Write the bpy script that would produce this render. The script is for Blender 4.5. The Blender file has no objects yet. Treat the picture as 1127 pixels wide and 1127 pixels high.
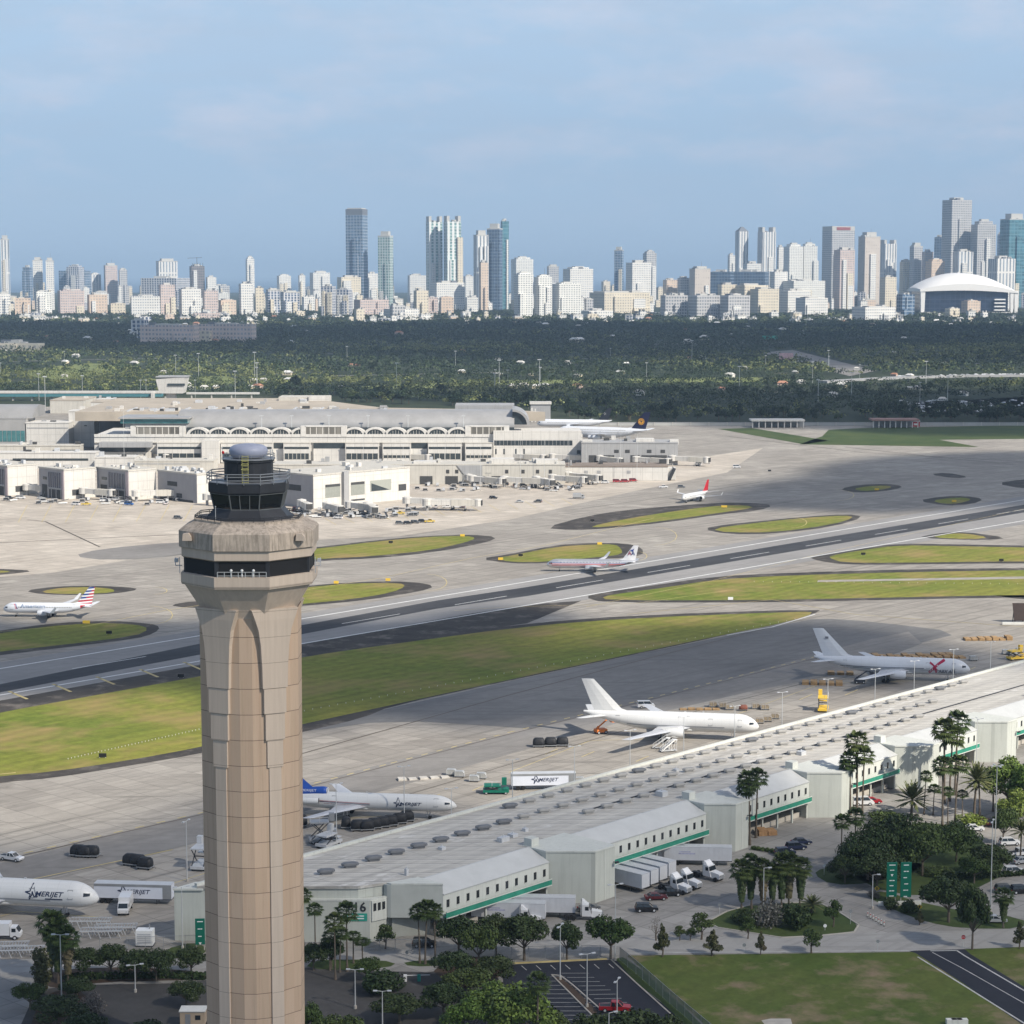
import bpy, bmesh, math, random
import numpy as np
from mathutils import Vector, Matrix
R=math.radians; PI=math.pi
rnd=random.Random(7)
S=bpy.context.scene
COL=S.collection
# ------------------------------------------------------------------ camera
F=2312.0; HC=127.0; HZ=303.0; CX=CY=563.5
T=math.atan((CY-HZ)/F)
cam=bpy.data.cameras.new('camera'); camo=bpy.data.objects.new('camera',cam); COL.objects.link(camo)
camo.location=(0,0,HC); camo.rotation_euler=(PI/2-T,0,0)
cam.sensor_width=36; cam.lens=36*F/1127; cam.clip_start=1; cam.clip_end=200000
S.camera=camo
S.view_settings.view_transform='Standard'; S.view_settings.look='None'; S.view_settings.gamma=1
S.view_settings.exposure=.34
S.cycles.transparent_max_bounces=40; S.cycles.max_bounces=5; S.cycles.diffuse_bounces=2; S.cycles.glossy_bounces=2
S.cycles.volume_bounces=0; S.cycles.use_denoising=True
ct,st=math.cos(T),math.sin(T)
def P(px,py,z=0.0):
    "point of the plane at height z seen at photograph pixel px,py"
    a=(px-CX)/F; b=-(py-CY)/F
    d=(a, ct+b*st, -st+b*ct)
    k=(z-HC)/d[2]
    return Vector((d[0]*k,d[1]*k,z))
def zat(Y,py):
    b=-(py-CY)/F
    return HC+Y*(-st+b*ct)/(ct+b*st)
def xat(Y,z,px):
    return (px-CX)/F*(Y*ct-(z-HC)*st)
def scl(py): return F/(P(CX,py)[1]*1.0)     # about pixels per metre for things standing at row py
# ------------------------------------------------------------------ tags
def tag(o,label=None,cat=None,group=None,kind=None):
    if label: o['label']=label
    if cat: o['category']=cat
    if group: o['group']=group
    if kind: o['kind']=kind
    return o
def thing(name,label,cat,loc=(0,0,0),rz=0,group=None):
    o=bpy.data.objects.new(name,None); COL.objects.link(o); o.empty_display_size=.5
    o.location=loc; o.rotation_euler=(0,0,rz)
    return tag(o,label,cat,group)
def dup(root,loc,rz=None,label=None,group=None,sc=None):
    r=root.copy(); COL.objects.link(r); r.location=loc
    if rz is not None: r.rotation_euler=(0,0,rz)
    if sc is not None: r.scale=(sc,sc,sc) if not hasattr(sc,'__len__') else sc
    if label: r['label']=label
    if group: r['group']=group
    for ch in list(root.children):
        c=ch.copy(); COL.objects.link(c); c.parent=r
        for g in ch.children:
            d=g.copy(); COL.objects.link(d); d.parent=c
    return r
def ordn(i,n):
    w=['leftmost','second from left','third from left','fourth from left','fifth from left','sixth from left','seventh from left','eighth from left','ninth from left','tenth from left','eleventh from left','twelfth from left']
    if n==1: return 'single'
    if i==n-1: return 'rightmost'
    if n-1-i==1 and n>3: return 'second from right'
    if n-1-i==2 and n>5: return 'third from right'
    return w[i] if i<len(w) else 'middle'
# ------------------------------------------------------------------ mesh builder
class MB:
    def __init__(s): s.v=[]; s.f=[]; s.m=[]
    def add(s,vs,fs,mi=0):
        n=len(s.v); s.v.extend([tuple(p) for p in vs]); s.f.extend([tuple(i+n for i in f) for f in fs]); s.m.extend([mi]*len(fs)); return s
    def box(s,x0,x1,y0,y1,z0,z1,mi=0):
        return s.add([(x0,y0,z0),(x1,y0,z0),(x1,y1,z0),(x0,y1,z0),(x0,y0,z1),(x1,y0,z1),(x1,y1,z1),(x0,y1,z1)],
            [(3,2,1,0),(4,5,6,7),(0,1,5,4),(1,2,6,5),(2,3,7,6),(3,0,4,7)],mi)
    def hexa(s,b,t,mi=0):
        "bottom quad b, top quad t (counter-clockwise from above)"
        return s.add(list(b)+list(t),[(3,2,1,0),(4,5,6,7),(0,1,5,4),(1,2,6,5),(2,3,7,6),(3,0,4,7)],mi)
    def prism(s,pts,z0,z1,mi=0,mtop=None):
        n=len(pts); a=[(p[0],p[1],z0) for p in pts]+[(p[0],p[1],z1) for p in pts]
        s.add(a,[tuple(range(n-1,-1,-1))]+[(i,(i+1)%n,n+(i+1)%n,n+i) for i in range(n)],mi)
        return s.add([(p[0],p[1],z1) for p in pts],[tuple(range(n))],mi if mtop is None else mtop)
    def prof(s,pts,y0,y1,mi=0):
        "profile in x,z swept along y"
        n=len(pts); a=[(p[0],y0,p[1]) for p in pts]+[(p[0],y1,p[1]) for p in pts]
        return s.add(a,[tuple(range(n)),tuple(range(2*n-1,n-1,-1))]+[(i,n+i,n+(i+1)%n,(i+1)%n) for i in range(n)],mi)
    def profx(s,pts,x0,x1,mi=0):
        n=len(pts); a=[(x0,p[0],p[1]) for p in pts]+[(x1,p[0],p[1]) for p in pts]
        return s.add(a,[tuple(range(n-1,-1,-1)),tuple(range(n,2*n))]+[(i,(i+1)%n,n+(i+1)%n,n+i) for i in range(n)],mi)
    def sheet(s,pts,z=0,mi=0):
        return s.add([(p[0],p[1],z) for p in pts],[tuple(range(len(pts)))],mi)
    def tube(s,p,q,r0,r1=None,n=6,mi=0):
        r1=r0 if r1 is None else r1
        p=Vector(p); q=Vector(q); d=(q-p)
        if d.length<1e-6: return s
        d.normalize(); a=d.orthogonal().normalized(); b=d.cross(a)
        vs=[p+(a*math.cos(2*PI*i/n)+b*math.sin(2*PI*i/n))*r0 for i in range(n)]+[q+(a*math.cos(2*PI*i/n)+b*math.sin(2*PI*i/n))*r1 for i in range(n)]
        return s.add(vs,[(i,(i+1)%n,n+(i+1)%n,n+i) for i in range(n)]+[tuple(range(n-1,-1,-1)),tuple(range(n,2*n))],mi)
    def path(s,pts,r,n=6,mi=0):
        for a,b in zip(pts,pts[1:]): s.tube(a,b,r,r,n,mi)
        return s
    def loft(s,rings,mi=0,cap=True):
        n=len(rings[0]); vs=[p for r in rings for p in r]; fs=[]
        for k in range(len(rings)-1):
            for i in range(n): fs.append((k*n+i,k*n+(i+1)%n,(k+1)*n+(i+1)%n,(k+1)*n+i))
        if cap: fs+= [tuple(range(n-1,-1,-1)),tuple((len(rings)-1)*n+i for i in range(n))]
        return s.add(vs,fs,mi)
    def lathe(s,prof,n=16,c=(0,0),a0=0,mi=0,cap=True):
        return s.loft([[(c[0]+r*math.cos(a0+2*PI*i/n),c[1]+r*math.sin(a0+2*PI*i/n),z) for i in range(n)] for r,z in prof],mi,cap)
    def ell(s,c,r,n=10,m=6,mi=0):
        return s.lathe([(max(.001,math.sin(PI*k/m))*1.0,-math.cos(PI*k/m)) for k in range(m+1)],n,mi=mi) if False else s.loft([[(c[0]+r[0]*max(.02,math.sin(PI*k/m))*math.cos(2*PI*i/n),c[1]+r[1]*max(.02,math.sin(PI*k/m))*math.sin(2*PI*i/n),c[2]-r[2]*math.cos(PI*k/m)) for i in range(n)] for k in range(m+1)],mi)
    def xf(s,M,start=0):
        s.v[start:]=[tuple(M@Vector(p)) for p in s.v[start:]]; return s
    def mesh(s,name):
        me=bpy.data.meshes.new(name); me.from_pydata(s.v,[],s.f); return me
    def build(s,name,mats,parent=None,smooth=False,loc=None,rz=None):
        me=s.mesh(name)
        if not isinstance(mats,(list,tuple)): mats=[mats]
        for m in mats: me.materials.append(m)
        if len(mats)>1: me.polygons.foreach_set('material_index',s.m)
        if smooth: me.polygons.foreach_set('use_smooth',[True]*len(me.polygons))
        o=bpy.data.objects.new(name,me); COL.objects.link(o)
        if parent is not None: o.parent=parent
        if loc is not None: o.location=loc
        if rz is not None: o.rotation_euler=(0,0,rz)
        return o
def smooth_by_angle(o,a=40):
    me=o.data; me.polygons.foreach_set('use_smooth',[True]*len(me.polygons))
    me.set_sharp_from_angle(angle=R(a)); return o
# ------------------------------------------------------------------ materials
class NT:
    def __init__(s,nt): s.nt=nt; s.n=nt.nodes; s.l=nt.links
    def new(s,t,**k):
        n=s.n.new(t)
        for a,b in k.items():
            if a=='ins':
                for i,v in b.items():
                    if isinstance(v,bpy.types.NodeSocket): s.l.new(v,n.inputs[i])
                    else: n.inputs[i].default_value=v
            else: setattr(n,a,b)
        return n
    def m(s,op,a,b=None,c=None):
        n=s.new('ShaderNodeMath',operation=op)
        for i,v in enumerate((a,b,c)):
            if v is None: continue
            if isinstance(v,(int,float)): n.inputs[i].default_value=v
            else: s.l.new(v,n.inputs[i])
        return n.outputs[0]
    def mix(s,f,a,b,bt='MIX'):
        n=s.new('ShaderNodeMix',data_type='RGBA',blend_type=bt)
        for i,v in ((0,f),(6,a),(7,b)):
            if isinstance(v,bpy.types.NodeSocket): s.l.new(v,n.inputs[i])
            elif isinstance(v,(int,float)): n.inputs[i].default_value=v
            else: n.inputs[i].default_value=(*v,1)
        return n.outputs[2]
    def noise(s,vec,scale,detail=4,rough=.55):
        n=s.new('ShaderNodeTexNoise',ins={'Scale':scale,'Detail':detail,'Roughness':rough})
        if vec is not None: s.l.new(vec,n.inputs['Vector'])
        return n.outputs['Fac']
    def ramp(s,f,stops,interp='LINEAR'):
        n=s.new('ShaderNodeValToRGB'); n.color_ramp.interpolation=interp
        e=n.color_ramp.elements
        while len(e)<len(stops): e.new(.5)
        for i,(p,c) in enumerate(stops):
            e[i].position=p; e[i].color=(*c,1) if hasattr(c,'__len__') else (c,c,c,1)
        s.l.new(f,n.inputs[0]); return n.outputs[0]
    def obj(s): return s.new('ShaderNodeTexCoord').outputs['Object']
    def mapv(s,vec,scale=(1,1,1),rot=(0,0,0),loc=(0,0,0)):
        n=s.new('ShaderNodeMapping'); s.l.new(vec,n.inputs[0])
        n.inputs[1].default_value=loc; n.inputs[2].default_value=rot; n.inputs[3].default_value=scale; return n.outputs[0]
    def sep(s,vec):
        n=s.new('ShaderNodeSeparateXYZ'); s.l.new(vec,n.inputs[0]); return n.outputs
def newmat(name):
    m=bpy.data.materials.new(name); m.use_nodes=True
    nt=NT(m.node_tree); b=m.node_tree.nodes['Principled BSDF']; return m,nt,b
def cl(c,k): return tuple(min(.95,max(0,x*k)) for x in c)
MC={}
def mat(name,c,r=.7,metal=0,var=.12,sc=.6,spec=.3,c2=None,streak=False,grime=0):
    if name in MC: return MC[name]
    m,nt,b=newmat(name)
    b.inputs['Roughness'].default_value=r; b.inputs['Metallic'].default_value=metal; b.inputs['Specular IOR Level'].default_value=spec
    if var==0: b.inputs['Base Color'].default_value=(*c,1)
    else:
        o=nt.obj()
        if streak: o=nt.mapv(o,(1,1,.08))
        f=nt.noise(o,sc,5,.6)
        f=nt.ramp(f,[(.3,0),(.7,1)])
        col=nt.mix(f,cl(c,1-var),c2 if c2 else cl(c,1+var))
        if grime:
            g=nt.ramp(nt.noise(nt.mapv(nt.obj(),(1,1,.15)),sc*3,6,.7),[(.5,0),(.75,1)])
            col=nt.mix(nt.m('MULTIPLY',g,grime),col,cl(c,.35))
        nt.l.new(col,b.inputs['Base Color'])
    MC[name]=m; return m
def matw(name,wall,glass,fl=4,bay=4,fz=.5,fx=.6,roof=None,vstripe=0,var=.1,gr=.25,off=.3):
    "facade: windows in a grid of floors and bays, roof colour on top"
    if name in MC: return MC[name]
    m,nt,b=newmat(name)
    o=nt.obj(); x,y,z=nt.sep(o)
    a=nt.m('FRACT',nt.m('ADD',nt.m('DIVIDE',z,fl),off)); h=nt.m('FRACT',nt.m('ADD',nt.m('DIVIDE',nt.m('ADD',x,y),bay),.2))
    mz=nt.m('LESS_THAN',a,fz); mx=nt.m('LESS_THAN',h,fx)
    k=nt.m('MULTIPLY',mz,mx)
    if vstripe:
        q=nt.m('LESS_THAN',nt.m('FRACT',nt.m('DIVIDE',nt.m('ADD',x,y),vstripe)),.35); k=nt.m('MULTIPLY',k,nt.m('SUBTRACT',1.0,q))
    n=nt.new('ShaderNodeNewGeometry'); nz=nt.sep(n.outputs['Normal'])[2]
    up=nt.m('GREATER_THAN',nz,.5); k=nt.m('MULTIPLY',k,nt.m('SUBTRACT',1.0,up))
    fz_=nt.noise(o,.05,4,.6)
    w=nt.mix(fz_,cl(wall,1-var),cl(wall,1+var))
    w=nt.mix(up,w,roof if roof else cl(wall,.8))
    cellv=nt.new('ShaderNodeCombineXYZ',ins={0:nt.m('FLOOR',nt.m('DIVIDE',nt.m('ADD',x,y),bay)),1:nt.m('FLOOR',nt.m('DIVIDE',z,fl))}).outputs[0]
    wn=nt.new('ShaderNodeTexWhiteNoise',noise_dimensions='2D'); nt.l.new(cellv,wn.inputs['Vector'])
    g=nt.mix(wn.outputs['Value'],cl(glass,.6),cl(glass,1.5))
    nt.l.new(nt.mix(k,w,g),b.inputs['Base Color'])
    rr=nt.m('SUBTRACT',.75,nt.m('MULTIPLY',k,.75-gr)); nt.l.new(rr,b.inputs['Roughness'])
    b.inputs['Specular IOR Level'].default_value=.4
    MC[name]=m; return m
UA=math.atan2(.737,.676)        # bearing of the runway and of the long warehouse
def ground(name,c,c2,streak=.0,joints=0,big=.012,fine=.25,var2=.12,rough=.85,c3=None,p3=(.6,.75),lines=0,mow=0,oil=0):
    if name in MC: return MC[name]
    m,nt,b=newmat(name); o=nt.mapv(nt.obj(),rot=(0,0,-UA))
    f=nt.ramp(nt.noise(o,big,5,.6),[(.35,0),(.65,1)])
    col=nt.mix(f,c,c2)
    g=nt.noise(o,fine,5,.7)
    col=nt.mix(1.0,col,nt.ramp(g,[(.2,1-var2),(.8,1+var2)]),'MULTIPLY')
    if streak:
        s_=nt.ramp(nt.noise(nt.mapv(o,(.012,.35,1)),1.0,5,.65),[(.5,0),(.8,1)])
        s2=nt.ramp(nt.noise(nt.mapv(nt.obj(),(.02,.3,1),(0,0,-.12)),1.3,4,.6),[(.52,0),(.8,1)])
        col=nt.mix(nt.m('MULTIPLY',nt.m('MAXIMUM',s_,s2),streak),col,cl(c,.35))
    if joints:
        x,y,z=nt.sep(o)
        jx=nt.m('LESS_THAN',nt.m('FRACT',nt.m('DIVIDE',x,joints)),.03); jy=nt.m('LESS_THAN',nt.m('FRACT',nt.m('DIVIDE',y,joints)),.03)
        col=nt.mix(nt.m('MULTIPLY',nt.m('MAXIMUM',jx,jy),.5),col,cl(c,.4))
        # repaired slabs of another tone
        cv=nt.new('ShaderNodeCombineXYZ',ins={0:nt.m('FLOOR',nt.m('DIVIDE',x,joints)),1:nt.m('FLOOR',nt.m('DIVIDE',y,joints))}).outputs[0]
        wn=nt.new('ShaderNodeTexWhiteNoise',noise_dimensions='2D'); nt.l.new(cv,wn.inputs['Vector'])
        col=nt.mix(1.0,col,nt.ramp(wn.outputs['Value'],[(0,.9),(.8,1.0),(1,1.12)]),'MULTIPLY')
    if c3:
        k=nt.ramp(nt.noise(nt.mapv(nt.obj(),(1,1,1),loc=(31,7,0)),big*2.2,6,.65),[(p3[0],0),(p3[1],1)])
        col=nt.mix(k,col,c3)
    if mow:
        xx,yy,zz=nt.sep(o); w_=nt.m('SINE',nt.m('ADD',nt.m('MULTIPLY',yy,1.05),nt.m('MULTIPLY',nt.noise(o,.03,3,.5),9)))
        col=nt.mix(1.0,col,nt.ramp(nt.m('MULTIPLY_ADD',w_,.5,.5),[(0,1-mow),(1,1+mow)]),'MULTIPLY')
    if oil:
        q=nt.ramp(nt.noise(nt.mapv(o,(.6,1,1),loc=(11,3,0)),.13,6,.72),[(.60,0),(.70,1)]); col=nt.mix(nt.m('MULTIPLY',q,oil),col,cl(c,.35))
        q=nt.ramp(nt.noise(nt.mapv(nt.obj(),(.015,.5,1),(0,0,-1.15)),1.0,5,.6),[(.6,0),(.72,1)]); col=nt.mix(nt.m('MULTIPLY',q,oil*.8),col,cl(c,.4))
    nt.l.new(col,b.inputs['Base Color']); b.inputs['Roughness'].default_value=rough; b.inputs['Specular IOR Level'].default_value=.2
    MC[name]=m; return m
def sided(name,c,step,amp,var=.06,grime=.2,rough=.7,hstep=0):
    "sheet or panel cladding: vertical joints every step metres, rain streaks, blotches"
    m,nt,b=newmat(name); o=nt.obj(); x,y,z=nt.sep(o)
    f=nt.ramp(nt.noise(o,.15,5,.6),[(.3,0),(.7,1)]); col=nt.mix(f,cl(c,1-var),cl(c,1+var))
    j=nt.m('LESS_THAN',nt.m('FRACT',nt.m('DIVIDE',nt.m('ADD',x,y),step)),.06)
    if hstep: j=nt.m('MAXIMUM',j,nt.m('LESS_THAN',nt.m('FRACT',nt.m('DIVIDE',z,hstep)),.05))
    col=nt.mix(nt.m('MULTIPLY',j,amp),col,cl(c,.45))
    g=nt.ramp(nt.noise(nt.mapv(o,(1.3,1.3,.07)),1.0,6,.7),[(.5,0),(.72,1)]); col=nt.mix(nt.m('MULTIPLY',g,grime),col,cl(c,.45))
    nt.l.new(col,b.inputs['Base Color']); b.inputs['Roughness'].default_value=rough; b.inputs['Specular IOR Level'].default_value=.3; MC[name]=m; return m
M_white=mat('white paint',(.78,.78,.76),.5,var=.04)
M_offw=mat('off white',(.66,.65,.60),.6,var=.08,grime=.12)
M_dark=mat('dark metal',(.035,.037,.042),.5,var=.2)
M_black=mat('black rubber',(.015,.015,.016),.7,var=.1)
M_grey=mat('grey metal',(.32,.33,.34),.45,.4,var=.1)
M_lgrey=mat('pale grey metal',(.55,.56,.57),.45,.2,var=.08)
M_glass=mat('dark glass',(.02,.026,.032),.12,var=.15,spec=.6)
M_blueglass=mat('blue glass',(.06,.11,.15),.15,var=.2,spec=.6)
M_yel=mat('yellow paint',(.75,.50,.06),.55,var=.1)
M_ora=mat('orange paint',(.75,.22,.05),.55,var=.1)
M_red=mat('red paint',(.45,.03,.035),.4,var=.08)
M_navy=mat('navy paint',(.012,.018,.06),.35,var=.1)
M_blue=mat('blue paint',(.02,.08,.36),.4,var=.08)
M_green=mat('sign green',(.005,.13,.085),.5,var=.06)
M_teal=mat('teal paint',(.03,.30,.23),.5,var=.1)
M_chrome=mat('pole steel',(.6,.61,.6),.4,.3,var=.05)
M_conc=mat('concrete',(.42,.39,.34),.85,var=.12)
M_wood=mat('pallet wood',(.36,.21,.10),.8,var=.25,sc=2)
M_trunk=mat('bark',(.13,.105,.08),.9,var=.25,sc=3)
M_rlamp=mat('red lens',(.5,.02,.02),.3,var=0)
# ------------------------------------------------------------------ sky and sun
SUN_EL=R(40); SAZ=R(130)       # bearing from +Y towards +X: behind the camera, to its right
SUN=Vector((math.sin(SAZ)*math.cos(SUN_EL),math.cos(SAZ)*math.cos(SUN_EL),math.sin(SUN_EL)))
sl=bpy.data.lights.new('sun','SUN'); slo=bpy.data.objects.new('sun',sl); COL.objects.link(slo)
sl.energy=5.0; sl.angle=R(.53); sl.color=(1,.93,.82)
slo.rotation_euler=SUN.to_track_quat('Z','Y').to_euler()
slo.location=(0,0,3000)
W=bpy.data.worlds.new('World'); S.world=W; W.use_nodes=True
w=NT(W.node_tree); bg=W.node_tree.nodes['Background']
sky=w.new('ShaderNodeTexSky',sky_type='NISHITA'); sky.sun_disc=False; sky.sun_elevation=SUN_EL; sky.sun_rotation=SAZ
sky.altitude=100; sky.air_density=1.0; sky.dust_density=.6; sky.ozone_density=2.5
gv=w.new('ShaderNodeTexCoord').outputs['Generated']
cloudn=w.noise(w.mapv(gv,(8,8,22),loc=(3.1,0,2.2)),1.5,8,.62)
gx,gy,gz=w.sep(gv)
puff=w.ramp(cloudn,[(.47,0),(.75,1)])
hi=w.ramp(gz,[(.02,0),(.06,1)])
dimn=w.ramp(w.noise(w.mapv(gv,(7,7,40),loc=(9,2,0)),1.3,7,.6),[(.42,0),(.75,1)])
low=w.ramp(gz,[(.10,1),(.45,0)])
blue=w.ramp(gz,[(.0,(.40,.56,.765)),(.05,(.39,.555,.765)),(.14,(.45,.61,.81))])
blue=w.mix(1.0,blue,(9.2,9.2,9.2),'MULTIPLY')
base=w.mix(w.m('MULTIPLY',low,.92),sky.outputs[0],blue)
c1=w.mix(w.m('MULTIPLY',w.m('MULTIPLY',puff,hi),SKYPUFF if 'SKYPUFF' in globals() else .40),base,(7.4,6.8,7.4))
c1=w.mix(w.m('MULTIPLY',w.m('MULTIPLY',dimn,hi),.45),c1,(4.1,4.9,6.2))
w.l.new(c1,bg.inputs['Color']); bg.inputs['Strength'].default_value=.09
# ================================================================== GROUND
G_land=ground('land soil',(.022,.034,.016),(.04,.05,.026),big=.004,fine=.05,var2=.35,c3=(.16,.15,.12),p3=(.6,.72))
G_conc=ground('apron concrete',(.285,.26,.228),(.375,.347,.305),streak=.75,joints=7.6,oil=.4)
G_bright=ground('terminal concrete',(.45,.398,.335),(.55,.493,.42),streak=.65,joints=7.6,big=.02,oil=.35)
G_taxi=ground('taxiway asphalt',(.20,.188,.175),(.26,.247,.23),streak=.45,big=.02,var2=.15)
G_dtaxi=ground('dark taxiway asphalt',(.15,.148,.147),(.20,.196,.19),streak=.55,big=.015,var2=.15)  # asphalt tone darkened further for the cloud shadow lying on it
G_rwy=ground('runway surface',(.25,.243,.235),(.31,.30,.288),streak=.35,big=.015,var2=.1)
G_rub=ground('rubber stained runway',(.042,.044,.05),(.07,.071,.076),streak=.6,big=.02,var2=.2)
G_sh=ground('shoulder asphalt',(.042,.038,.035),(.075,.066,.058),big=.05,fine=.3,var2=.3,c3=(.17,.15,.13),p3=(.52,.7))
G_grass=ground('airfield grass',(.13,.17,.022),(.23,.22,.04),big=.013,fine=.3,var2=.38,c3=(.30,.215,.085),p3=(.48,.68),streak=.45,mow=.07)
G_lawn=ground('lawn grass',(.066,.098,.017),(.102,.118,.026),big=.04,fine=.6,var2=.3,c3=(.23,.17,.105),p3=(.50,.68),mow=.05)
G_dg=ground('verge grass',(.042,.07,.018),(.068,.09,.026),big=.04,fine=.6,var2=.3)
G_yard=ground('yard concrete',(.26,.247,.228),(.335,.318,.293),streak=.45,joints=6,big=.03,oil=.4)
G_road=ground('road concrete',(.30,.287,.266),(.36,.346,.322),streak=.5,big=.03)
G_asph=ground('parking asphalt',(.06,.057,.055),(.085,.08,.076),big=.05,fine=.5,var2=.2)
G_new=ground('fresh asphalt',(.022,.024,.033),(.03,.032,.042),big=.05,fine=.6,var2=.12)
G_soil=ground('mulch bed',(.06,.04,.028),(.1,.07,.05),big=.1,fine=1,var2=.3)
M_line=mat('white line paint',(.72,.72,.70),.6,var=.12,sc=.2)
M_yline=mat('yellow line paint',(.50,.40,.17),.6,var=.25,sc=.2)
M_bline=mat('faded line paint',(.10,.085,.07),.8,var=.2,sc=.2)
def rnd_poly(pts,it=2):
    for _ in range(it):
        o=[]
        for a,b in zip(pts,pts[1:]+pts[:1]):
            o.append(a*.75+b*.25); o.append(a*.25+b*.75)
        pts=o
    return pts
def flat(name,pix,z,m,smooth=0,world=False):
    pts=[(Vector(p) if world else P(*p)) for p in pix]
    pts=[Vector((p[0],p[1],0)) for p in pts]
    if smooth: pts=rnd_poly(pts,smooth)
    o=MB().sheet(pts,z).build(name,m); o['kind']='structure'
    n=o.data.polygons[0].normal
    if n.z<0: o.data.flip_normals()
    return o
def line(mb,pts,w,z,dash=None,px=True):
    pts=[P(*p) if px else Vector(p) for p in pts]
    off=0
    for a,b in zip(pts,pts[1:]):
        d=(b-a); L=d.length; d.normalize(); n=Vector((-d.y,d.x,0))*w/2
        if not dash: segs=[(0,L)]
        else:
            segs=[]; s=0
            while s<L: segs.append((s,min(L,s+dash[0]))); s+=sum(dash)
        for s0,s1 in segs:
            p=a+d*s0; q=a+d*s1
            mb.add([(v.x,v.y,z) for v in (p-n,q-n,q+n,p+n)],[(0,1,2,3)])
B=100000
flat('ground',[(-B,-2000),(B,-2000),(B,B),(-B,B)],-.3,G_land,world=True)
oc,ont,ob=newmat('sea water'); ob.inputs['Base Color'].default_value=(.02,.07,.13,1); ob.inputs['Roughness'].default_value=.35
flat('ocean',[(-B,15500),(B,15500),(B,B-10),(-B,B-10)],.6,oc,world=True)
Z=[0.0]
# pavement of the whole airfield
flat('airfield_pavement',[(-700,452),(300,446),(560,455),(640,466),(800,467),(1900,467),(1900,700),(1127,800),(660,985),(330,1080),(-500,1080)],-.06,G_conc)
flat('terminal_apron',[(-700,520),(300,500),(640,500),(760,505),(840,493),(800,520),(700,540),(560,572),(440,590),(250,598),(60,630),(-300,660)],-.03,G_bright)
flat('dark_apron_patch',[(78,612),(110,604),(200,596),(260,597),(200,612),(120,617)],-.022,G_taxi,smooth=1)
flat('taxiway',[(-400,665),(60,632),(250,602),(440,594),(560,576),(700,544),(830,519),(1000,500),(1127,492),(1400,480),(1700,520),(1127,556),(830,602),(580,642),(330,684),(-200,770)],-.022,G_conc)
flat('taxiway',[(330,800),(440,777),(560,750),(700,720),(780,704),(870,686),(900,680),(960,684),(1060,696),(1010,708),(960,722),(900,742),(830,760),(700,795),(640,806),(560,800),(430,792),(335,806)],-.022,G_dtaxi,smooth=1)
flat('cargo_apron',[(120,975),(228,920),(335,893),(430,868),(560,830),(700,790),(830,760),(960,735),(1127,700),(1500,640),(1500,800),(1127,800),(640,990),(300,1040),(-200,1040)],-.018,G_conc)
flat('service_road',[(-300,985),(0,950),(228,893),(430,838),(700,775),(960,703),(1000,695),(1015,708),(900,752),(720,792),(560,830),(430,868),(228,925),(70,962),(-300,1040)],-.02,G_taxi)
# runway
flat('runway',[(-120,755),(0,729),(1127,546),(1400,502),(1400,529),(1127,577),(0,771),(-120,791)],-.014,G_rwy)
flat('runway',[(-150,781),(0,753),(222,708),(332,688),(480,661),(580,646),(1127,555.5),(1400,512),(1400,519),(1127,564),(580,656),(480,670),(332,698),(222,720),(0,762)],-.010,G_rub)
flat('runway_shoulder',[(-200,800),(0,771),(222,731),(332,709),(520,675),(600,664),(640,661),(580,686),(430,706),(332,719),(222,739),(100,762),(0,780),(-200,812)],-.012,G_sh)
l=MB()
for a,b in (((-100,752.3),(1200,538)),((-100,782),(1200,560.5))): line(l,[a,b],.95,.0)
line(l,[(-100,766),(1200,548.5)],.5,.0,(30,30))
l.build('runway_line',M_line)['kind']='structure'
l=MB()
for k in range(-1,5):
    x=48*k+10; line(l,[(x,762.5-x*.168),(x+20,768-x*.168+3)],1.0,.0)
line(l,[(0,852),(60,846)],.5,.0,(4,10))
for p in ([(60,690),(0,695),(-60,704)],[(190,935),(0,975)]): line(l,p,.4,.0)
line(l,[(-50,965),(0,945),(228,893),(430,840),(560,806),(700,772),(900,722)],.45,.0,(2.5,3.5))
line(l,[(500,672),(560,668),(700,664),(800,650)],.3,.0)
line(l,[(90,690),(180,672),(330,650),(420,636),(520,614),(600,600),(720,570)],.4,.0)
line(l,[(645,668),(780,640),(900,610),(1127,560)],.3,.0)
line(l,[(690,676),(850,660),(940,676),(1127,690)],.35,.0)
for cx,cy,rx,ry in ((165,677,25,10),(470,641,22,9),(720,590,25,10),(700,612,12,5),(920,545,20,6),(170,650,14,4),(870,575,18,6)):
    line(l,[(cx+rx*math.cos(t*PI/8),cy+ry*math.sin(t*PI/8)) for t in range(-4,5)],.35,.0)
for (a,b,c) in (((560,850),(650,815),(760,812)),((800,790),(905,752),(1010,749)),((230,935),(320,905),(420,898)),((-80,1030),(20,1003),(120,1010)),((150,985),(260,950),(330,935))): line(l,[a,b,c],.25,.0)
for px_,py_ in ((600,830),(640,833),(700,838),(880,770),(930,765),(1060,740),(470,880),(520,870)): line(l,[(px_,py_),(px_+14,py_-6)],.3,.0)
for i in range(16): line(l,[(330+20*i,581-1.7*i),(318+20*i,574-1.7*i)],.35,.0)
for i in range(8): line(l,[(20+26*i,575-.2*i),(30+26*i,556)],.35,.0)
l.build('yellow_taxi_line',M_yline)['kind']='structure'
l=MB()
line(l,[(-50,967),(0,947),(228,895),(430,842),(560,808),(700,774),(900,724)],.5,.0)
line(l,[(30,572),(50,574),(110,602)],1.,.0); line(l,[(560,470),(800,480),(950,498),(1127,508)],1.5,.0)
line(l,[(930,492),(1030,503),(1100,510)],1.5,.0); line(l,[(-60,600),(200,588),(330,584)],1.2,.0)
line(l,[(640,560),(760,543),(840,530)],.8,.0); line(l,[(228,940),(430,880),(700,800),(900,748)],.4,.0)
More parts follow.
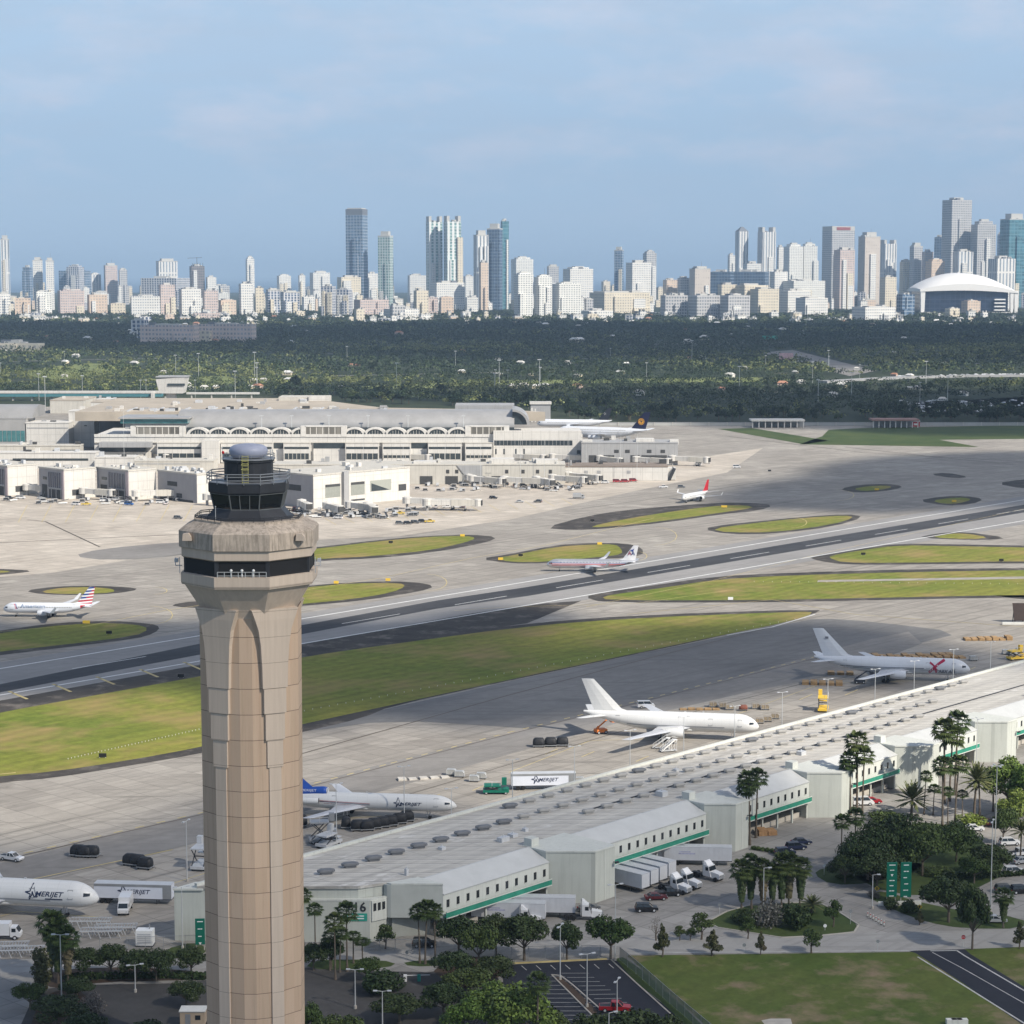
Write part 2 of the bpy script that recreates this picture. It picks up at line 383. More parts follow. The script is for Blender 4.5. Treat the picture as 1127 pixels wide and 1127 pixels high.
line(l,[(330,830),(560,765),(700,728),(850,690)],.6,.0)
l.build('faded_taxi_line',M_bline)['kind']='structure'
# grass islands: (outline of dark shoulder, outline of grass)
ISL=[
 ([(-150,810),(0,779),(100,761),(222,739),(332,718),(430,705),(580,686),(700,677),(905,670),(895,676),(780,703),(690,722),(560,749),(430,777),(400,790),(332,806),(222,829),(140,843),(60,856),(0,861),(-150,885)],
  [(-150,815),(0,784),(100,766),(222,744),(332,723),(430,709),(580,689),(700,680),(880,673),(898,674),(870,684),(780,702),(690,721),(560,748),(430,776),(332,797),(222,822),(140,837),(60,849),(0,854),(-150,872)]),
 ([(-80,706),(0,694),(60,685.5),(120,683),(165,686),(177,690),(170,697),(150,703),(60,714),(0,721),(-80,732)],
  [(-80,708),(0,697),(43,690),(106,685.5),(150,687),(165,692),(149,700),(66,710),(0,717),(-80,727)]),
 ([(26,650),(60,645.5),(100,644.5),(140,646),(154,648.5),(130,653),(90,655),(45,654)],
  [(45,650.5),(70,646.5),(100,646),(125,648),(126,652),(90,654),(52,653)]),
 ([(185,666),(215,661),(260,661),(250,669),(205,669)],None),
 ([(-60,624),(0,626),(40,628),(10,632),(-60,637)],[(-60,626),(-10,627),(15,629),(0,630.5),(-60,634)]),
 ([(240,612),(300,606),(352,602),(413,594.5),(466,590),(519,588),(548,591),(536,597),(477,608),(413,614.5),(352,617),(240,628)],
  [(240,615),(300,608),(352,603.6),(413,596),(466,591),(512,589.5),(525,592),(512,597),(477,605),(413,612),(352,615),(240,624)]),
 ([(250,655),(330,645),(400,640),(455,640),(480,645),(462,651),(400,661),(330,667),(250,675)],
  [(250,658),(330,647),(385,642),(440,641.5),(447,645),(432,652),(390,659),(330,665),(250,672)]),
 ([(527,615),(560,610),(613,599.5),(650,597.5),(690,598),(707,603),(708,611),(685,614),(661,615),(600,620),(560,620)],
  [(546,614),(562,611.6),(613,601.5),(650,599.3),(677,598.8),(684,604),(685,610),(661,613),(600,618.5),(560,618.5)]),
 ([(598,581),(645,568),(690,561),(752,556),(794,553),(830,553.5),(852,556),(835,562),(794,566),(733,575),(666,582),(630,583.5)],
  [(646.5,580),(688,571),(752,561),(794,556),(822,556),(830,559),(794,564),(733,573),(666,580)]),
 ([(772,582),(800,577),(827,574.5),(880,569),(933,565.5),(952,569),(917,579.5),(854,587.5),(800,588)],
  [(782,582),(827,576),(880,570.3),(930,567),(941,569.5),(915,577.5),(854,585.7),(800,586)]),
 ([(924,538),(945,533.5),(975,532.5),(995,535),(985,539),(955,542),(935,541.5)],[(938,538),(955,535),(975,534.2),(983,536),(970,539),(950,540.5)]),
 ([(1009,551),(1035,546.5),(1060,545.5),(1084,549),(1070,555),(1040,556.5)],[(1025,551),(1045,548),(1062,547.5),(1070,550),(1055,554),(1038,554.5)]),
 ([(1022,522),(1042,520),(1068,525),(1050,526.5)],None),
 ([(1095,532),(1127,527),(1200,524),(1200,540),(1127,538)],None),
 ([(1008,592),(1030,587),(1060,585),(1112,592),(1080,594.5)],[(1024,591.5),(1040,588),(1060,586.5),(1090,591.5),(1070,593.5)]),
 ([(889,613),(940,605),(987,598),(1050,599),(1127,600.5),(1250,603),(1250,621),(1127,619.5),(976,621.5),(925,621),(900,617)],
  [(912,612),(945,606),(987,600),(1050,601),(1127,602.5),(1250,605),(1250,618.5),(1127,617.5),(976,619.5),(928,619),(915,615)]),
 ([(642,657),(664,652),(720,644),(786,634.5),(860,630.5),(1000,626.5),(1127,625),(1300,622),(1300,657),(1127,657),(933,661),(827,663),(664,663)],
  [(662,656.5),(690,652),(730,647),(786,638),(860,633.5),(1000,629.5),(1127,627.5),(1300,625),(1300,654.5),(1127,654.5),(933,658.5),(827,660.5),(668,660.5)]),
 ([(1085,654),(1127,652),(1200,650),(1200,662),(1127,660)],None),
]
for a,b in ISL:
    flat('island_shoulder',a,-.008,G_sh,smooth=1)
    if b: flat('grass_island',b,-.003,G_grass,smooth=1)
flat('island_path',[(900,638.5),(1127,634.5),(1300,632),(1300,634),(1127,637),(900,640.5)],.001,G_conc)
l=MB(); line(l,[(800,699),(850,690),(897,676)],.6,.002); l.build('edge_line',M_line)['kind']='structure'
flat('grass_field',[(880,489),(905,480),(912,473),(950,471),(1127,468),(1500,462),(1500,483),(1127,483),(1034,484),(1078,492)],-.006,G_dg)
flat('grass_field',[(790,472),(827,471),(912,485),(885,489)],-.006,G_dg)
# landside
flat('yard_pavement',[(-400,1060),(330,1060),(330,1020),(500,1000),(660,970),(820,910),(960,865),(1127,800),(1600,640),(1600,1500),(-600,1500)],-.016,G_yard)
flat('road',[(-200,1075),(200,1066),(480,1060),(690,1050),(1005,1046),(1300,1040),(1300,1018),(1127,1022),(830,1030),(690,1033),(480,1040),(330,1046),(200,1052),(-200,1060)],-.012,G_road)
flat('verge',[(690,1051.5),(1006,1047.5),(1090,1092),(1190,1150),(1190,1300),(860,1300),(775,1127)],-.009,G_lawn)
flat('verge',[(1052,1048),(1062,1044.5),(1127,1042),(1400,1036),(1400,1200),(1127,1087),(1085,1062)],-.009,G_lawn)
flat('side_road',[(1000,1046.5),(1062,1044.5),(1068,1050),(1127,1086),(1240,1150),(1400,1300),(1190,1300),(1127,1129),(1060,1082),(1008,1049)],-.006,G_new)
l=MB(); line(l,[(1010,1053),(1060,1084),(1127,1126),(1200,1172)],.35,-.001); line(l,[(1026,1048),(1060,1066),(1127,1104),(1200,1146)],.2,-.001)
line(l,[(1053,1046),(1062,1052),(1127,1090),(1200,1130)],.35,-.001); line(l,[(1024,1046.5),(1053,1046)],.4,-.001)
line(l,[(690,1049),(1005,1046)],.25,-.001)
l.build('road_line',mat('worn white line',(.46,.46,.44),.7,var=.25,sc=.6))['kind']='structure'
flat('parking_lot',[(345,1064),(395,1068),(470,1070),(545,1060),(560,1130),(560,1400),(-100,1400),(40,1090),(80,1084),(200,1082)],-.006,G_asph)
flat('parking_lot',[(553,1062),(672,1056),(680,1058),(700,1082),(730,1105),(790,1160),(800,1250),(560,1250)],-.004,G_new)
l=MB()
for k in range(8): line(l,[(558+16*k,1063.2-.35*k),(563.5+16*k,1068-.35*k)],.15,0)
for k in range(11): line(l,[(597-1.2*k+3.6*k*.2,1075+4.7*k),(622+4.4*k+.5*k,1075+4.7*k)],.12,.0)
for k in range(9): line(l,[(618+6*k,1071+4.7*k),(648+6*k,1071+4.6*k)],.12,.0)
l.build('parking_line',mat('worn white line',(.46,.46,.44),.7,var=.25,sc=.6))['kind']='structure'
kb=MB()
def kerb(mb,pix,w=.25,h=.13):
    pts=[P(*p) for p in pix]
    for a,b in zip(pts,pts[1:]):
        d=(b-a).normalized(); n=Vector((-d.y,d.x,0))*w/2
        q=[a-n,b-n,b+n,a+n]; mb.hexa([(v.x,v.y,-.02) for v in q],[(v.x,v.y,h) for v in q])
kerb(kb,[(607,1073),(620,1086),(655,1121)]); kerb(kb,[(617,1074),(630,1084),(662,1112)]); kerb(kb,[(607,1073),(617,1074)])
kerb(kb,[(672,1056),(700,1082),(750,1127),(800,1170)])
kb.build('kerb',M_conc)['kind']='structure'
kb=MB(); kerb(kb,[(556,1060.8),(668,1055.5)],.5); kb.build('yellow_kerb',M_yline)['kind']='structure'
flat('median_bed',[(609,1075),(616,1075),(629,1085),(658,1113),(653,1118),(622,1087)],.002,G_soil)
MED=[(778,1015),(800,1003),(830,995),(900,993),(925,1005),(945,1018),(940,1026),(900,1030),(860,1032),(790,1021)]
flat('median_verge',MED,-.006,G_dg,smooth=1)
kb=MB(); pr=[(p[0],p[1]) for p in MED]+[MED[0]]; kerb(kb,pr,.3); kb.build('kerb',M_conc)['kind']='structure'
for poly in ([(895,962),(905,955),(960,950),(1010,948),(1020,955),(960,972),(915,974)],[(950,985),(975,980),(1000,990),(1060,1003),(1127,1010),(1127,1022),(1060,1022),(1020,1015),(985,1002)],
             [(930,960),(950,915),(1040,902),(1090,930),(1110,960),(1060,985),(980,985)],[(335,1066),(345,1056),(420,1056),(440,1062),(400,1068)],[(443,1058),(490,1056),(500,1062),(450,1064)],
             [(180,1045),(215,1036),(230,1045),(215,1055),(180,1055)],[(672,1056.5),(690,1052),(775,1128),(830,1190),(800,1190),(735,1108),(702,1083)]):
    flat('verge',poly,-.005,G_dg,smooth=1)
for poly in ([(40,1075),(70,1066),(150,1064),(230,1070),(230,1078),(100,1081),(60,1090)],[(50,1095),(80,1085),(100,1100),(80,1135),(30,1140),(40,1110)],[(470,1062),(540,1050),(560,1062),(545,1080),(500,1090)]):
    flat('soil_bed',poly,-.004,G_soil,smooth=1)
flat('concrete_pad',[(838,1123),(848,1121),(870,1121),(873,1130),(845,1132)],.0,M_conc)
# ================================================================== CONTROL TOWER
def panel_mat():
    m,nt,b=newmat('precast tower panel')
    o=nt.obj(); x,y,z=nt.sep(o)
    j=nt.m('LESS_THAN',nt.m('FRACT',nt.m('ADD',nt.m('DIVIDE',z,3.93),.35)),.022)
    cv=nt.new('ShaderNodeCombineXYZ',ins={0:nt.m('FLOOR',nt.m('DIVIDE',nt.m('ADD',x,.9),1.8)),1:nt.m('FLOOR',nt.m('ADD',nt.m('DIVIDE',z,3.93),.35))}).outputs[0]
    wn=nt.new('ShaderNodeTexWhiteNoise',noise_dimensions='2D'); nt.l.new(cv,wn.inputs['Vector'])
    base=nt.mix(wn.outputs['Value'],(.50,.375,.262),(.585,.445,.32))
    n=nt.ramp(nt.noise(nt.mapv(o,(2.0,2.0,.05)),1.2,5,.6),[(.3,0),(.7,1)])
    base=nt.mix(nt.m('MULTIPLY',n,.45),base,(.54,.365,.265))
    n3=nt.ramp(nt.noise(nt.mapv(o,(1.1,1.1,.035),loc=(5,2,9)),1.6,7,.7),[(.5,0),(.78,1)]); base=nt.mix(nt.m('MULTIPLY',n3,.5),base,(.30,.205,.14))
    nt.l.new(nt.mix(nt.m('MULTIPLY',j,.8),base,(.07,.05,.04)),b.inputs['Base Color']); b.inputs['Roughness'].default_value=.85; b.inputs['Specular IOR Level'].default_value=.2
    return m
M_panel=panel_mat()
def pale_panel():
    m,nt,b=newmat('pale tower pilaster')
    o=nt.obj(); x,y,z=nt.sep(o)
    j=nt.m('LESS_THAN',nt.m('FRACT',nt.m('ADD',nt.m('DIVIDE',z,3.93),.35)),.018)
    n=nt.ramp(nt.noise(nt.mapv(o,(1.5,1.5,.06)),1.2,5,.6),[(.3,0),(.7,1)])
    base=nt.mix(n,(.53,.435,.345),(.61,.505,.405))
    nt.l.new(nt.mix(nt.m('MULTIPLY',j,.6),base,(.12,.09,.07)),b.inputs['Base Color']); b.inputs['Roughness'].default_value=.85; b.inputs['Specular IOR Level'].default_value=.2
    return m
M_pil=pale_panel()
def stain_conc():
    m,nt,b=newmat('weathered tower concrete')
    o=nt.obj()
    n=nt.ramp(nt.noise(nt.mapv(o,(1.9,1.9,.25)),1.0,8,.75),[(.44,0),(.62,1)])
    n2=nt.ramp(nt.noise(o,.8,6,.7),[(.45,0),(.7,1)])
    c=nt.mix(nt.m('MULTIPLY',n,.75),(.55,.46,.37),(.22,.185,.15)); c=nt.mix(nt.m('MULTIPLY',n2,.45),c,(.28,.235,.19))
    nt.l.new(c,b.inputs['Base Color']); b.inputs['Roughness'].default_value=.9; b.inputs['Specular IOR Level'].default_value=.15
    return m
M_stain=stain_conc()
YT=316.0
def tower():
    x0=xat(YT,60,277.5)
    t=thing('control_tower','tall tan concrete airport control tower with dark glass cab, nearest the camera','control tower',(x0,YT,0))
    k=7.3
    z=lambda y:zat(YT-8,y)
    half=[(0.95,-6.75),(2.75,-6.15),(4.85,-5.1),(7.35,-2.6),(7.35,2.6),(4.85,5.1),(2.75,6.15),(.95,6.75)]
    sec=half+[(-a,b) for a,b in reversed(half)]
    zs=[0,z(900),z(674)]
    MB().loft([[(a*s,b*s,zz) for a,b in sec] for zz,s in zip(zs,(.985,1.0,1.012))]).build('shaft',M_panel,t)
    def octa(r,z0,a=PI/8,n=8):
        r=r*(.955 if r>6.8 else (.90 if z0>z(577) else .97)); return [(r/math.cos(PI/n)*math.cos(2*PI*i/n+a),r/math.cos(PI/n)*math.sin(2*PI*i/n+a),z0) for i in range(n)]
    zf=[z(702),z(690),z(681),z(672),z(660),z(645)]
    MB().loft([octa(r,q) for r,q in zip((6.3,6.75,7.2,7.75,8.75,10.0),zf)]).build('flare',M_pil,t)
    # pilasters that widen upward into the flare, stepped
    for sx in (-1,1):
        for sy in (-1,1):
            m=MB()
            c=Vector((sx*4.0,sy*5.46,0)); ax=Vector((2.1,-sy*sx*-1.05*-1 if False else 0,0))
            tdir=Vector((2.1*sx,-1.05*sy,0)).normalized(); nrm=Vector((1.05*sx,2.1*sy,0)).normalized()
            steps=[(0,z(848),.95,.26),(z(848),z(818),1.25,.36),(z(818),z(788),1.52,.5),(z(788),z(760),1.75,.62)]
            for z0,z1,w,d in steps:
                a=c-tdir*w; b=c+tdir*w
                q=[a-nrm*.9,b-nrm*.9,b+nrm*d,a+nrm*d]
                if (q[1]-q[0]).cross(q[3]-q[0]).z<0: q=q[::-1]
                m.hexa([(v.x,v.y,z0) for v in q],[(v.x,v.y,z1) for v in q])
            rings=[]
            for zz,w,d in ((z(760),1.95,.72),(z(735),2.05,.76),(z(712),2.25,.84),(z(695),2.6,.92),(z(684),3.1,1.0),(z(672),3.7,1.0)):
                a=c-tdir*w; b=c+tdir*w; q=[a-nrm*1.2,b-nrm*1.2,b+nrm*d,a+nrm*d]
                if (q[1]-q[0]).cross(q[3]-q[0]).z<0: q=q[::-1]
                rings.append([(v.x,v.y,zz) for v in q])
            m.loft(rings); m.build('pilaster',M_pil,t)
    MB().loft([octa(r,q) for r,q in zip((10.2,10.35,10.35,9.5),(z(647),z(644),z(634),z(633.5)))]).build('collar',M_pil,t)
    MB().loft([octa(9.75,z(637)),octa(9.75,z(613))]).build('louvre_band',M_black,t)
    for i in range(8):
        a=PI/8+i*PI/4; cx,cy=9.85*math.cos(a),9.85*math.sin(a)
        MB().box(cx-.3,cx+.3,cy-.3,cy+.3,z(636),z(614)).build('band_post',M_dark,t)
    m=MB()
    zr=z(628)
    for yy in (zr,zr-.55): m.tube((-3.6,-9.8,yy),(3.6,-9.8,yy),.05)
    for i in range(8): xx=-3.6+7.2*i/7; m.tube((xx,-9.8,z(636)),(xx,-9.8,zr),.05)
    m.build('balcony_railing',M_chrome,t)
    for xx in (-1.6,0,1.7):
        m=MB(); m.tube((xx,-9.55,z(636)),(xx,-9.55,z(628)),.12); m.ell((xx,-9.55,z(626.5)),(.22,.22,.22)); m.build('balcony_lamp',M_white,t)
    MB().loft([octa(r,q) for r,q in zip((9.9,10.2,10.2,9.9),(z(617),z(615.5),z(605),z(604.5)))]).build('lower_ring',M_pil,t)
    MB().loft([octa(r,q) for r,q in zip((10.1,10.55,10.55,10.2,8.2),(z(606),z(605),z(587),z(584.5),z(577)))]).build('ring_wall',M_stain,t)
    for xx in (-8.4,8.4):
        m=MB(); m.prof([(xx-.7,0),(xx+.7,0),(xx+.6,.6),(xx+.2,1.1),(xx-.6,1.0)],-7.2,-5.9); m.xf(Matrix.Translation((0,0,z(596)))); m.build('ring_hatch',M_pil,t)
    MB().loft([octa(r,q) for r,q in zip((8.3,8.3),(z(577.5),z(575.5)))]).build('walkway_slab',M_stain,t)
    m=MB(); ro=[Vector(p) for p in octa(8.15,0)]
    for zz in (z(571),z(573)):
        for i in range(8): a=ro[i]; b=ro[(i+1)%8]; m.tube((a.x,a.y,zz),(b.x,b.y,zz),.07)
    for i in range(8):
        a=ro[i]; b=ro[(i+1)%8]
        for q in range(4): p=a.lerp(b,q/4); m.tube((p.x,p.y,z(576)),(p.x,p.y,z(571)),.05)
    m.build('walkway_railing',M_dark,t)
    MB().loft([octa(r,q) for r,q in zip((7.0,6.6,5.6),(z(576),z(572),z(564)))]).build('cab_skirt',M_dark,t)
    MB().loft([octa(r,q) for r,q in zip((5.5,6.05),(z(564.2),z(547)))]).build('cab_window',mat('cab glass',(.012,.014,.017),.06,var=0,spec=.7),t)
    m=MB(); lo=[Vector(p) for p in octa(5.56,z(564))]; hi_=[Vector(p) for p in octa(6.12,z(547))]
    for i in range(8):
        n=3 if i%2 else 1
        for q in range(n): m.tube(lo[i].lerp(lo[(i+1)%8],q/n),hi_[i].lerp(hi_[(i+1)%8],q/n),.11 if q==0 else .075)
        m.tube(lo[i],lo[(i+1)%8],.08); m.tube(hi_[i],hi_[(i+1)%8],.08)
    m.build('window_mullion',mat('mullion grey',(.13,.14,.14),.5,var=.1),t)
    MB().loft([octa(r,q) for r,q in zip((6.1,6.45,6.45),(z(547.2),z(545),z(535)))]).build('cab_fascia',M_dark,t)
    MB().loft([octa(6.2,z(535.2)),octa(6.2,z(534.6))]).build('cab_roof',M_grey,t)
    m=MB(); ro=[Vector(p) for p in octa(6.15,0)]
    for zz in (z(524),z(527),z(531)):
        for i in range(8): a=ro[i]; b=ro[(i+1)%8]; m.tube((a.x,a.y,zz),(b.x,b.y,zz),.08)
    for i in range(8):
        a=ro[i]; b=ro[(i+1)%8]
        for q in range(2): p=a.lerp(b,q/2); m.tube((p.x,p.y,z(536)),(p.x,p.y,z(523.5)),.07)
    m.build('roof_railing',M_grey,t)
    MB().lathe([(3.7,z(535)),(3.7,z(513)),(3.9,z(512.5)),(3.9,z(509.5))],20).build('penthouse',M_dark,t)
    m=MB(); m.lathe([(4.05,z(510)),(4.05,z(509))],20)
    for i in range(14):
        a=2*PI*i/14; m.tube((3.95*math.cos(a),3.95*math.sin(a),z(509)),(3.95*math.cos(a),3.95*math.sin(a),z(504)),.04)
    for zz in (z(504),z(506.5)):
        for i in range(14): a=2*PI*i/14; b=2*PI*(i+1)/14; m.tube((3.95*math.cos(a),3.95*math.sin(a),zz),(3.95*math.cos(b),3.95*math.sin(b),zz),.035)
    m.build('penthouse_railing',M_grey,t)
    o=MB().lathe([(2.2,z(508.5)),(2.75,z(506)),(2.95,z(501)),(2.75,z(497)),(2.2,z(494.5)),(1.0,z(493)),(.02,z(492.7))],28).build('radome',mat('radome shell',(.36,.38,.47),.45,var=.08),t); smooth_by_angle(o,50)
    m=MB()
    for sx in (-.45,.45): m.tube((sx,-4.25,z(535)),(sx,-4.1,z(504)),.04)
    for i in range(12): zz=z(534)+(z(505)-z(534))*i/11; m.tube((-.45,-4.2,zz),(.45,-4.2,zz),.04)
    for zz in (z(519),z(514),z(509)): m.path([(-.5,-4.25,zz),(-.5,-4.85,zz),(.5,-4.85,zz),(.5,-4.25,zz)],.05)
    m.build('ladder',mat('pale yellow paint',(.50,.47,.17),.6,var=.05),t)
    for (ax,ay,y0,y1) in ((-3.6,-2.5,510,496),(3.9,-2,510,499),(4.4,-1,510,500),(-4.4,-5,576,560),(3.2,1,510,501)):
        m=MB(); m.tube((ax,ay,z(y0)),(ax,ay,z(y1)),.05); m.ell((ax,ay,z(y1)),(.1,.1,.1),6,4); m.build('antenna',M_chrome,t)
    m=MB(); m.ell((-3.4,-3.2,z(501)),(.22,.22,.25),8,5); m.build('beacon',M_rlamp,t)
    for sx in (-1,1):
        m=MB(); m.path([(sx*9.9,-2.5,z(628)),(sx*10.9,-2.5,z(628)),(sx*10.9,-2.5,z(619))],.07); m.tube((sx*10.2,-3,z(636)),(sx*10.2,-3,z(618)),.06)
        m.box(sx*10.75-.25,sx*10.75+.25,-2.9,-2.1,z(624),z(620)); m.build('side_antenna',M_lgrey,t)
tower()
# ================================================================== LONG CARGO WAREHOUSE
M_wall=sided('warehouse wall',(.49,.505,.455),.9,.30,.06,.28,.75)
M_wallw=sided('warehouse office wall',(.58,.59,.54),1.8,.22,.05,.25)
M_canopy=mat('canopy green',(.03,.23,.155),.5,var=.15)
def roof_mat():
    m,nt,b=newmat('membrane roof'); o=nt.obj()
    n=nt.ramp(nt.noise(nt.mapv(o,(.03,.42,1),(0,0,UA)),1.0,7,.68),[(.32,0),(.66,1)])
    n2=nt.ramp(nt.noise(nt.mapv(o,(.02,.05,1)),1.0,5,.6),[(.35,0),(.65,1)])
    c=nt.mix(n,(.33,.31,.28),(.60,.57,.505)); c=nt.mix(nt.m('MULTIPLY',n2,.45),c,(.45,.43,.395))
    p=nt.ramp(nt.noise(nt.mapv(o,(.5,1.4,1),(0,0,UA)),.16,6,.7),[(.58,0),(.66,1)]); c=nt.mix(nt.m('MULTIPLY',p,.6),c,(.72,.70,.66))
    x,y,z=nt.sep(o)
    yw=nt.m('ADD',nt.m('MULTIPLY',x,math.sin(UA)),nt.m('MULTIPLY',y,math.cos(UA)))
    rib=nt.m('FRACT',nt.m('DIVIDE',yw,3.1)); rn=nt.ramp(nt.noise(nt.mapv(o,(.06,.5,1),(0,0,UA)),1.3,4,.6),[(.35,0),(.65,1)])
    c=nt.mix(nt.m('MULTIPLY',nt.m('LESS_THAN',rib,.16),nt.m('ADD',nt.m('MULTIPLY',rn,.5),.25)),c,(.22,.21,.195)); c=nt.mix(nt.m('MULTIPLY',nt.m('GREATER_THAN',rib,.84),.4),c,(.68,.66,.61))
    s=nt.m('LESS_THAN',nt.m('FRACT',nt.m('DIVIDE',x,12.8)),.02); c=nt.mix(nt.m('MULTIPLY',s,.35),c,(.20,.19,.18))
    nt.l.new(c,b.inputs['Base Color']); b.inputs['Roughness'].default_value=.75; b.inputs['Specular IOR Level'].default_value=.3
    return m
M_roof=roof_mat()
WO=P(655,994); WH=10.5
wh=thing('cargo_warehouse','long pale green and cream cargo warehouse with a flat roof full of vents','warehouse',WO,UA)
SEND=290
def wx(L,p): return (p[0]-.676*L,p[1]+.737*L)      # a step along the skewed end faces
# main shed
foot=[(-49.2,17.8),(-44.5,15.9),(-38,13.2),(SEND,13.2),(SEND,40.6),(-70.1,40.6)]
MB().prism(foot,0,WH-.25).build('main_wall',M_wall,wh)
A_=(-49.2,17.8); MB().prism([wx(30,A_),wx(30,(-44,17.8)),wx(35.3,(-44,17.8)),wx(35.3,A_)],0,WH-.5).build('annex_wall',M_wall,wh); MB().prism([wx(29.8,(-49.5,17.5)),wx(30,(-43.8,17.8)),wx(35.5,(-43.8,17.8)),wx(35.5,(-49.5,17.5))],WH-.5,WH-.1).build('annex_roof',M_wallw,wh)
rf=[(-49.4,17.6),(-44.5,15.7),(-38,11.6),(SEND,11.6),(SEND,40.3),(-70.3,40.3)]
m=MB(); m.prism(rf,WH-.24,WH+.3); m.build('roof',M_roof,wh)
m=MB(); m.box(-70.3,SEND,40.31,41.0,WH-.6,WH+.85); m.build('parapet',M_wallw,wh)
m=MB(); m.box(25,SEND,22.3,22.7,WH+.3,WH+.48); m.build('roof_pipe',M_dark,wh)
def vent(s,y,big=1,dark=False):
    m=MB(); a=1.75*big; b=.8*big; oc=[(-a,-b*.45),(-a*.75,-b),(a*.75,-b),(a,-b*.45),(a,b*.45),(a*.75,b),(-a*.75,b),(-a,b*.45)]
    z0=WH+.35
    m.prism([(p[0]*.7,p[1]*.7) for p in oc],z0-.1,z0+.45); 
    m.loft([[(p[0]*k,p[1]*k,z0+h) for p in oc] for k,h in ((.98,.45),(1,.55),(.97,.85),(.7,1.0))])
    return m
vm=mat('roof vent grey',(.17,.175,.185),.55,.2,var=.15); vl=mat('roof vent pale',(.36,.35,.33),.55,.1,var=.12)
vbig=vent(0,0,1.0).mesh('roof_vent'); vbig.materials.append(vm); vsm=vent(0,0,.86).mesh('roof_vent_pale'); vsm.materials.append(vl)
cnt=0
def put_vent(s,y,me):
    global cnt
    o=bpy.data.objects.new('roof_vent',me); COL.objects.link(o); o.parent=wh; o.location=(s,y,0); o.rotation_euler=(0,0,-.5+rnd.uniform(-.06,.06)); cnt+=1
for i in range(36): put_vent(-48+6.4*i,28.2,vbig if i<9 else vsm)
for i in range(31): put_vent(14+6.4*i,36.4,vsm if i%7 else vbig)
for i in range(22): put_vent(22+6.4*i,20.6,vsm)
# small roof boxes and pipes
for (s,y,a,b,h) in ((-7,19,1.2,.7,.9),(-3,20,.8,.8,.6),(45,18.6,1,1,1.1),(-38,16,.3,.3,1.3),(2,21,.5,.5,.6),(100,19,1,.8,.9),(66,31,.6,.6,.5),(-20,24,.6,.6,.5)):
    m=MB(); m.box(s-a,s+a,y-b,y+b,WH,WH+.35+h); m.tube((s,y,WH+h),(s,y,WH+h+.8),.12); m.build('roof_unit',M_lgrey,wh)
# stair blocks: their end faces are skewed to the long front
YO=6.6
BL=[(0.0,0.0,6.2),(50.4,2.0,4.8),(91.0,1.2,4.8),(129.3,1.0,4.8),(168,1.0,5),(207,1,5)]
for i,(s,y0,w_) in enumerate(BL):
    q=wx((YO-y0)/.737*1.12,(s,y0))
    pg=[(s,y0),(s+w_,y0),(s+w_,14),(q[0],14),q]
    m=MB(); m.prism(pg,0,WH+.1); m.build('stair_block',M_wall,wh)
    m=MB(); d=.22; pg2=[(s-.12,y0-.15),(s+w_+.1,y0-.15),(s+w_+.1,13.9),(q[0]-.1,13.9),(q[0]-.15,q[1]-.1)]; m.prism(pg2,WH+.1,WH+.42); m.build('coping',M_wallw,wh)
    if w_: m=MB(); m.box(s+w_*.5-.1,s+w_*.5+.1,y0-.06,y0,0,WH); m.build('corner_strip',M_wallw,wh)
    m=MB(); m.box(q[0]+.2,q[0]+2.4,11.5,13.6,WH+.42,WH+2.0); m.build('roof_hatch_box',M_wallw,wh)
    m=MB(); m.tube((s+w_-.5,y0-.02,7.4),(s+w_-.5,y0-.9,7.6),.1); m.box(s+w_-.9,s+w_-.1,y0-1.2,y0-.7,7.35,7.7); m.build('wall_lamp',M_dark,wh)
def qx(i): return wx((YO-BL[i][1])/.737*1.12,(BL[i][0],BL[i][1]))[0]
SEC=[(-37.5,qx(0))]+[(BL[i][0]+BL[i][2],qx(i+1)) for i in range(len(BL)-1)]
sill=mat('window dark',(.018,.022,.025),.15,var=0,spec=.6)
M_sheet=mat('sheet roof',(.52,.525,.51),.5,.1,var=.06,sc=.3)
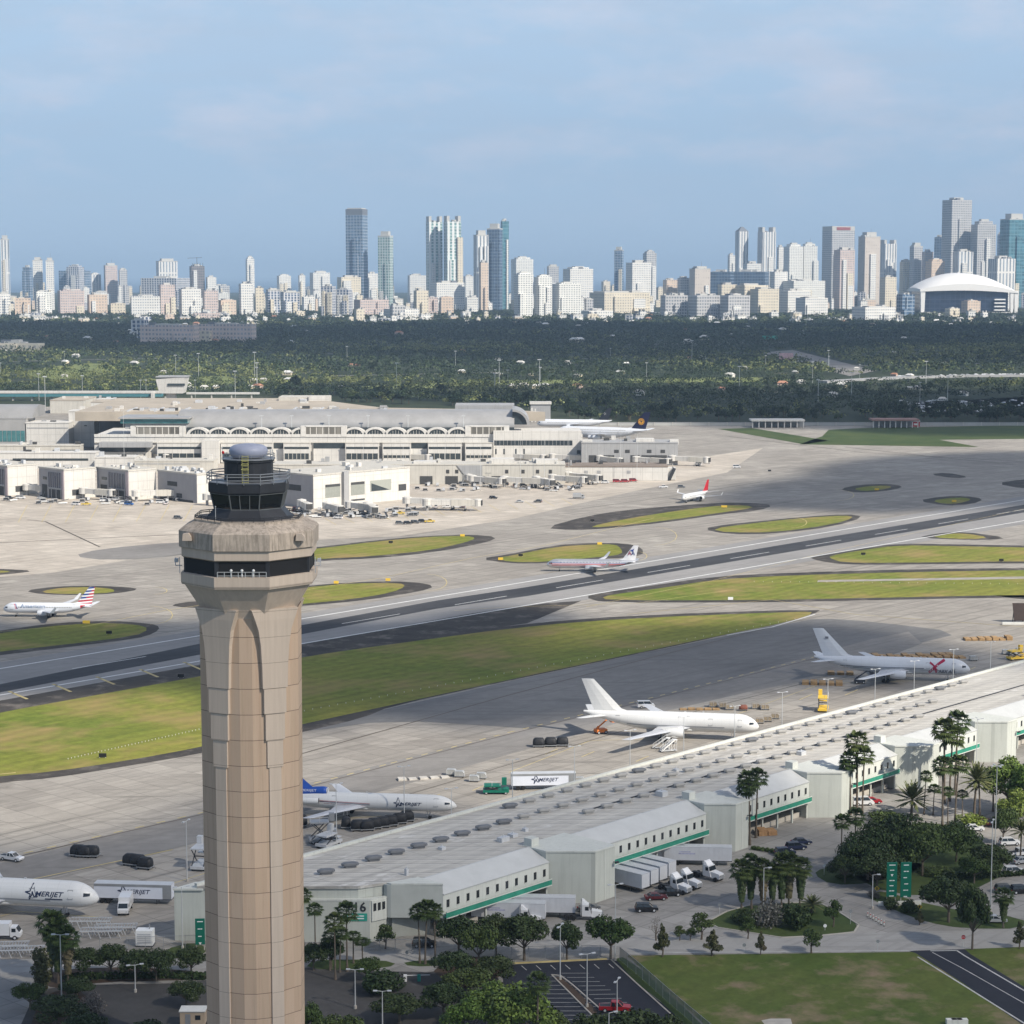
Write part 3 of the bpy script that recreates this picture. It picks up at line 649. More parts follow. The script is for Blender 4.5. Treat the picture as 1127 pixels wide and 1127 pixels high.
for si,(a,b) in enumerate(SEC):
    yy=YO; zlo,zhi=4.0,8.7
    MB().profx([(yy,zlo),(yy+6.8,zlo),(yy+6.8,WH+.02),(yy+5,WH+.02),(yy,zhi)],a+.03,b-.03).build('office_wall',M_wallw,wh)
    m=MB(); m.profx([(yy-.2,zhi-.02),(yy+5.2,WH+.3),(yy+5.6,WH+.42),(yy+5.2,WH+.42),(yy-.2,zhi+.12)],a+.06,b-.06); m.build('office_roof',M_sheet,wh)
    n=int((b-a)//2.75)
    for k in range(n):
        s=a+(k+.5)*(b-a)/n
        m=MB(); m.box(s-.4,s+.4,yy-.04,yy+.02,6.0,7.5); o=m.build('office_window',sill,wh)
        m=MB(); m.box(s-.5,s+.5,yy-.1,yy-.0,5.88,5.99); m.build('window_sill',M_wallw,o)
    m=MB(); m.box(a+.05,b-.05,yy-.75,yy-.02,4.2,4.4); m.box(a+.05,b-.05,yy-.9,yy-.75,4.15,5.45); m.build('canopy',M_canopy,wh)
    m=MB(); m.box(a+.05,b-.05,yy-.97,yy-.91,5.3,5.5); m.box(a+.05,b-.05,yy-.97,yy-.91,4.05,4.25); m.build('canopy_trim',M_wallw,wh)
    nd=max(2,int((b-a)//5.2))
    for k in range(nd):
        s=a+(k+.5)*(b-a)/nd
        MB().box(s-1.6,s+1.6,13.1,13.18,1.1,3.8).build('dock_door',mat('dock door',(.09,.10,.10),.6,var=.3,sc=.8),wh)
    for k in range(nd+1):
        s=a+.4+k*(b-a-.8)/nd
        MB().box(s-.2,s+.2,yy+.2,yy+.6,0,3.99).build('dock_column',M_wall,wh)
    MB().box(a+.3,b-.3,yy+2.2,13.05,0,1.1).build('dock_platform',M_conc,wh)
# left end: gate block with number, link with windows, overhanging end block (all end faces skewed)
gp=(-48.3,15.6)
MB().prism([gp,(-44.6,14.9),(-44.6,15.3),(-49.0,17.6),wx(15,(-49,17.6)),wx(15.6,gp)],0,8.0).build('gate_block',M_wall,wh)
MB().prism([(-48.2,15.45),(-44.6,14.75),(-44.6,15.35),(-49.0,17.6),wx(15,(-49,17.6)),wx(15.7,(-48.25,15.4))],8.0,8.35).build('gate_block_coping',M_wallw,wh)
e0=(-37.5,YO+.02); e1=wx(10.0,e0)
MB().prism([e1,(-44.6,14.7),(-44.6,15.5),(-38,13.3),(-37.45,13.3),e0],4.2,WH+.12).build('end_block',mat('ribbed end wall',(.46,.475,.44),.7,var=.06,sc=.3,grime=.1),wh)
MB().prism([wx(-.1,e1),(-44.3,15),(-38,13.4),(-37.5,13.4),(-37.45,e0[1]-.12),(e0[0],e0[1]-.15)],WH+.12,WH+.45).build('end_block_coping',M_wallw,wh)
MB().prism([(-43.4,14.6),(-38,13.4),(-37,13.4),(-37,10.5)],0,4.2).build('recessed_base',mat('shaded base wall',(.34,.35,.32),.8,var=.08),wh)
MB().prism([(-48,15.48),(-44.7,14.86),(-44.7,14.66),(-48,15.28)],4.0,8.0).build('link_wall',M_wallw,wh)
for k in range(3):
    f=.2+.3*k; x=-48+3.3*f; y=15.28-.62*f
    MB().box(x-.36,x+.36,y-.06,y+.1,6.0,7.5).build('link_window',sill,wh)
def text(s,size,mt,name,parent,M,depth=.02,italic=0,bold=0,fit=None,mapf=None,align='CENTER'):
    cu=bpy.data.curves.new('letters','FONT'); cu.body=s; cu.size=size; cu.shear=italic; cu.align_x=align; cu.align_y='CENTER'; cu.offset=bold; cu.resolution_u=2
    to=bpy.data.objects.new('letters',cu); COL.objects.link(to)
    bpy.context.view_layer.update()
    me=bpy.data.meshes.new_from_object(to.evaluated_get(bpy.context.evaluated_depsgraph_get()))
    bpy.data.objects.remove(to); bpy.data.curves.remove(cu)
    if fit and len(me.vertices):
        xs=[v.co.x for v in me.vertices]; k=fit/(max(xs)-min(xs)); c=(max(xs)+min(xs))/2
        for v in me.vertices: v.co.x=(v.co.x-c)*k
    if mapf:
        bm=bmesh.new(); bm.from_mesh(me); bmesh.ops.triangulate(bm,faces=bm.faces)
        bmesh.ops.subdivide_edges(bm,edges=[e for e in bm.edges if e.calc_length()>size*.25],cuts=2)
        for v in bm.verts: v.co=mapf(v.co)
        bm.to_mesh(me); bm.free()
    elif M is not None: me.transform(M)
    me.materials.clear(); me.materials.append(mt); me.name=name
    o=bpy.data.objects.new(name,me); COL.objects.link(o)
    if parent is not None: o.parent=parent
    return o
FACE_U=Matrix.Rotation(-UA,4,'Z')@Matrix(((1,0,0,0),(0,0,-1,0),(0,1,0,0),(0,0,0,1)))    # letters on a skewed end face, read from the camera's side
FACE_Y=Matrix(((1,0,0,0),(0,0,-1,0),(0,1,0,0),(0,0,0,1)))     # letters on a wall facing local -y
p6=wx(2.6,gp); n_=(-.737*.09,-.676*.09)
m=MB(); m.box(-2.1,2.1,-.05,0,-.75,.75); m.xf(Matrix.Translation((p6[0]+n_[0]*.6,p6[1]+n_[1]*.6,4.9))@Matrix.Rotation(-UA,4,'Z')); sgo=m.build('wall_sign',M_teal,wh)
text('716',2.6,M_dark,'building_number',wh,Matrix.Translation((p6[0]+n_[0],p6[1]+n_[1],6.8))@FACE_U,bold=.05)
for r_,(x0,x1) in enumerate(((-1.6,1.5),(-1.1,.4),(-.2,1.5))):
    m=MB(); m.box(x0,x1,-.1,-.05,.25-.5*min(r_,1)-.1,.25-.5*min(r_,1)+.1); m.xf(Matrix.Translation((p6[0]+n_[0]*.6,p6[1]+n_[1]*.6,4.9))@Matrix.Rotation(-UA,4,'Z')); m.build('glyph_bar',M_white,sgo)
# ================================================================== AIRCRAFT
def skin_mat(name,c):
    m,nt,b=newmat(name); o=nt.obj(); x,y,z=nt.sep(o)
    g=nt.ramp(nt.noise(nt.mapv(o,(.12,1.2,1.2)),1.0,6,.65),[(.42,0),(.75,1)]); col=nt.mix(nt.m('MULTIPLY',g,.22),c,cl(c,.62))
    bl=nt.ramp(z,[(.0,1),(1.0,0)]) if False else None
    p=nt.m('LESS_THAN',nt.m('FRACT',nt.m('DIVIDE',x,2.35)),.018); p2=nt.m('LESS_THAN',nt.m('FRACT',nt.m('DIVIDE',z,1.25)),.025)
    col=nt.mix(nt.m('MULTIPLY',nt.m('MAXIMUM',p,p2),.35),col,cl(c,.5))
    nt.l.new(col,b.inputs['Base Color']); b.inputs['Roughness'].default_value=.38; b.inputs['Specular IOR Level'].default_value=.45; MC[name]=m; return m
M_skin=skin_mat('white aircraft paint',(.68,.68,.665)); M_skin2=skin_mat('pale grey aircraft paint',(.64,.66,.69))
M_silver=mat('bare polished metal',(.62,.62,.63),.28,.65,var=.08,sc=.4)
M_wing=mat('wing grey',(.55,.56,.58),.4,.1,var=.06)
M_belly=mat('belly grey',(.30,.31,.33),.45,var=.1)
def flag_tail():
    m,nt,b=newmat('striped tail paint'); o=nt.obj(); x,y,z=nt.sep(o)
    q=nt.m('SUBTRACT',z,nt.m('MULTIPLY',x,-.10)); k=nt.m('LESS_THAN',nt.m('FRACT',nt.m('DIVIDE',q,1.15)),.52)
    left=nt.m('LESS_THAN',nt.m('ADD',x,nt.m('MULTIPLY',z,.78)),-8.9); up=nt.m('GREATER_THAN',z,6.9)
    red=(.50,.03,.05); blu=(.02,.06,.26)
    c=nt.mix(nt.m('MULTIPLY',up,nt.m('SUBTRACT',1.0,left)),red,blu)
    nt.l.new(nt.mix(k,(.8,.8,.8),c),b.inputs['Base Color']); b.inputs['Roughness'].default_value=.35
    return m
class Plane:
    def __init__(s,name,label,loc,hd,L,Rr,skin,cat='airplane',nose=.115,tail=.62,zc=None,tailup=.78,group=None):
        s.L=L; s.R=Rr; s.zc=zc if zc else Rr+2.0; s.nose=nose; s.tail=tail; s.up=tailup; s.skin=skin
        s.t=thing(name,label,cat,loc,hd,group)
        rings=[]; N=24
        ts=[0,.004,.012,.025,.045,.07,.095,.12,.16,.25,.4,.5,.6,.66,.72,.78,.84,.89,.93,.965,.99,1.0]
        for t in ts:
            x,z,r=s.sec(t); rings.append([(x,r*math.cos(2*PI*i/N),z+r*math.sin(2*PI*i/N)*1.04) for i in range(N)])
        s.fus=MB().loft(rings).build('fuselage',skin,s.t); smooth_by_angle(s.fus,60)
    def sec(s,t):
        r=s.R; z=s.zc
        if t<s.nose:
            q=1-t/s.nose; r=s.R*max(.03,(1-q**2.1)**.62); z-=s.R*.30*q**1.8
        if t>s.tail:
            q=(t-s.tail)/(1-s.tail); r=s.R*(1-.90*q**1.55); z+=s.R*s.up*q**1.6
        return (s.L*(.5-t),z,r)
    def on(s,x,z,side,off=.03):
        "point of the skin at length x and height z"
        xx,zz,r=s.sec(min(1,max(0,.5-x/s.L))); dz=max(-.98*r,min(.98*r,(z-zz)/1.04)); return (x,side*(math.sqrt(r*r-dz*dz)+off),z)
    def band(s,name,z0,z1,x0,x1,m,follow=True,n=26,slope=0):
        for side in (-1,1):
            mb=MB(); vs=[]
            for i in range(n+1):
                x=x0+(x1-x0)*i/n; xx,zz,r=s.sec(.5-x/s.L); k=r/s.R if follow else 1
                for j in range(3):
                    q=(z0+(z1-z0)*j/2)
                    z=(zz+q*k if follow else s.zc+q)+slope*i/n
                    vs.append(s.on(x,z,side,.025))
            fs=[]
            for i in range(n):
                for j in range(2):
                    a=i*3+j; f=(a,a+3,a+4,a+1); fs.append(f if side<0 else f[::-1])
            mb.add(vs,fs); o=mb.build(name,m,s.t,True)
    def cockpit(s,t0=.028,t1=.052,z0=.10,z1=.36):
        n=4
        for side in (-1,1):
            vs=[];
            for i in range(n+1):
                t=t0+(t1-t0)*i/n; x,zz,r=s.sec(t)
                for k in (z0*(1-.15*i/n),z1*(.8+.2*i/n)):
                    zz2=s.zc+s.R*k-.04*s.R; vs.append(s.on(x,min(zz2,zz+r*.97),side,.03))
            fs=[(2*i,2*i+2,2*i+3,2*i+1) for i in range(n)]
            MB().add(vs,[f if side<0 else f[::-1] for f in fs]).build('cockpit_window',M_glass,s.t)
        x,zz,r=s.sec(t0)
    def doors(s,ts,m=None):
        m=m or M_grey
        for t in ts:
            x=s.L*(.5-t)
            for side in (-1,1):
                mb=MB(); w=.5; pts=[(x-w,-.35),(x+w,-.35),(x+w,1.4),(x-w,1.4)]
                pp=[s.on(a,s.zc+b,side,.03) for a,b in pts]; pp.append(pp[0]); mb.path(pp,.06,4); mb.build('door_outline',m,s.t)
    def wings(s,span,root,tip,sweep,x0,dihed=5,th=.12,wl=0,m=None,zoff=-.55):
        s.wm=m or M_wing; h=span/2
        for side in (-1,1):
            rings=[]
            for y,c,xo in ((0,root,0),(s.R*1.0,root*.96,-s.R*math.tan(R(sweep))),(h*.38,root*.58,-h*.38*math.tan(R(sweep))),(h,tip,-h*math.tan(R(sweep)))):
                z=s.zc+s.R*zoff+y*math.tan(R(dihed)); t=c*th*(1-.4*y/h)
                rings.append([(x0+xo,side*y,z),(x0+xo-c*.25,side*y,z+t*.55),(x0+xo-c*.6,side*y,z+t*.4),(x0+xo-c,side*y,z),(x0+xo-c*.6,side*y,z-t*.35),(x0+xo-c*.25,side*y,z-t*.45)])
            if side>0: rings=[r[::-1] for r in rings]
            o=MB().loft(rings).build('wing',s.wm,s.t)
            if wl:
                y=h; z=s.zc+s.R*zoff+y*math.tan(R(dihed)); xo=x0-h*math.tan(R(sweep))
                w=MB(); w.loft([[(xo,side*y,z),(xo-tip*.5,side*(y+.07),z),(xo-tip,side*y,z),(xo-tip*.5,side*(y-.07),z)],[(xo-tip*.75-wl*.4,side*(y+wl*.2),z+wl),(xo-tip-wl*.35,side*(y+wl*.2+.05),z+wl),(xo-tip*1.2-wl*.45,side*(y+wl*.2),z+wl),(xo-tip-wl*.35,side*(y+wl*.2-.05),z+wl)]])
                w.build('winglet',s.skin,s.t)
        xx=x0-root*.5
        o=MB().ell((xx,0,s.zc-s.R*.72),(root*.72,s.R*.92,s.R*.42),16,8).build('wing_fairing',s.skin,s.t,True)
    def engines(s,ys,x0,sweep,L,r,m,zoff=-1.0,dihed=5,lip=None):
        for y0 in ys:
            for side in (-1,1):
                x=x0-y0*math.tan(R(sweep))+L*.62; z=s.zc+s.R*zoff+y0*math.tan(R(dihed)); z=max(z,r+.55)
                pr=[(r*.88,0),(r*.97,-.12*L),(r,-.35*L),(r*.9,-.72*L),(r*.72,-L*.86)]
                rings=[[(x+q,side*y0+rr*math.cos(2*PI*i/18),z+rr*math.sin(2*PI*i/18)) for i in range(18)] for rr,q in pr]
                e=MB().loft(rings,cap=False).build('engine',m,s.t,True)
                MB().loft([[(x+q,side*y0+rr*math.cos(2*PI*i/18),z+rr*math.sin(2*PI*i/18)) for i in range(18)] for rr,q in ((r*.88,.0),(r*.8,-.05*L),(r*.78,-.25*L),(.05,-.26*L))],cap=False).build('intake',M_dark,e)
                MB().loft([[(x+q,side*y0+rr*math.cos(2*PI*i/14),z+rr*math.sin(2*PI*i/14)) for i in range(14)] for rr,q in ((r*.62,-.8*L),(r*.5,-1.0*L),(r*.2,-1.12*L),(.05,-1.2*L))]).build('exhaust',M_grey,e)
                p=MB(); p.hexa([(x-.15*L,side*y0-.15,z+r*.85),(x-.95*L,side*y0-.15,z+r*.5),(x-.95*L,side*y0+.15,z+r*.5),(x-.15*L,side*y0+.15,z+r*.85)],[(x-.3*L,side*y0-.12,z+r*1.15),(x-1.15*L,side*y0-.12,z+r*1.1),(x-1.15*L,side*y0+.12,z+r*1.1),(x-.3*L,side*y0+.12,z+r*1.15)]); p.build('pylon',m,e)
    def fin(s,x0,root,tip,h,sweep,m,z0=None,dorsal=0,th=.10):
        z0=z0 if z0 else s.zc+s.R*.75; s.finz=z0; s.fx=x0; s.fh=h; s.fsw=sweep
        rings=[]
        for k in (0,.12,1):
            c=root+(tip-root)*k+(dorsal*(1-k/.12) if k<.12 else 0); x=x0-h*k*math.tan(R(sweep))+(dorsal*(1-k/.12) if k<.12 else 0); z=z0+h*k; t=(root+(tip-root)*k)*th*.5
            rings.append([(x,0,z),(x-c*.3,t,z),(x-c*.65,t*.8,z),(x-c,0,z),(x-c*.65,-t*.8,z),(x-c*.3,-t,z)])
        return MB().loft(rings).build('tail_fin',m,s.t)
    def tailplane(s,span,root,tip,sweep,x0,z,m,dihed=6):
        h=span/2
        for side in (-1,1):
            rings=[]
            for y,c in ((0,root),(h,tip)):
                x=x0-y*math.tan(R(sweep)); zz=z+y*math.tan(R(dihed)); t=c*.05
                q=[(x,side*y,zz),(x-c*.4,side*y,zz+t),(x-c,side*y,zz),(x-c*.4,side*y,zz-t)]; rings.append(q if side<0 else q[::-1])
            MB().loft(rings).build('tailplane',m,s.t)
    def gear(s,xn,xm,tr,r=.55,twin=True):
        for x,y,k in ((xn,0,.75),(xm,-tr,1),(xm,tr,1)):
            g=MB(); g.tube((x,y,s.zc-s.R*.8),(x,y,r*k),.13*k+.05); g.tube((x,y-.45*k,r*k),(x,y+.45*k,r*k),.1); g.box(x-.9*k,x-.8*k,y-.5,y+.5,r*2*k,s.zc-s.R*.85)
            o=g.build('landing_gear',M_lgrey,s.t)
            for dx in ((-.65,.65) if (twin and y) else (0,)):
                for dy in (-.45,.45):
                    w=MB(); w.tube((x+dx,y+dy*k-.16,r*k),(x+dx,y+dy*k+.16,r*k),r*k,r*k,14); w.build('wheel',M_black,o)
    def letters(s,txt,size,xc,zc,m,name='lettering',italic=0,bold=.0,fit=None,sides=(-1,)):
        for side in sides:
            f=lambda c:(lambda x,z:s.on(x,z,side,.05))(xc+(c.x if side<0 else -c.x),zc+c.y)
            text(txt,size,m,name,s.t,None,italic=italic,bold=bold,fit=fit,mapf=lambda c:Vector(f(c)))
    def shape(s,polys,xc,zc,k,m,name,side=-1):
        bm=bmesh.new()
        for p in polys:
            vs=[bm.verts.new((a*k,b*k,0)) for a,b in p]; bm.faces.new(vs)
        bmesh.ops.triangulate(bm,faces=bm.faces); bmesh.ops.subdivide_edges(bm,edges=bm.edges,cuts=2)
        for v in bm.verts: v.co=Vector(s.on(xc+v.co.x,zc+v.co.y,side,.05))
        me=bpy.data.meshes.new(name); bm.to_mesh(me); bm.free(); me.materials.append(m)
        o=bpy.data.objects.new(name,me); COL.objects.link(o); o.parent=s.t; return o
    def beacon(s,xs):
        for x in xs:
            m=MB(); m.prism([(x-.25,-.05),(x+.25,-.05),(x+.25,.05),(x-.25,.05)],s.zc+s.R*1.0,s.zc+s.R*1.16); m.build('antenna_blade',M_lgrey,s.t)
def strip(pts,w):
    "open polyline to quads"
    out=[]
    for (a,b),(c,d) in zip(pts,pts[1:]):
        L=math.hypot(c-a,d-b); nx,ny=-(d-b)/L*w/2,(c-a)/L*w/2
        out.append([(a-nx,b-ny),(c-nx,d-ny),(c+nx,d+ny),(a+nx,b+ny)])
    return out
STAR=[(-.15,-1.0),(.05,-.15),(-.75,.12),(-.02,.22),(.25,1.25),(1.15,-.55),(.62,-.55),(.34,.22),(.30,-.25),(-.15,-1.0)]
M_ink=mat('dark blue lettering',(.018,.03,.075),.4,var=0)
def big767(name,label,px,py,hd,skin,fin_m=None,wl=0):
    p=Plane(name,label,P(px,py),hd,48.5,2.52,skin,zc=4.75,tail=.60)
    p.wings(47.6,9.2,2.3,33,7.0,2.2,wl=wl); p.engines((7.9,),5.6,31,5.6,1.35,skin,zoff=-.92)
    p.fin(-12.6,8.6,3.4,9.2,44,fin_m or skin,dorsal=2.5); p.tailplane(18.6,5.6,2.0,34,-16.8,p.zc+.9,skin)
    p.cockpit(); p.gear(17.5,-1.8,4.6,.57); p.doors((.105,.27,.80)); p.beacon((4,-3,9))
    p.band('belly_panel',-1.02,-.72,15,-12,M_belly,follow=False)
    return p
wt=big767('cargo_jet','plain white unmarked cargo jet parked behind the middle of the warehouse roof',738,812,R(-10),M_skin)
ab=big767('cargo_jet','pale grey cargo jet with a red X mark near its nose, at the far right',981,748,R(-10),M_skin2)
m_cr=mat('crimson mark',(.38,.015,.06),.4,var=0); m_gr=mat('slate stripe',(.16,.17,.20),.4,var=.05)
ab.band('cheat_stripe',-.55,-.28,10,-16,m_gr,follow=False); ab.band('cheat_stripe',-.95,-.85,6,-14,m_gr,follow=False)
ab.shape(strip([(-2.1,-1.9),(-.6,-.3),(.8,1.0),(2.6,2.1)],.75)+strip([(-1.9,1.3),(-.9,.6),(-.1,-.4),(.1,-1.9)],.55)+strip([(-1.0,-.9),(.5,-.9)],.3),13.7,5.0,1.02,m_cr,'tail_mark')
ab.letters('ABX AIR',1.5,17.0,3.5,m_gr,italic=.25,bold=.05,fit=5.2)
m=MB(); m.prism([(-20.9,-.5),(-19.9,-.5),(-19.9,-.46),(-20.9,-.46)],12.6,13.3); m.build('fin_flag',m_gr,ab.t)
aj=big767('cargo_jet','white cargo jet with dark blue star lettering, cut off at the lower left edge',-18,1004.5,R(-9),M_skin,wl=2.6)
def star_name(p,xc,zc,k,size,fit,m=M_ink):
    p.shape(strip(STAR,.16),xc,zc,k,m,'star_mark')
    p.letters('MERIJET',size,xc+fit/2+k*.75,zc-k*.12,m,italic=.3,bold=.02,fit=fit)
star_name(aj,10.9,5.35,1.35,1.35,6.0); aj.shape([[(-1.8,-.12),(1.8,-.12),(1.8,.12),(-1.8,.12)]],15.8,4.25,1,M_ink,'small_lettering_bar')
# three-engined jet with a blue T tail
tj=Plane('trijet','white three engined cargo jet with blue tail beside the dark cargo row',P(395,898.5),R(-7),46.7,1.9,M_skin,zc=3.75,nose=.12,tail=.66,tailup=.55)
tj.wings(32.9,7.6,2.2,34,3.2,3,wl=0); tj.cockpit(.03,.056); tj.gear(17,-2.2,2.9,.5,False); tj.doors((.10,.62)); tj.beacon((2,))
for side in (-1,1):
    y=side*2.9; z=tj.zc+.45; pr=[(.70,-9.0),(.82,-9.7),(.85,-11.6),(.72,-13.6),(.52,-14.9)]
    e=MB().loft([[(x,y+r*math.cos(2*PI*i/16),z+r*math.sin(2*PI*i/16)) for i in range(16)] for r,x in pr],cap=False).build('engine',M_skin,tj.t,True)
    MB().lathe([(.7,0),(.66,.3),(.1,.5)],14).xf(Matrix.Translation((-9.05,y,z))@Matrix.Rotation(-PI/2,4,'Y')).build('intake',M_dark,e)
    MB().lathe([(.5,0),(.4,.5),(.1,.8)],14).xf(Matrix.Translation((-14.8,y,z))@Matrix.Rotation(-PI/2,4,'Y')).build('exhaust',M_dark,e)
    MB().hexa([(-9.8,min(y,side*1.5),z-.1),(-13.3,min(y,side*1.4),z-.1),(-13.3,max(y,side*1.4),z-.1),(-9.8,max(y,side*1.5),z-.1)],[(-9.8,min(y,side*1.5),z+.15),(-13.3,min(y,side*1.4),z+.15),(-13.3,max(y,side*1.4),z+.15),(-9.8,max(y,side*1.5),z+.15)]).build('pylon',M_skin,e)
tj.fin(-9.2,10.0,4.6,6.1,50,M_blue,z0=tj.zc+1.5,dorsal=2.5); tj.tailplane(10.9,4.0,1.8,34,-18.6,tj.zc+7.5,M_blue,dihed=-3)
MB().loft([[(x,r*math.cos(2*PI*i/16),tj.zc+z+r*math.sin(2*PI*i/16)) for i in range(16)] for x,z,r in ((-7.6,2.15,.95),(-8.4,2.2,1.05),(-10.5,2.15,1.0),(-14,1.6,.9),(-17,1.0,.6))]).build('centre_intake',M_blue,tj.t,True)
MB().loft([[(x,r*math.cos(2*PI*i/16),tj.zc+2.15+r*math.sin(2*PI*i/16)) for i in range(16)] for x,r in ((-7.35,.96),(-7.3,.85),(-7.62,.80),(-7.62,.97))],cap=False).build('intake_lip',M_white,tj.t,True)
text('AMERIJET',.8,M_white,'tail_lettering',tj.t,Matrix.Translation((-12.2,-.72-.4,tj.zc+2.45))@FACE_Y,fit=4.6)
m_dr=mat('maroon stripe',(.28,.02,.04),.4,var=0)
tj.band('red_stripe',.28,.40,-11,3,m_dr,follow=False,slope=-.5); tj.band('blue_stripe',.10,.22,-11,3,M_ink,follow=False,slope=-.6); tj.band('red_stripe',-.35,-.28,-8,2,m_dr,follow=False,slope=-.4)
star_name(tj,9.4,3.95,1.0,.95,5.2)
def narrow(name,label,px,py,hd,L,skin,fin_m,Rr=1.9,span=34.3,wl=2.2,finh=6.6):
    p=Plane(name,label,P(px,py),hd,L,Rr,skin,zc=Rr+1.55,tail=.64)
    p.wings(span,7.0,1.6,27,L*.10,6,wl=wl); p.engines((4.9,),L*.075,27,4.0,1.05,skin,zoff=-.85)
    p.fin(-L*.315,6.0,2.2,finh,38,fin_m,dorsal=3.2); p.tailplane(13.5,4,1.4,32,-L*.37,p.zc+.8,skin); p.cockpit(.028,.06); p.gear(L*.36,-L*.03,2.8,.5,False); p.doors((.11,.80))
    return p
def win_mat(name,skin):
    m,nt,b=newmat(name); o=nt.obj(); x,y,z=nt.sep(o)
    k=nt.m('LESS_THAN',nt.m('FRACT',nt.m('DIVIDE',x,.62)),.5)
    nt.l.new(nt.mix(k,skin,(.03,.035,.04)),b.inputs['Base Color']); b.inputs['Roughness'].default_value=.3; return m
M_cabin=win_mat('cabin windows',(.74,.74,.74))
def cabin_windows(p,z,x0,x1):
    p.band('cabin_windows',z-p.zc-.2,z-p.zc+.2,x0,x1,M_cabin,follow=False)
aa=narrow('passenger_jet','silver passenger jet with red and blue stripes and large tail letters on the runway',652,629,PI+R(-3),39.5,M_silver,mat('pale grey tail',(.66,.66,.68),.35,.1,var=.04))
m_r=mat('stripe red',(.52,.03,.05),.35,var=0); m_b=mat('stripe blue',(.03,.06,.25),.35,var=0)
aa.band('red_stripe',-.15,.12,18.5,-14,m_r,follow=False); aa.band('white_stripe',.12,.32,18.2,-14,M_skin,follow=False); aa.band('blue_stripe',.32,.56,17.8,-14.5,m_b,follow=False)
aa.band('lower_stripe',-.8,-.62,17.5,-10,m_r,follow=False)
cabin_windows(aa,aa.zc+.75,14,-12)
# heading is reversed, so the side seen is +y: letters are mirrored about x
FACE_YB=Matrix(((-1,0,0,0),(0,0,1,0),(0,1,0,0),(0,0,0,1)))
text('A',2.5,mat('tail letter red',(.30,.08,.11),.4,var=0),'tail_letter',aa.t,Matrix.Translation((-16.0,.37,8.0))@FACE_YB,bold=.03); text('A',2.5,mat('tail letter blue',(.07,.09,.2),.4,var=0),'tail_letter',aa.t,Matrix.Translation((-17.5,.37,8.0))@FACE_YB,bold=.03)
m=MB(); m.add([(-15.9,.36,9.6),(-17.4,.36,8.7),(-18.0,.36,10.2),(-17.0,.36,9.6)],[(3,2,1,0)]); m.build('tail_emblem',m_b,aa.t)
an_=narrow('passenger_jet','white passenger jet with red, white and blue striped tail at the left edge',53,679,PI+R(-3),33.8,M_skin2,flag_tail(),span=34.1)
an_.letters('American',1.9,5.3,an_.zc+.75,mat('slate lettering',(.19,.25,.36),.4,var=0),bold=.03,fit=9.5,sides=(1,))
for k,(dx,mm) in enumerate(((0,m_b),(.45,m_r))): an_.shape([[(1.1+dx-1,.9),(1.5+dx-1,.9),(.6+dx-1,-.8),(.2+dx-1,-.8)]],11.6,an_.zc+.7,1,mm,'eagle_mark',side=1)
cabin_windows(an_,an_.zc+.45,11.5,-9.5)
an_.band('tail_stripes',-.9,.8,-12.5,-14.2,m_r,follow=True,n=4)
dl=narrow('passenger_jet','small white passenger jet with a red tail taxiing near the concourse end',765,551.5,PI+R(57),30,M_skin,mat('vermilion tail',(.50,.02,.03),.35,var=.04),Rr=1.75,span=28,wl=1.6,finh=6.4)
cabin_windows(dl,dl.zc+.35,10,-8)
# wide double-deck jet in the shade by the right concourse
lf=Plane('double_deck_jet','large white double deck jet with round gold emblem on its dark blue tail',P(662,488),PI+R(-20),72,4.1,M_skin2,zc=8.4,nose=.10,tail=.58,tailup=.7)
lf.wings(74,16,4,34,13,6,wl=0); lf.engines((14,24),11,34,7,1.7,M_skin2,zoff=-1.0); m_nv=mat('midnight tail',(.012,.014,.05),.35,var=.05)
lf.fin(-22.5,12,5,13.8,39,m_nv,z0=lf.zc+2.4); lf.tailplane(30,9,3,36,-24,lf.zc+1.5,M_skin2); lf.cockpit(.02,.035); lf.gear(24,-3,6,.7); cabin_windows(lf,lf.zc+.4,26,-22); cabin_windows(lf,lf.zc+2.1,24,-20); lf.doors((.1,.3,.5,.7))
m_go=mat('gold disc',(.75,.36,.03),.4,var=0)
fx,fz=-31.5,lf.zc+9.0
m=MB(); m.add([(fx+2.5*math.cos(2*PI*i/28),.62,fz+2.5*math.sin(2*PI*i/28)) for i in range(28)],[tuple(range(28))]); m.build('tail_disc',m_go,lf.t)
m=MB()
for poly in ([(0,-1.9),(.3,-.4),(1.9,1.2),(.9,.2),(-.1,.2)],[(0,-1.9),(-.2,-.2),(-1.7,.9),(-1.0,.9),(.0,.3)],[(-.1,.1),(.3,.2),(-.2,1.9),(-.5,1.7)]):
    m.add([(fx-a,.66,fz+b) for a,b in poly],[tuple(range(len(poly)))])
a=[(fx+2.1*math.cos(2*PI*i/28),.66,fz+2.1*math.sin(2*PI*i/28)) for i in range(28)]; a2=[(fx+1.85*math.cos(2*PI*i/28),.66,fz+1.85*math.sin(2*PI*i/28)) for i in range(28)]
m.add(a+a2,[(i,(i+1)%28,28+(i+1)%28,28+i) for i in range(28)]); m.build('tail_emblem',m_nv,lf.t)
sa=Plane('widebody_jet','white widebody jet with a dark tail behind the double deck jet',P(632,473),PI+R(-8),62,3.0,M_skin2,zc=5.6,tail=.6)
sa.wings(60,12,3,33,9,6); sa.engines((10,),8,33,6,1.6,M_skin2); sa.fin(-19,9,3.6,10.5,40,mat('black tail',(.02,.022,.03),.35,var=.05)); sa.tailplane(20,6,2,34,-22,sa.zc+1,M_skin2); sa.cockpit(.025,.045); sa.gear(20,-2,5,.6); cabin_windows(sa,sa.zc+.4,22,-20)
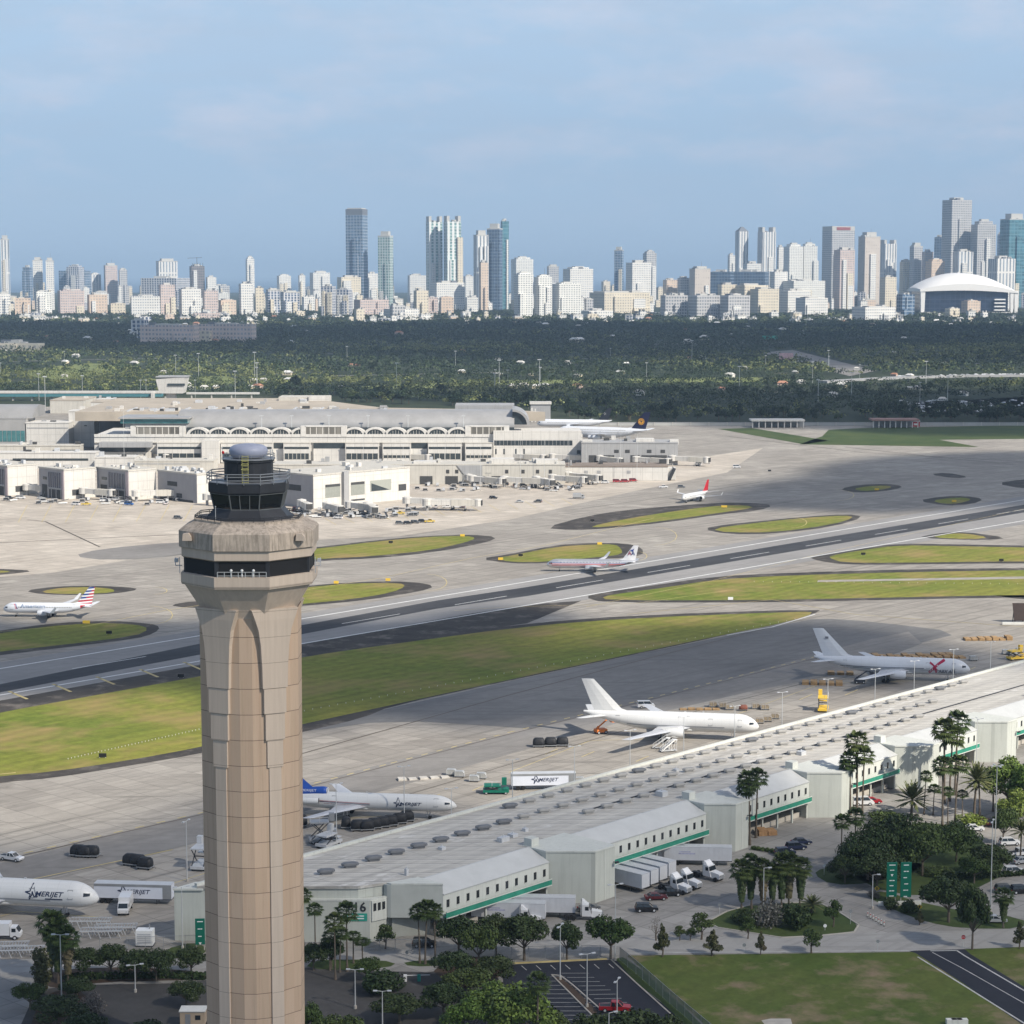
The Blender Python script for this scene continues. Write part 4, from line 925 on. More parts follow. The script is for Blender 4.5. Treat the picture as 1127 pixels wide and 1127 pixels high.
text('✳',3,M_white,'tail_emblem',sa.t,Matrix.Translation((-25.2,.5,sa.zc+7.5))@FACE_YB) if False else None
m=MB()
for k in range(5):
    a=k*2*PI/5; m.add([(-25.5+1.4*math.cos(a),.5,sa.zc+8+1.4*math.sin(a)),(-25.5+.5*math.cos(a+.35),.5,sa.zc+8+.5*math.sin(a+.35)),(-25.5+.5*math.cos(a-.35),.5,sa.zc+8+.5*math.sin(a-.35))],[(0,1,2)])
m.build('tail_emblem',M_skin,sa.t)
# ================================================================== VEHICLES AND GROUND EQUIPMENT
def carmat(n,c): return mat(n,c,.3,.15,var=.03,spec=.5)
C_white=carmat('car white',(.72,.72,.72)); C_black=carmat('car black',(.018,.019,.022)); C_navy=carmat('car navy',(.02,.028,.07)); C_red=carmat('car red',(.36,.018,.025)); C_silver=carmat('car silver',(.40,.41,.42)); C_grey=carmat('car grey',(.12,.125,.13)); C_blue=carmat('car blue',(.03,.12,.35)); C_yel=carmat('car yellow',(.66,.47,.07)); C_maroon=carmat('car maroon',(.10,.015,.02))
def wheels(t,xs,y,r=.33,w=.22):
    for x in xs:
        for s in (-1,1):
            o=MB().tube((x,s*y-w/2,r),(x,s*y+w/2,r),r,r,12).build('wheel',M_black,t)
            MB().tube((x,s*(y+w/2)-.005,r),(x,s*(y+w/2)+.02*s,r),r*.55,r*.55,8).build('rim',M_lgrey,o)
def lampset(t,x0,x1,y,z0,z1):
    for s in (-1,1):
        MB().box(x1-.02,x1+.04,s*y-.2,s*y+.2,z1-.09,z1+.09).build('headlight',M_lgrey,t)
        MB().box(x0-.04,x0+.02,s*y-.15,s*y+.15,z0-.12,z0+.12).build('tail_light',M_rlamp,t)
def car(m,kind='sedan'):
    t=thing(kind+'_car' if kind in('sedan','suv') else kind,'','car')
    W=.9
    if kind=='sedan':
        body=[(-2.3,.35),(2.25,.35),(2.3,.62),(2.1,.78),(1.0,.95),(-1.55,.98),(-2.25,.92),(-2.32,.6)]; cab=([(-1.75,.96),(1.05,.93),(.25,1.42),(-1.05,1.44)],)
    elif kind=='suv':
        body=[(-2.3,.4),(2.25,.4),(2.32,.75),(2.15,.98),(1.15,1.1),(-2.2,1.12),(-2.35,.7)]; cab=([(-2.2,1.1),(1.2,1.08),(.45,1.75),(-1.95,1.78)],)
    elif kind=='pickup':
        body=[(-2.8,.45),(2.65,.45),(2.75,.8),(2.6,1.02),(1.35,1.12),(-2.8,1.12)]; cab=([(-.75,1.1),(1.4,1.1),(.65,1.8),(-.6,1.82)],)
    else:
        body=[(-2.6,.4),(2.5,.4),(2.6,.8),(2.3,1.15),(1.6,1.3),(-2.6,1.3)]; cab=([(-2.6,1.28),(1.7,1.28),(1.1,2.1),(-2.5,2.15)],)
    m_=MB(); m_.prof(body,-W,W); o=m_.build('body',m,t)
    c=cab[0]; zb=c[0][1]; ztop=c[2][1]
    m_=MB(); b=[(c[0][0],-W*.96,zb),(c[1][0],-W*.96,zb),(c[1][0],W*.96,zb),(c[0][0],W*.96,zb)]; tp=[(c[3][0],-W*.78,ztop),(c[2][0],-W*.78,ztop),(c[2][0],W*.78,ztop),(c[3][0],W*.78,ztop)]
    m_.hexa(b,tp); m_.build('window',M_glass,t)
    MB().box(c[3][0]-.03,c[2][0]+.03,-W*.8,W*.8,ztop-.02,ztop+.05).build('roof',m,t)
    if kind!='sedan' or 1:
        k=MB()
        for f in (.0,.45,1):
            x0=c[0][0]+(c[1][0]-c[0][0])*f; x1=c[3][0]+(c[2][0]-c[3][0])*f
            for s in (-1,1): k.tube((x0,s*W*.965,zb),(x1,s*W*.785,ztop),.05)
        k.build('pillar',m,t)
    if kind=='pickup': MB().box(-2.7,-.85,-.75,.75,1.121,1.13).build('cargo_bed',M_dark,t)
    L=body[-1][0] if kind!='sedan' else -2.3
    wheels(t,(-1.45 if kind!='pickup' else -1.75,1.45 if kind!='pickup' else 1.75),W-.08,.34 if kind=='sedan' else .4)
    lampset(t,min(p[0] for p in body)+.02,max(p[0] for p in body)-.08,.62,.85,.75)
    return t
def setl(t,label,cat,group=None):
    t['label']=label; t['category']=cat
    if group: t['group']=group
    return t
def at(t,px,py,hd): t.location=P(px,py); t.rotation_euler=(0,0,R(hd)); return t
PAL={}
def vehicle(px,py,hd,kind,m,label,cat='car',group=None,name=None,sc=1):
    k=(kind,m.name)
    if k in PAL:
        r=dup(PAL[k],P(px,py),R(hd),label); r['category']=cat
        if 'group' in r: del r['group']
    else:
        r=car(m,kind); PAL[k]=r; at(r,px,py,hd)
    setl(r,label,cat,group)
    if name: r.name=name
    return r
vehicle(13,947,-25,'pickup',C_white,'white pickup driving on the service road above the lower left cargo jet','pickup truck')
vehicle(711,779,5,'van',C_white,'white van behind the tail of the plain white cargo jet','van')
vehicle(711.5,1003,3,'suv',C_black,'black car alone in the truck yard below the row of parked trailers','car')
vehicle(736,986,12,'pickup',C_black,'black pickup between the black car and the white truck cabs','pickup truck')
vehicle(722,990,8,'sedan',C_maroon,'maroon car tucked beside the black pickup in the truck yard','car')
vehicle(864,941,15,'suv',C_navy,'nearest of three navy cars parked by the loading dock, a white bumper behind it','car','navy cars at the dock')
vehicle(876,935,15,'suv',C_navy,'middle one of three navy cars parked by the loading dock','car','navy cars at the dock')
vehicle(882,929,12,'sedan',C_navy,'farthest of three navy cars parked by the loading dock','car','navy cars at the dock')
vehicle(677,1113,-4,'pickup',C_red,'red pickup in the striped parking lot beside a lamp post','pickup truck')
vehicle(1111,930,8,'suv',C_white,'white hatchback in the right hand lot below the bright green trees','car')
vehicle(1122,942,20,'pickup',C_white,'white pickup cut by the right edge in the right hand lot','pickup truck')
vehicle(1125,950,20,'sedan',C_silver,'silver car cut by the right edge beside the white pickup','car')
vehicle(1072,914,0,'sedan',C_white,'white sedan half hidden behind the big spreading trees','car')
vehicle(1087,909,5,'suv',C_maroon,'maroon car under the palms behind the big spreading trees','car')
vehicle(1116,962,10,'suv',C_white,'white car behind the low hedge of the right hand lot','car')
vehicle(1107,982,8,'suv',C_grey,'dark grey car facing the hedge in the right hand lot','car')
vehicle(1124,983,8,'suv',C_black,'black car at the right edge of the right hand lot','car')
vehicle(1095,1015,0,'sedan',C_silver,'silver car half hidden behind the dark roadside tree','car')
vehicle(950,886,5,'van',C_white,'white van under the warehouse canopy beside a red car','van')
vehicle(960,884,5,'sedan',C_red,'red car under the warehouse canopy beside a white van','car')
vehicle(467,1042,0,'suv',C_black,'dark car parked under the overhanging end of the warehouse','car')
vehicle(648,1002,30,'sedan',C_grey,'grey car in shade below the tall stair block',"car")
# trailers and trucks
def trailer(L=14.6,m=None,refr=False,text_=False):
    t=thing('box_trailer','','trailer')
    o=MB().box(-L/2,L/2,-1.28,1.28,1.15,4.05).build('cargo_box',m or M_white,t)
    k=MB(); k.box(-L/2-.03,L/2+.03,-1.3,1.3,4.05,4.14); k.build('roof_rail',M_lgrey,t)
    k=MB(); k.box(-L/2-.02,L/2+.02,-1.3,1.3,1.0,1.16); k.build('chassis',M_dark,t)
    for x in (-L/2+.04,):
        for s in (-1,1): MB().box(x-.1,x-.04,s*.65-.6,s*.65+.6,1.2,4.0).build('rear_door',M_lgrey,t)
    for i,x in enumerate((-L/2+1.6,-L/2+2.9)):
        for s in (-1,1): MB().tube((x,s*1.0-.28,.5),(x,s*1.0+.28,.5),.5,.5,12).build('wheel',M_black,t)
    for s in (-1,1): MB().box(L/2-3.2,L/2-3.05,s*.9-.08,s*.9+.08,0,1.1).build('landing_leg',M_dark,t)
    if refr: MB().box(L/2,L/2+.6,-1,1,1.9,3.7).build('cooling_unit',M_lgrey,t)
    return t
def tractor(m):
    t=thing('semi_tractor','','truck')
    k=MB(); k.hexa([(-.6,-1.2,.9),(1.4,-1.2,.9),(1.4,1.2,.9),(-.6,1.2,.9)],[(-.6,-1.15,3.3),(.7,-1.15,3.1),(.7,1.15,3.1),(-.6,1.15,3.3)]); k.hexa([(1.3,-1.0,.7),(3.5,-.85,.7),(3.5,.85,.7),(1.3,1.0,.7)],[(1.3,-1.0,2.0),(3.3,-.8,1.7),(3.3,.8,1.7),(1.3,1.0,2.0)])
    k.build('cab',m,t)
    MB().hexa([(1.02,-1.1,2.15),(1.12,-1.1,2.1),(1.12,1.1,2.1),(1.02,1.1,2.15)],[(.72,-1.02,2.95),(.84,-1.02,2.95),(.84,1.02,2.95),(.72,1.02,2.95)]).build('windscreen',M_glass,t)
    for s in (-1,1): MB().box(.0,.75,s*1.17-.03,s*1.17+.03,2.1,2.85).build('side_window',M_glass,t)
    MB().hexa([(-.6,-1.1,3.3),(.5,-1.0,3.14),(.5,1.0,3.14),(-.6,1.1,3.3)],[(-.6,-1.0,4.0),(-.3,-.9,3.9),(-.3,.9,3.9),(-.6,1.0,4.0)]).build('wind_deflector',m,t)
    MB().box(-4.2,1.2,-.45,.45,.6,1.0).build('chassis',M_dark,t)
    MB().box(3.45,3.56,-.7,.7,.75,1.5).build('grille',M_grey,t)
    for s in (-1,1):
        MB().tube((-.8,s*1.0,1),(-.8,s*1.0,3.9),.09).build('exhaust_stack',M_chrome,t); MB().box(3.4,3.52,s*.72-.14,s*.72+.14,1.1,1.35).build('headlight',M_lgrey,t)
        MB().tube((.2,s*.95-.3,.75),(.2,s*.95-.3+.0001,.75),.3).build('fuel_tank',M_chrome,t) if False else None
        for x in (2.5,-2.3,-3.5): MB().tube((x,s*.95-.25,.5),(x,s*.95+.25,.5),.5,.5,12).build('wheel',M_black,t)
    return t
TR=trailer(); M_trw=mat('trailer grey white',(.60,.61,.63),.4,.1,var=.06,grime=.15)
for ch in TR.children:
    if ch.name.startswith('cargo_box'): ch.data.materials[0]=M_trw
TC=tractor(C_white)
def put(src,loc,hd,label,cat,group=None,first=[set()]):
    if src.name not in first[0]:
        first[0].add(src.name); r=src; r.location=loc; r.rotation_euler=(0,0,hd)
    else: r=dup(src,loc,hd,label)
    if 'group' in r and not group: del r['group']
    return setl(r,label,cat,group)
def wloc(s,y,z=0): return WO+Vector((math.cos(UA)*s-math.sin(UA)*y,math.sin(UA)*s+math.cos(UA)*y,z))
put(TR,P(593,1008),R(-4),'long white semi trailer coupled to a tractor in front of the tall stair block','trailer')
m=MB(); m.box(-4.2,-.6,-1.30,-1.285,2.5,2.8); m.box(-4.0,-1.6,-1.30,-1.285,2.95,3.15); m.build('faded_mark',mat('faded purple mark',(.40,.40,.52),.5,var=.3,sc=2),TR)
put(TC,P(644,1011.5),R(-4),'white semi tractor pulling the long trailer in front of the tall stair block','truck')
put(TR,P(560,1014),R(-6),'white semi trailer partly behind the roadside trees, left of the coupled semi','trailer')
put(TC,P(577,1017),R(-4),'white semi tractor half hidden by roadside trees','truck')
n=['nearest of the trailers backed into the dock right of the stair block','second of the trailers backed into the dock','third of the trailers backed into the dock','farthest in the close row of trailers backed into the dock']
for i in range(4): put(TR,wloc(12.5+3.6*i,4.2+.5*i),UA-PI/2,n[i],'trailer','trailers backed into the dock')
put(TC,wloc(17.5,-7.2),UA-PI/2,'nearest white truck cab in front of the docked trailers','truck','truck cabs at the dock'); put(TC,wloc(21.5,-6.8),UA-PI/2,'middle white truck cab in front of the docked trailers','truck','truck cabs at the dock'); put(TC,wloc(29.5,-6.5),UA-PI/2,'white truck cab facing the yard, rightmost at the docked trailers','truck','truck cabs at the dock')
put(TR,P(768,951),R(-4),'white trailer with faint purple mark standing broadside under the canopy','trailer'); put(TR,P(716,949),R(-2),'pale trailer half behind the broadside trailer under the canopy','trailer')
def lettered_trailer(px,py,hd,label):
    t=trailer(16.0,mat('trailer blue white',(.66,.69,.76),.4,.05,var=.04)); t.location=P(px,py); t.rotation_euler=(0,0,R(hd)); setl(t,label,'trailer'); t.name='box_trailer'
    b=bmesh.new()
    for q in strip([(a*1.05-2.3,b_*1.05+2.65) for a,b_ in STAR],.2):
        b.faces.new([b.verts.new((x,-1.31,z)) for x,z in q])
    me=bpy.data.meshes.new('star_mark'); b.to_mesh(me); b.free(); me.materials.append(M_ink); o=bpy.data.objects.new('star_mark',me); COL.objects.link(o); o.parent=t
    text('MERIJET',1.25,M_ink,'trailer_lettering',t,Matrix.Translation((1.2,-1.31,2.55))@FACE_Y,italic=.3,bold=.02,fit=5)
    MB().box(6.2,8.02,-1.32,-1.285,1.2,4.02).build('front_panel',M_grey,t); MB().box(-8.02,8.02,-1.325,-1.3,3.6,4.1).build('top_band',M_grey,t)
    return t
lettered_trailer(148,993,-5,'long white trailer with star lettering behind the lower left jet nose')
lettered_trailer(598,868,4,'long white trailer with star lettering behind the warehouse roof edge')
def boxtruck(m):
    t=thing('box_truck','','truck')
    MB().box(-3.4,1.4,-1.15,1.15,.95,3.3).build('cargo_box',m,t); MB().prof([(1.5,.6),(3.4,.6),(3.45,1.3),(3.2,1.6),(2.6,2.5),(1.5,2.55)],-1.05,1.05).build('cab',m,t)
    MB().hexa([(3.18,-.95,1.62),(3.26,-.95,1.6),(3.26,.95,1.6),(3.18,.95,1.62)],[(2.66,-.9,2.42),(2.76,-.9,2.4),(2.76,.9,2.4),(2.66,.9,2.42)]).build('windscreen',M_glass,t)
    for s in (-1,1): MB().box(1.8,2.6,s*1.06-.02,s*1.06+.02,1.6,2.3).build('side_window',M_glass,t)
    MB().box(-3.4,2.6,-.5,.5,.55,.95).build('chassis',M_dark,t); wheels(t,(-2.1,2.4),.95,.45,.3); lampset(t,-3.38,3.42,.75,.8,.95)
    return t
bt=boxtruck(C_white)
put(bt,P(138,1003),R(-88),'white truck facing the camera in front of the lettered trailer','truck')
put(bt,P(4,1033),R(0),'white airport truck cut by the left edge','truck')
b2=boxtruck(C_silver); put(b2,P(637,549),R(-5),'grey box truck alone on the bright apron right of the jet bridges','truck')
# cargo dollies, containers, loaders
M_cover=mat('black cargo cover',(.02,.021,.024),.6,var=.3,sc=1.5)
def dolly(m,cover=False):
    t=thing('cargo_dolly','','cargo dolly')
    MB().box(-1.7,1.7,-1.1,1.1,.35,.55).build('bed',M_grey,t)
    for x in (-1.2,1.2):
        for s in (-1,1): MB().tube((x,s*.9-.08,.22),(x,s*.9+.08,.22),.22,.22,8).build('wheel',M_black,t)
    MB().tube((1.7,0,.4),(2.6,0,.3),.05).build('tow_bar',M_dark,t)
    if cover:
        k=MB(); k.loft([[(x*sx,y*sy,z) for x,y in ((-1.5,-1),(-.5,-1.12),(.6,-1.05),(1.5,-.95),(1.6,.1),(1.45,.95),(0,1.1),(-1.5,1.0),(-1.62,0))] for z,sx,sy in ((.55,1,1),(1.2,1.02,1.02),(1.9,.95,.93),(2.3,.7,.62))]); k.build('covered_load',m,t,True)
    else:
        k=MB(); k.prof([(-1.5,.56),(1.5,.56),(1.5,1.6),(1.1,2.15),(-1.5,2.15)],-1.0,1.0); k.build('container',m,t)
        k=MB(); 
        for x in (-1.5,0,1.5): k.tube((x,-1.03,.56),(x,-1.03,1.65 if x>1 else 2.15),.05)
        k.tube((-1.5,-1.03,2.15),(1.1,-1.03,2.15),.05); k.tube((1.5,-1.03,1.6),(1.1,-1.03,2.15),.05); k.build('container_frame',M_lgrey,t)
    return t
D_blk=dolly(M_cover,True); M_can=mat('container metal',(.48,.48,.46),.4,.4,var=.15); D_can=dolly(M_can)
M_cl=mat('clear wrapped load',(.27,.22,.155),.45,var=.45,sc=2); D_wrap=dolly(M_cl); M_brn=mat('rust wrapped load',(.20,.07,.045),.6,var=.3,sc=2); D_brn=dolly(M_brn,True)
def row(src,pts,hd,lab,cat,group):
    n=len(pts)
    for i,(px,py) in enumerate(pts): put(src,P(px,py),R(hd),f'{ordn(i,n)} of the {lab}' if n>1 else lab,cat,group if n>1 else None)
row(D_blk,[(86,942),(93,943),(101,943)],-8,'black covered loads standing on the service road at left','cargo dolly','black covered loads on the service road')
row(D_blk,[(144,952),(152,953),(160,956)],-18,'black covered loads above the lettered trailer','cargo dolly','black covered loads above the trailer')
row(D_blk,[(394,914),(404,914),(412,912),(421,910.5),(430,909),(440,906.5),(448,904)],12,'black covered loads in front of the trijet','cargo dolly','black covered loads by the trijet')
row(D_blk,[(593,822),(606,821.5),(619,821)],0,'black covered loads left of the plain white jet','cargo dolly','black covered loads by the white jet')
put(D_blk,P(381,911),R(90),'black covered load standing apart, left of the row by the trijet','cargo dolly')
put(D_blk,P(333,909),R(90),'black load half hidden by the tower shaft beside the trijet','cargo dolly')
row(D_wrap,[(785,778),(803,781),(842,781)],0,'tan wrapped loads beyond the nose of the plain white jet','cargo dolly','wrapped pallets beyond the white jet')
put(D_brn,P(818,782),R(0),'rust brown wrapped pallet in the row beyond the plain white jet','cargo dolly')
row(D_wrap,[(832,780),(796,779)],0,'pale wrapped pallets with yellow ends beyond the plain white jet','cargo dolly','yellow ended pallets')
row(D_can,[(497,853),(506,855),(522,860),(530,857)],-8,'pale containers on dollies right of the trijet','cargo dolly','containers right of the trijet')
row(D_can,[(614,862),(622,862),(638,862)],0,'containers above the lettered trailer behind the roof','cargo dolly','containers above the lettered trailer')
row(D_can,[(1107,720),(1115,721),(1122,718)],5,'grey containers at the far right end of the cargo apron','cargo dolly','containers at the far right')
put(D_can,P(1071,727),R(8),'boxy container alone near the nose of the grey jet','cargo dolly')
row(D_wrap,[(836,796),(845,794),(853,791)],-5,'blue grey loads in front of the white jet nose','cargo dolly','loads at the white jet nose')
def flatpile(label,px,py,hd,L,w,m=M_wood,h=.8):
    t=thing('pallet_stack',label,'pallet stack',P(px,py),R(hd)); r_=random.Random(int(px))
    n=max(2,int(L/2.4))
    for i in range(n):
        x=-L/2+L*(i+.5)/n; hh=h*r_.uniform(.5,1.3); k=MB()
        for j in range(max(1,int(hh/.18))): k.box(x-1.05,x+1.05,-w/2+r_.uniform(-.1,.1),w/2,.18*j,.18*j+.12)
        k.prism([(x-1,-w/2),(x+1,-w/2),(x+1,w/2),(x-1,w/2)],0,hh*.9); k.build('pallet',m,t)
M_pan=mat('cargo panel rust',(.36,.23,.11),.7,var=.3,sc=.8)
flatpile('low row of rusty cargo panels behind the grey jet tail',1020,724,3,26,4,M_pan,.8); flatpile('rusty cargo panels behind the grey jet fuselage',1000,722.5,3,30,4,M_pan,.9)
flatpile('long low rusty stack beyond the nose of the grey jet',1087,704,2,17,4,M_pan,1.2)
flatpile('rusty stack under the tail of the grey jet',905,753,-8,13,4,M_pan,1.0); flatpile('small rusty stack beneath the grey jet tail cone',925,742,-5,9,3,M_pan,.8)
flatpile('flat pale dollies in a line left of the containers',466,857,14,14,2.2,mat('flat dolly pale',(.5,.47,.42),.6,var=.2),.5)
flatpile('row of flat pallets behind the fuselage of the white jet nose',770,781,0,12,2,M_pan,.5)
flatpile('stacked timber pallets at the warehouse loading dock',843,918,12,4.5,3,M_wood,1.5)
def loader(m,label,px,py,hd,h=4.5):
    t=thing('cargo_loader',label,'cargo loader',P(px,py),R(hd))
    MB().box(-3.2,3.2,-1.5,1.5,.5,1.1).build('chassis',m,t); MB().box(-3,1.2,-1.5,1.5,h-.3,h).build('platform',m,t); MB().box(1.6,3.0,-1.4,1.4,h*.55,h*.6).build('bridge',m,t)
    k=MB()
    for s in (-1,1): k.tube((-2.8,s*1.3,1),(1,s*1.3,h-.3),.12); k.tube((1,s*1.3,1),(-2.8,s*1.3,h-.3),.12)
    k.tube((-.9,-1.3,h*.5+.3),(-.9,1.3,h*.5+.3),.14)
    k.build('scissor_lift',M_dark,t)
    MB().box(1.4,2.6,.4,1.5,h-.3,h+1.5).build('operator_cab',m,t); k=MB()
    for x in (-3,-1,1): k.tube((x,-1.45,h),(x,-1.45,h+1.1),.05)
    k.tube((-3,-1.45,h+1.1),(1,-1.45,h+1.1),.05); k.build('railing',M_lgrey,t)
    wheels(t,(-2.4,2.4),1.3,.45,.3); return t
loader(M_yel,'tall yellow cargo loader at the warehouse roof edge left of the grey jet',906,782,80,4.4)
loader(M_yel,'yellow cargo loader at the right edge near the end of the roof',1119,726,20,3.2)
loader(M_grey,'grey cargo loader with dark mast left of the covered loads by the trijet',356,927,10,5); loader(M_green,'green cargo loader beyond the warehouse roof, left of the lettered trailer',546,873,0,2.2)
loader(M_lgrey,'pale scissor loader by the warehouse roof corner next to the tower',362,931,60,3)
loader(M_lgrey,'pale loader half hidden by the tower above the storage wall',222,955,80,5)
def stairs(label,px,py,hd):
    t=thing('boarding_stairs',label,'boarding stairs',P(px,py),R(hd))
    k=MB()
    for i in range(10): k.box(-3+.5*i,-2.45+.5*i,-.8,.8,.5+.38*i,.62+.38*i)
    k.prof([(-3,.4),(-2.6,.4),(2.4,4.1),(2.4,4.4),(1.9,4.3)],-.9,-.8); k.prof([(-3,.4),(-2.6,.4),(2.4,4.1),(2.4,4.4),(1.9,4.3)],.8,.9); k.box(2,3.6,-.9,.9,4.2,4.35); k.build('flight',M_white,t)
    k=MB()
    for s in (-.85,.85):
        k.tube((-3,s,1.6),(2,s,5.3),.05); k.tube((2,s,5.3),(3.6,s,5.3),.05)
        for i in range(6): k.tube((-2.6+i*1.0,s,.8+.74*i),(-2.6+i*1.0,s,1.85+.74*i),.04)
    k.build('handrail',M_white,t)
    k=MB()
    for x in (1.0,3.2):
        for s in (-.8,.8): k.tube((x,s,.4),(x,s,4.2),.08)
    k.tube((1,-.8,.5),(3.2,-.8,4.1),.06); k.tube((1,.8,.5),(3.2,.8,4.1),.06); k.build('support_frame',M_white,t)
    MB().box(-3,3.4,-.9,.9,.3,.5).build('chassis',M_lgrey,t); wheels(t,(-2.2,2.4),.85,.3,.2); t.scale=(.72,.8,.72); return t
stairs('white boarding stairs in front of the engine of the plain white jet',727,824,-15); stairs('second white boarding stairs right beside the first, by the white jet engine',735,827,20)
def lift(m,label,px,py,hd):
    t=thing('boom_lift',label,'boom lift',P(px,py),R(hd))
    MB().box(-1.6,1.6,-1.1,1.1,.45,1.3).build('chassis',m,t); wheels(t,(-1.1,1.1),1,.45,.3)
    k=MB(); k.tube((-1.2,0,1.3),(-.6,0,2.0),.35); k.tube((-.9,0,1.7),(2.2,0,3.9),.22); k.tube((2.2,0,3.9),(3.4,0,3.6),.16); k.build('boom',m,t); MB().box(3.2,4.2,-.8,.8,2.9,3.9).build('basket',m,t); return t
lift(M_ora,'orange boom lift under the tail of the plain white jet',661,807,25)
lift(mat('dark tug paint',(.04,.045,.06),.5,var=.1),'dark tug vehicle under the wing of the grey jet',946,752,0)
def racks(label,px,py,hd):
    t=thing('conveyor_rack',label,'conveyor rack',P(px,py),R(hd))
    for s in (-1,1): MB().box(-4,4,s*1.2-.08,s*1.2+.08,1.4,1.6).build('rail',M_lgrey,t)
    for i in range(5): MB().tube((-3.8+i*1.9,-1.2,0),(-4.4+i*1.9,-1.2,1.5),.07).build('leg',M_lgrey,t); MB().tube((-3.8+i*1.9,1.2,0),(-4.4+i*1.9,1.2,1.5),.07).build('leg',M_lgrey,t)
    k=MB()
    for i in range(15): k.tube((-3.9+i*.55,-1.2,1.5),(-3.9+i*.55,1.2,1.5),.09)
    k.path([(-4,-1.2,1.5),(-4,1.2,1.5),(4,1.2,1.5),(4,-1.2,1.5)],.05); k.build('roller_deck',M_grey,t)
racks('pale roller rack in front of the lower left jet nose',100,1020,0); racks('pale roller rack below the white truck facing the camera',128,1027,4); racks('long roller rack left of the white generator',112,1031,2)
racks('roller rack with baggage gear at the lower left edge',25,1052,5); racks('second roller rack at the lower left edge',8,1047,5)
k=thing('power_unit','white louvred power unit behind the fence left of the tower','power unit',P(160,1040),R(-3))
MB().box(-1.6,1.6,-1.1,1.1,.2,3.1).build('cabinet',M_white,k); MB().box(-1.7,1.7,-1.2,1.2,0,.2).build('skid',M_dark,k)
for i in range(5): MB().box(-1.3,1.3,-1.14,-1.1,.7+.4*i,.95+.4*i).build('louvre',M_lgrey,k)
MB().tube((.8,.3,3.1),(.8,.3,3.9),.12).build('exhaust_pipe',M_grey,k)
k=thing('portable_cabin','small tan portable cabin at the foot of the tower','cabin',P(213,1127),0)
MB().box(-2.1,2.1,-1.3,1.3,.2,2.6).build('cabin_wall',mat('tan cabin',(.42,.33,.24),.8,var=.06),k); MB().box(-2.25,2.25,-1.45,1.45,2.6,2.75).build('roof',M_offw,k); MB().box(-1.2,-.3,-1.34,-1.3,.3,2.2).build('door',M_grey,k); MB().box(.5,1.4,-1.34,-1.3,1.2,2.0).build('window',M_glass,k)
for i in range(3):
    k=MB(); k.box(-.9,.9,-.5,.5,0,.9); k.box(-.8,-.3,-.51,-.49,.1,.5); tag(k.build('concrete_block',M_offw,None,False,P(1047+6*i,1127),R(3)),f'{["left","middle","right"][i]} one of three white blocks on the lower right lawn','block','white blocks on the lawn')
# dark screen structure at the right edge
k=thing('blast_screen','dark brown blast screen on legs at the right edge beyond the cargo apron','blast screen',P(1128,686),R(0))
MB().hexa([(-4,-.2,1),(7,-.2,1),(7,.2,1),(-4,.2,1)],[(-4.3,1.6,7.2),(7,1.6,7.2),(7,2,7.2),(-4.3,2,7.2)]).build('panel',mat('screen brown',(.045,.03,.025),.7,var=.15),k)
for x in (-3.6,0,4): MB().tube((x,.4,0),(x,.5,2.5),.18).build('leg',M_dark,k); MB().tube((x,3.8,0),(x,1.9,6.8),.15).build('brace',M_dark,k)
MB().box(-9,7,-3.2,-2.2,0,.9).build('barrier_base',M_offw,k)
# ------------------------------------------------------------------ lamp posts
def lamp(h,heads=2,arm=.9,m=None):
    t=thing('lamp_post','','lamp post')
    MB().tube((0,0,0),(0,0,h),.13,.07,8).build('mast',m or M_chrome,t); MB().lathe([(.28,0),(.28,.5),(.18,.6)],8).build('base',M_conc,t)
    for i in range(heads):
        a=PI*i if heads==2 else 2*PI*i/heads
        c,s_=math.cos(a),math.sin(a)
        MB().tube((0,0,h-.05),(c*arm,s_*arm,h+.08),.05).build('arm',m or M_chrome,t)
        k=MB(); k.box(-.35,.35,-.2,.2,0,.16); k.xf(Matrix.Translation((c*(arm+.3),s_*(arm+.3),h))@Matrix.Rotation(a,4,'Z')); k.build('lamp_head',M_lgrey,t)
    return t
LP={}
def post(px,by,ty,heads=2,label='',hd=0,Y=None,group=None,name=None):
    loc=P(px,by) if Y is None else Y
    h=round(zat(loc.y,ty)*2)/2; k=(h,heads)
    if k in LP: r=dup(LP[k],loc,R(hd),label)
    else: r=lamp(h,heads); LP[k]=r; r.location=loc; r.rotation_euler=(0,0,R(hd))
    if 'group' in r and not group: del r['group']
    return setl(r,label,'lamp post',group)
def behind(px,y=43.5):
    # point on the ground line just behind the warehouse
    lo,hi_=-120,400
    for _ in range(50):
        mid=(lo+hi_)/2; w_=wloc(mid,y); a=w_.x/(w_.y*ct+HC*st)*F+CX
        if a<px: lo=mid
        else: hi_=mid
    return wloc(lo,y)
for px,ty,lb in ((693,803,'lamp mast behind the roof below the tail of the plain white jet'),(752,788,'lamp mast in front of the engine of the plain white jet'),(808,778,'lamp mast in front of the nose of the plain white jet'),(860,761,'lamp mast left of the tall yellow loader'),(910,748,'lamp mast beside the tall yellow loader'),(962,737,'lamp mast in front of the wing of the grey jet'),(1005,727,'lamp mast in front of the engine of the grey jet'),(1048,715,'lamp mast beside the nose of the grey jet'),(1089,706,'lamp mast right of the grey jet nose'),(564,836,'lamp mast at the left end of the lettered trailer behind the roof'),(632,822,'lamp mast right of the lettered trailer behind the roof'),(497,868,'lamp mast at the nose of the trijet')):
    post(px,0,ty,2,lb,20,Y=behind(px))
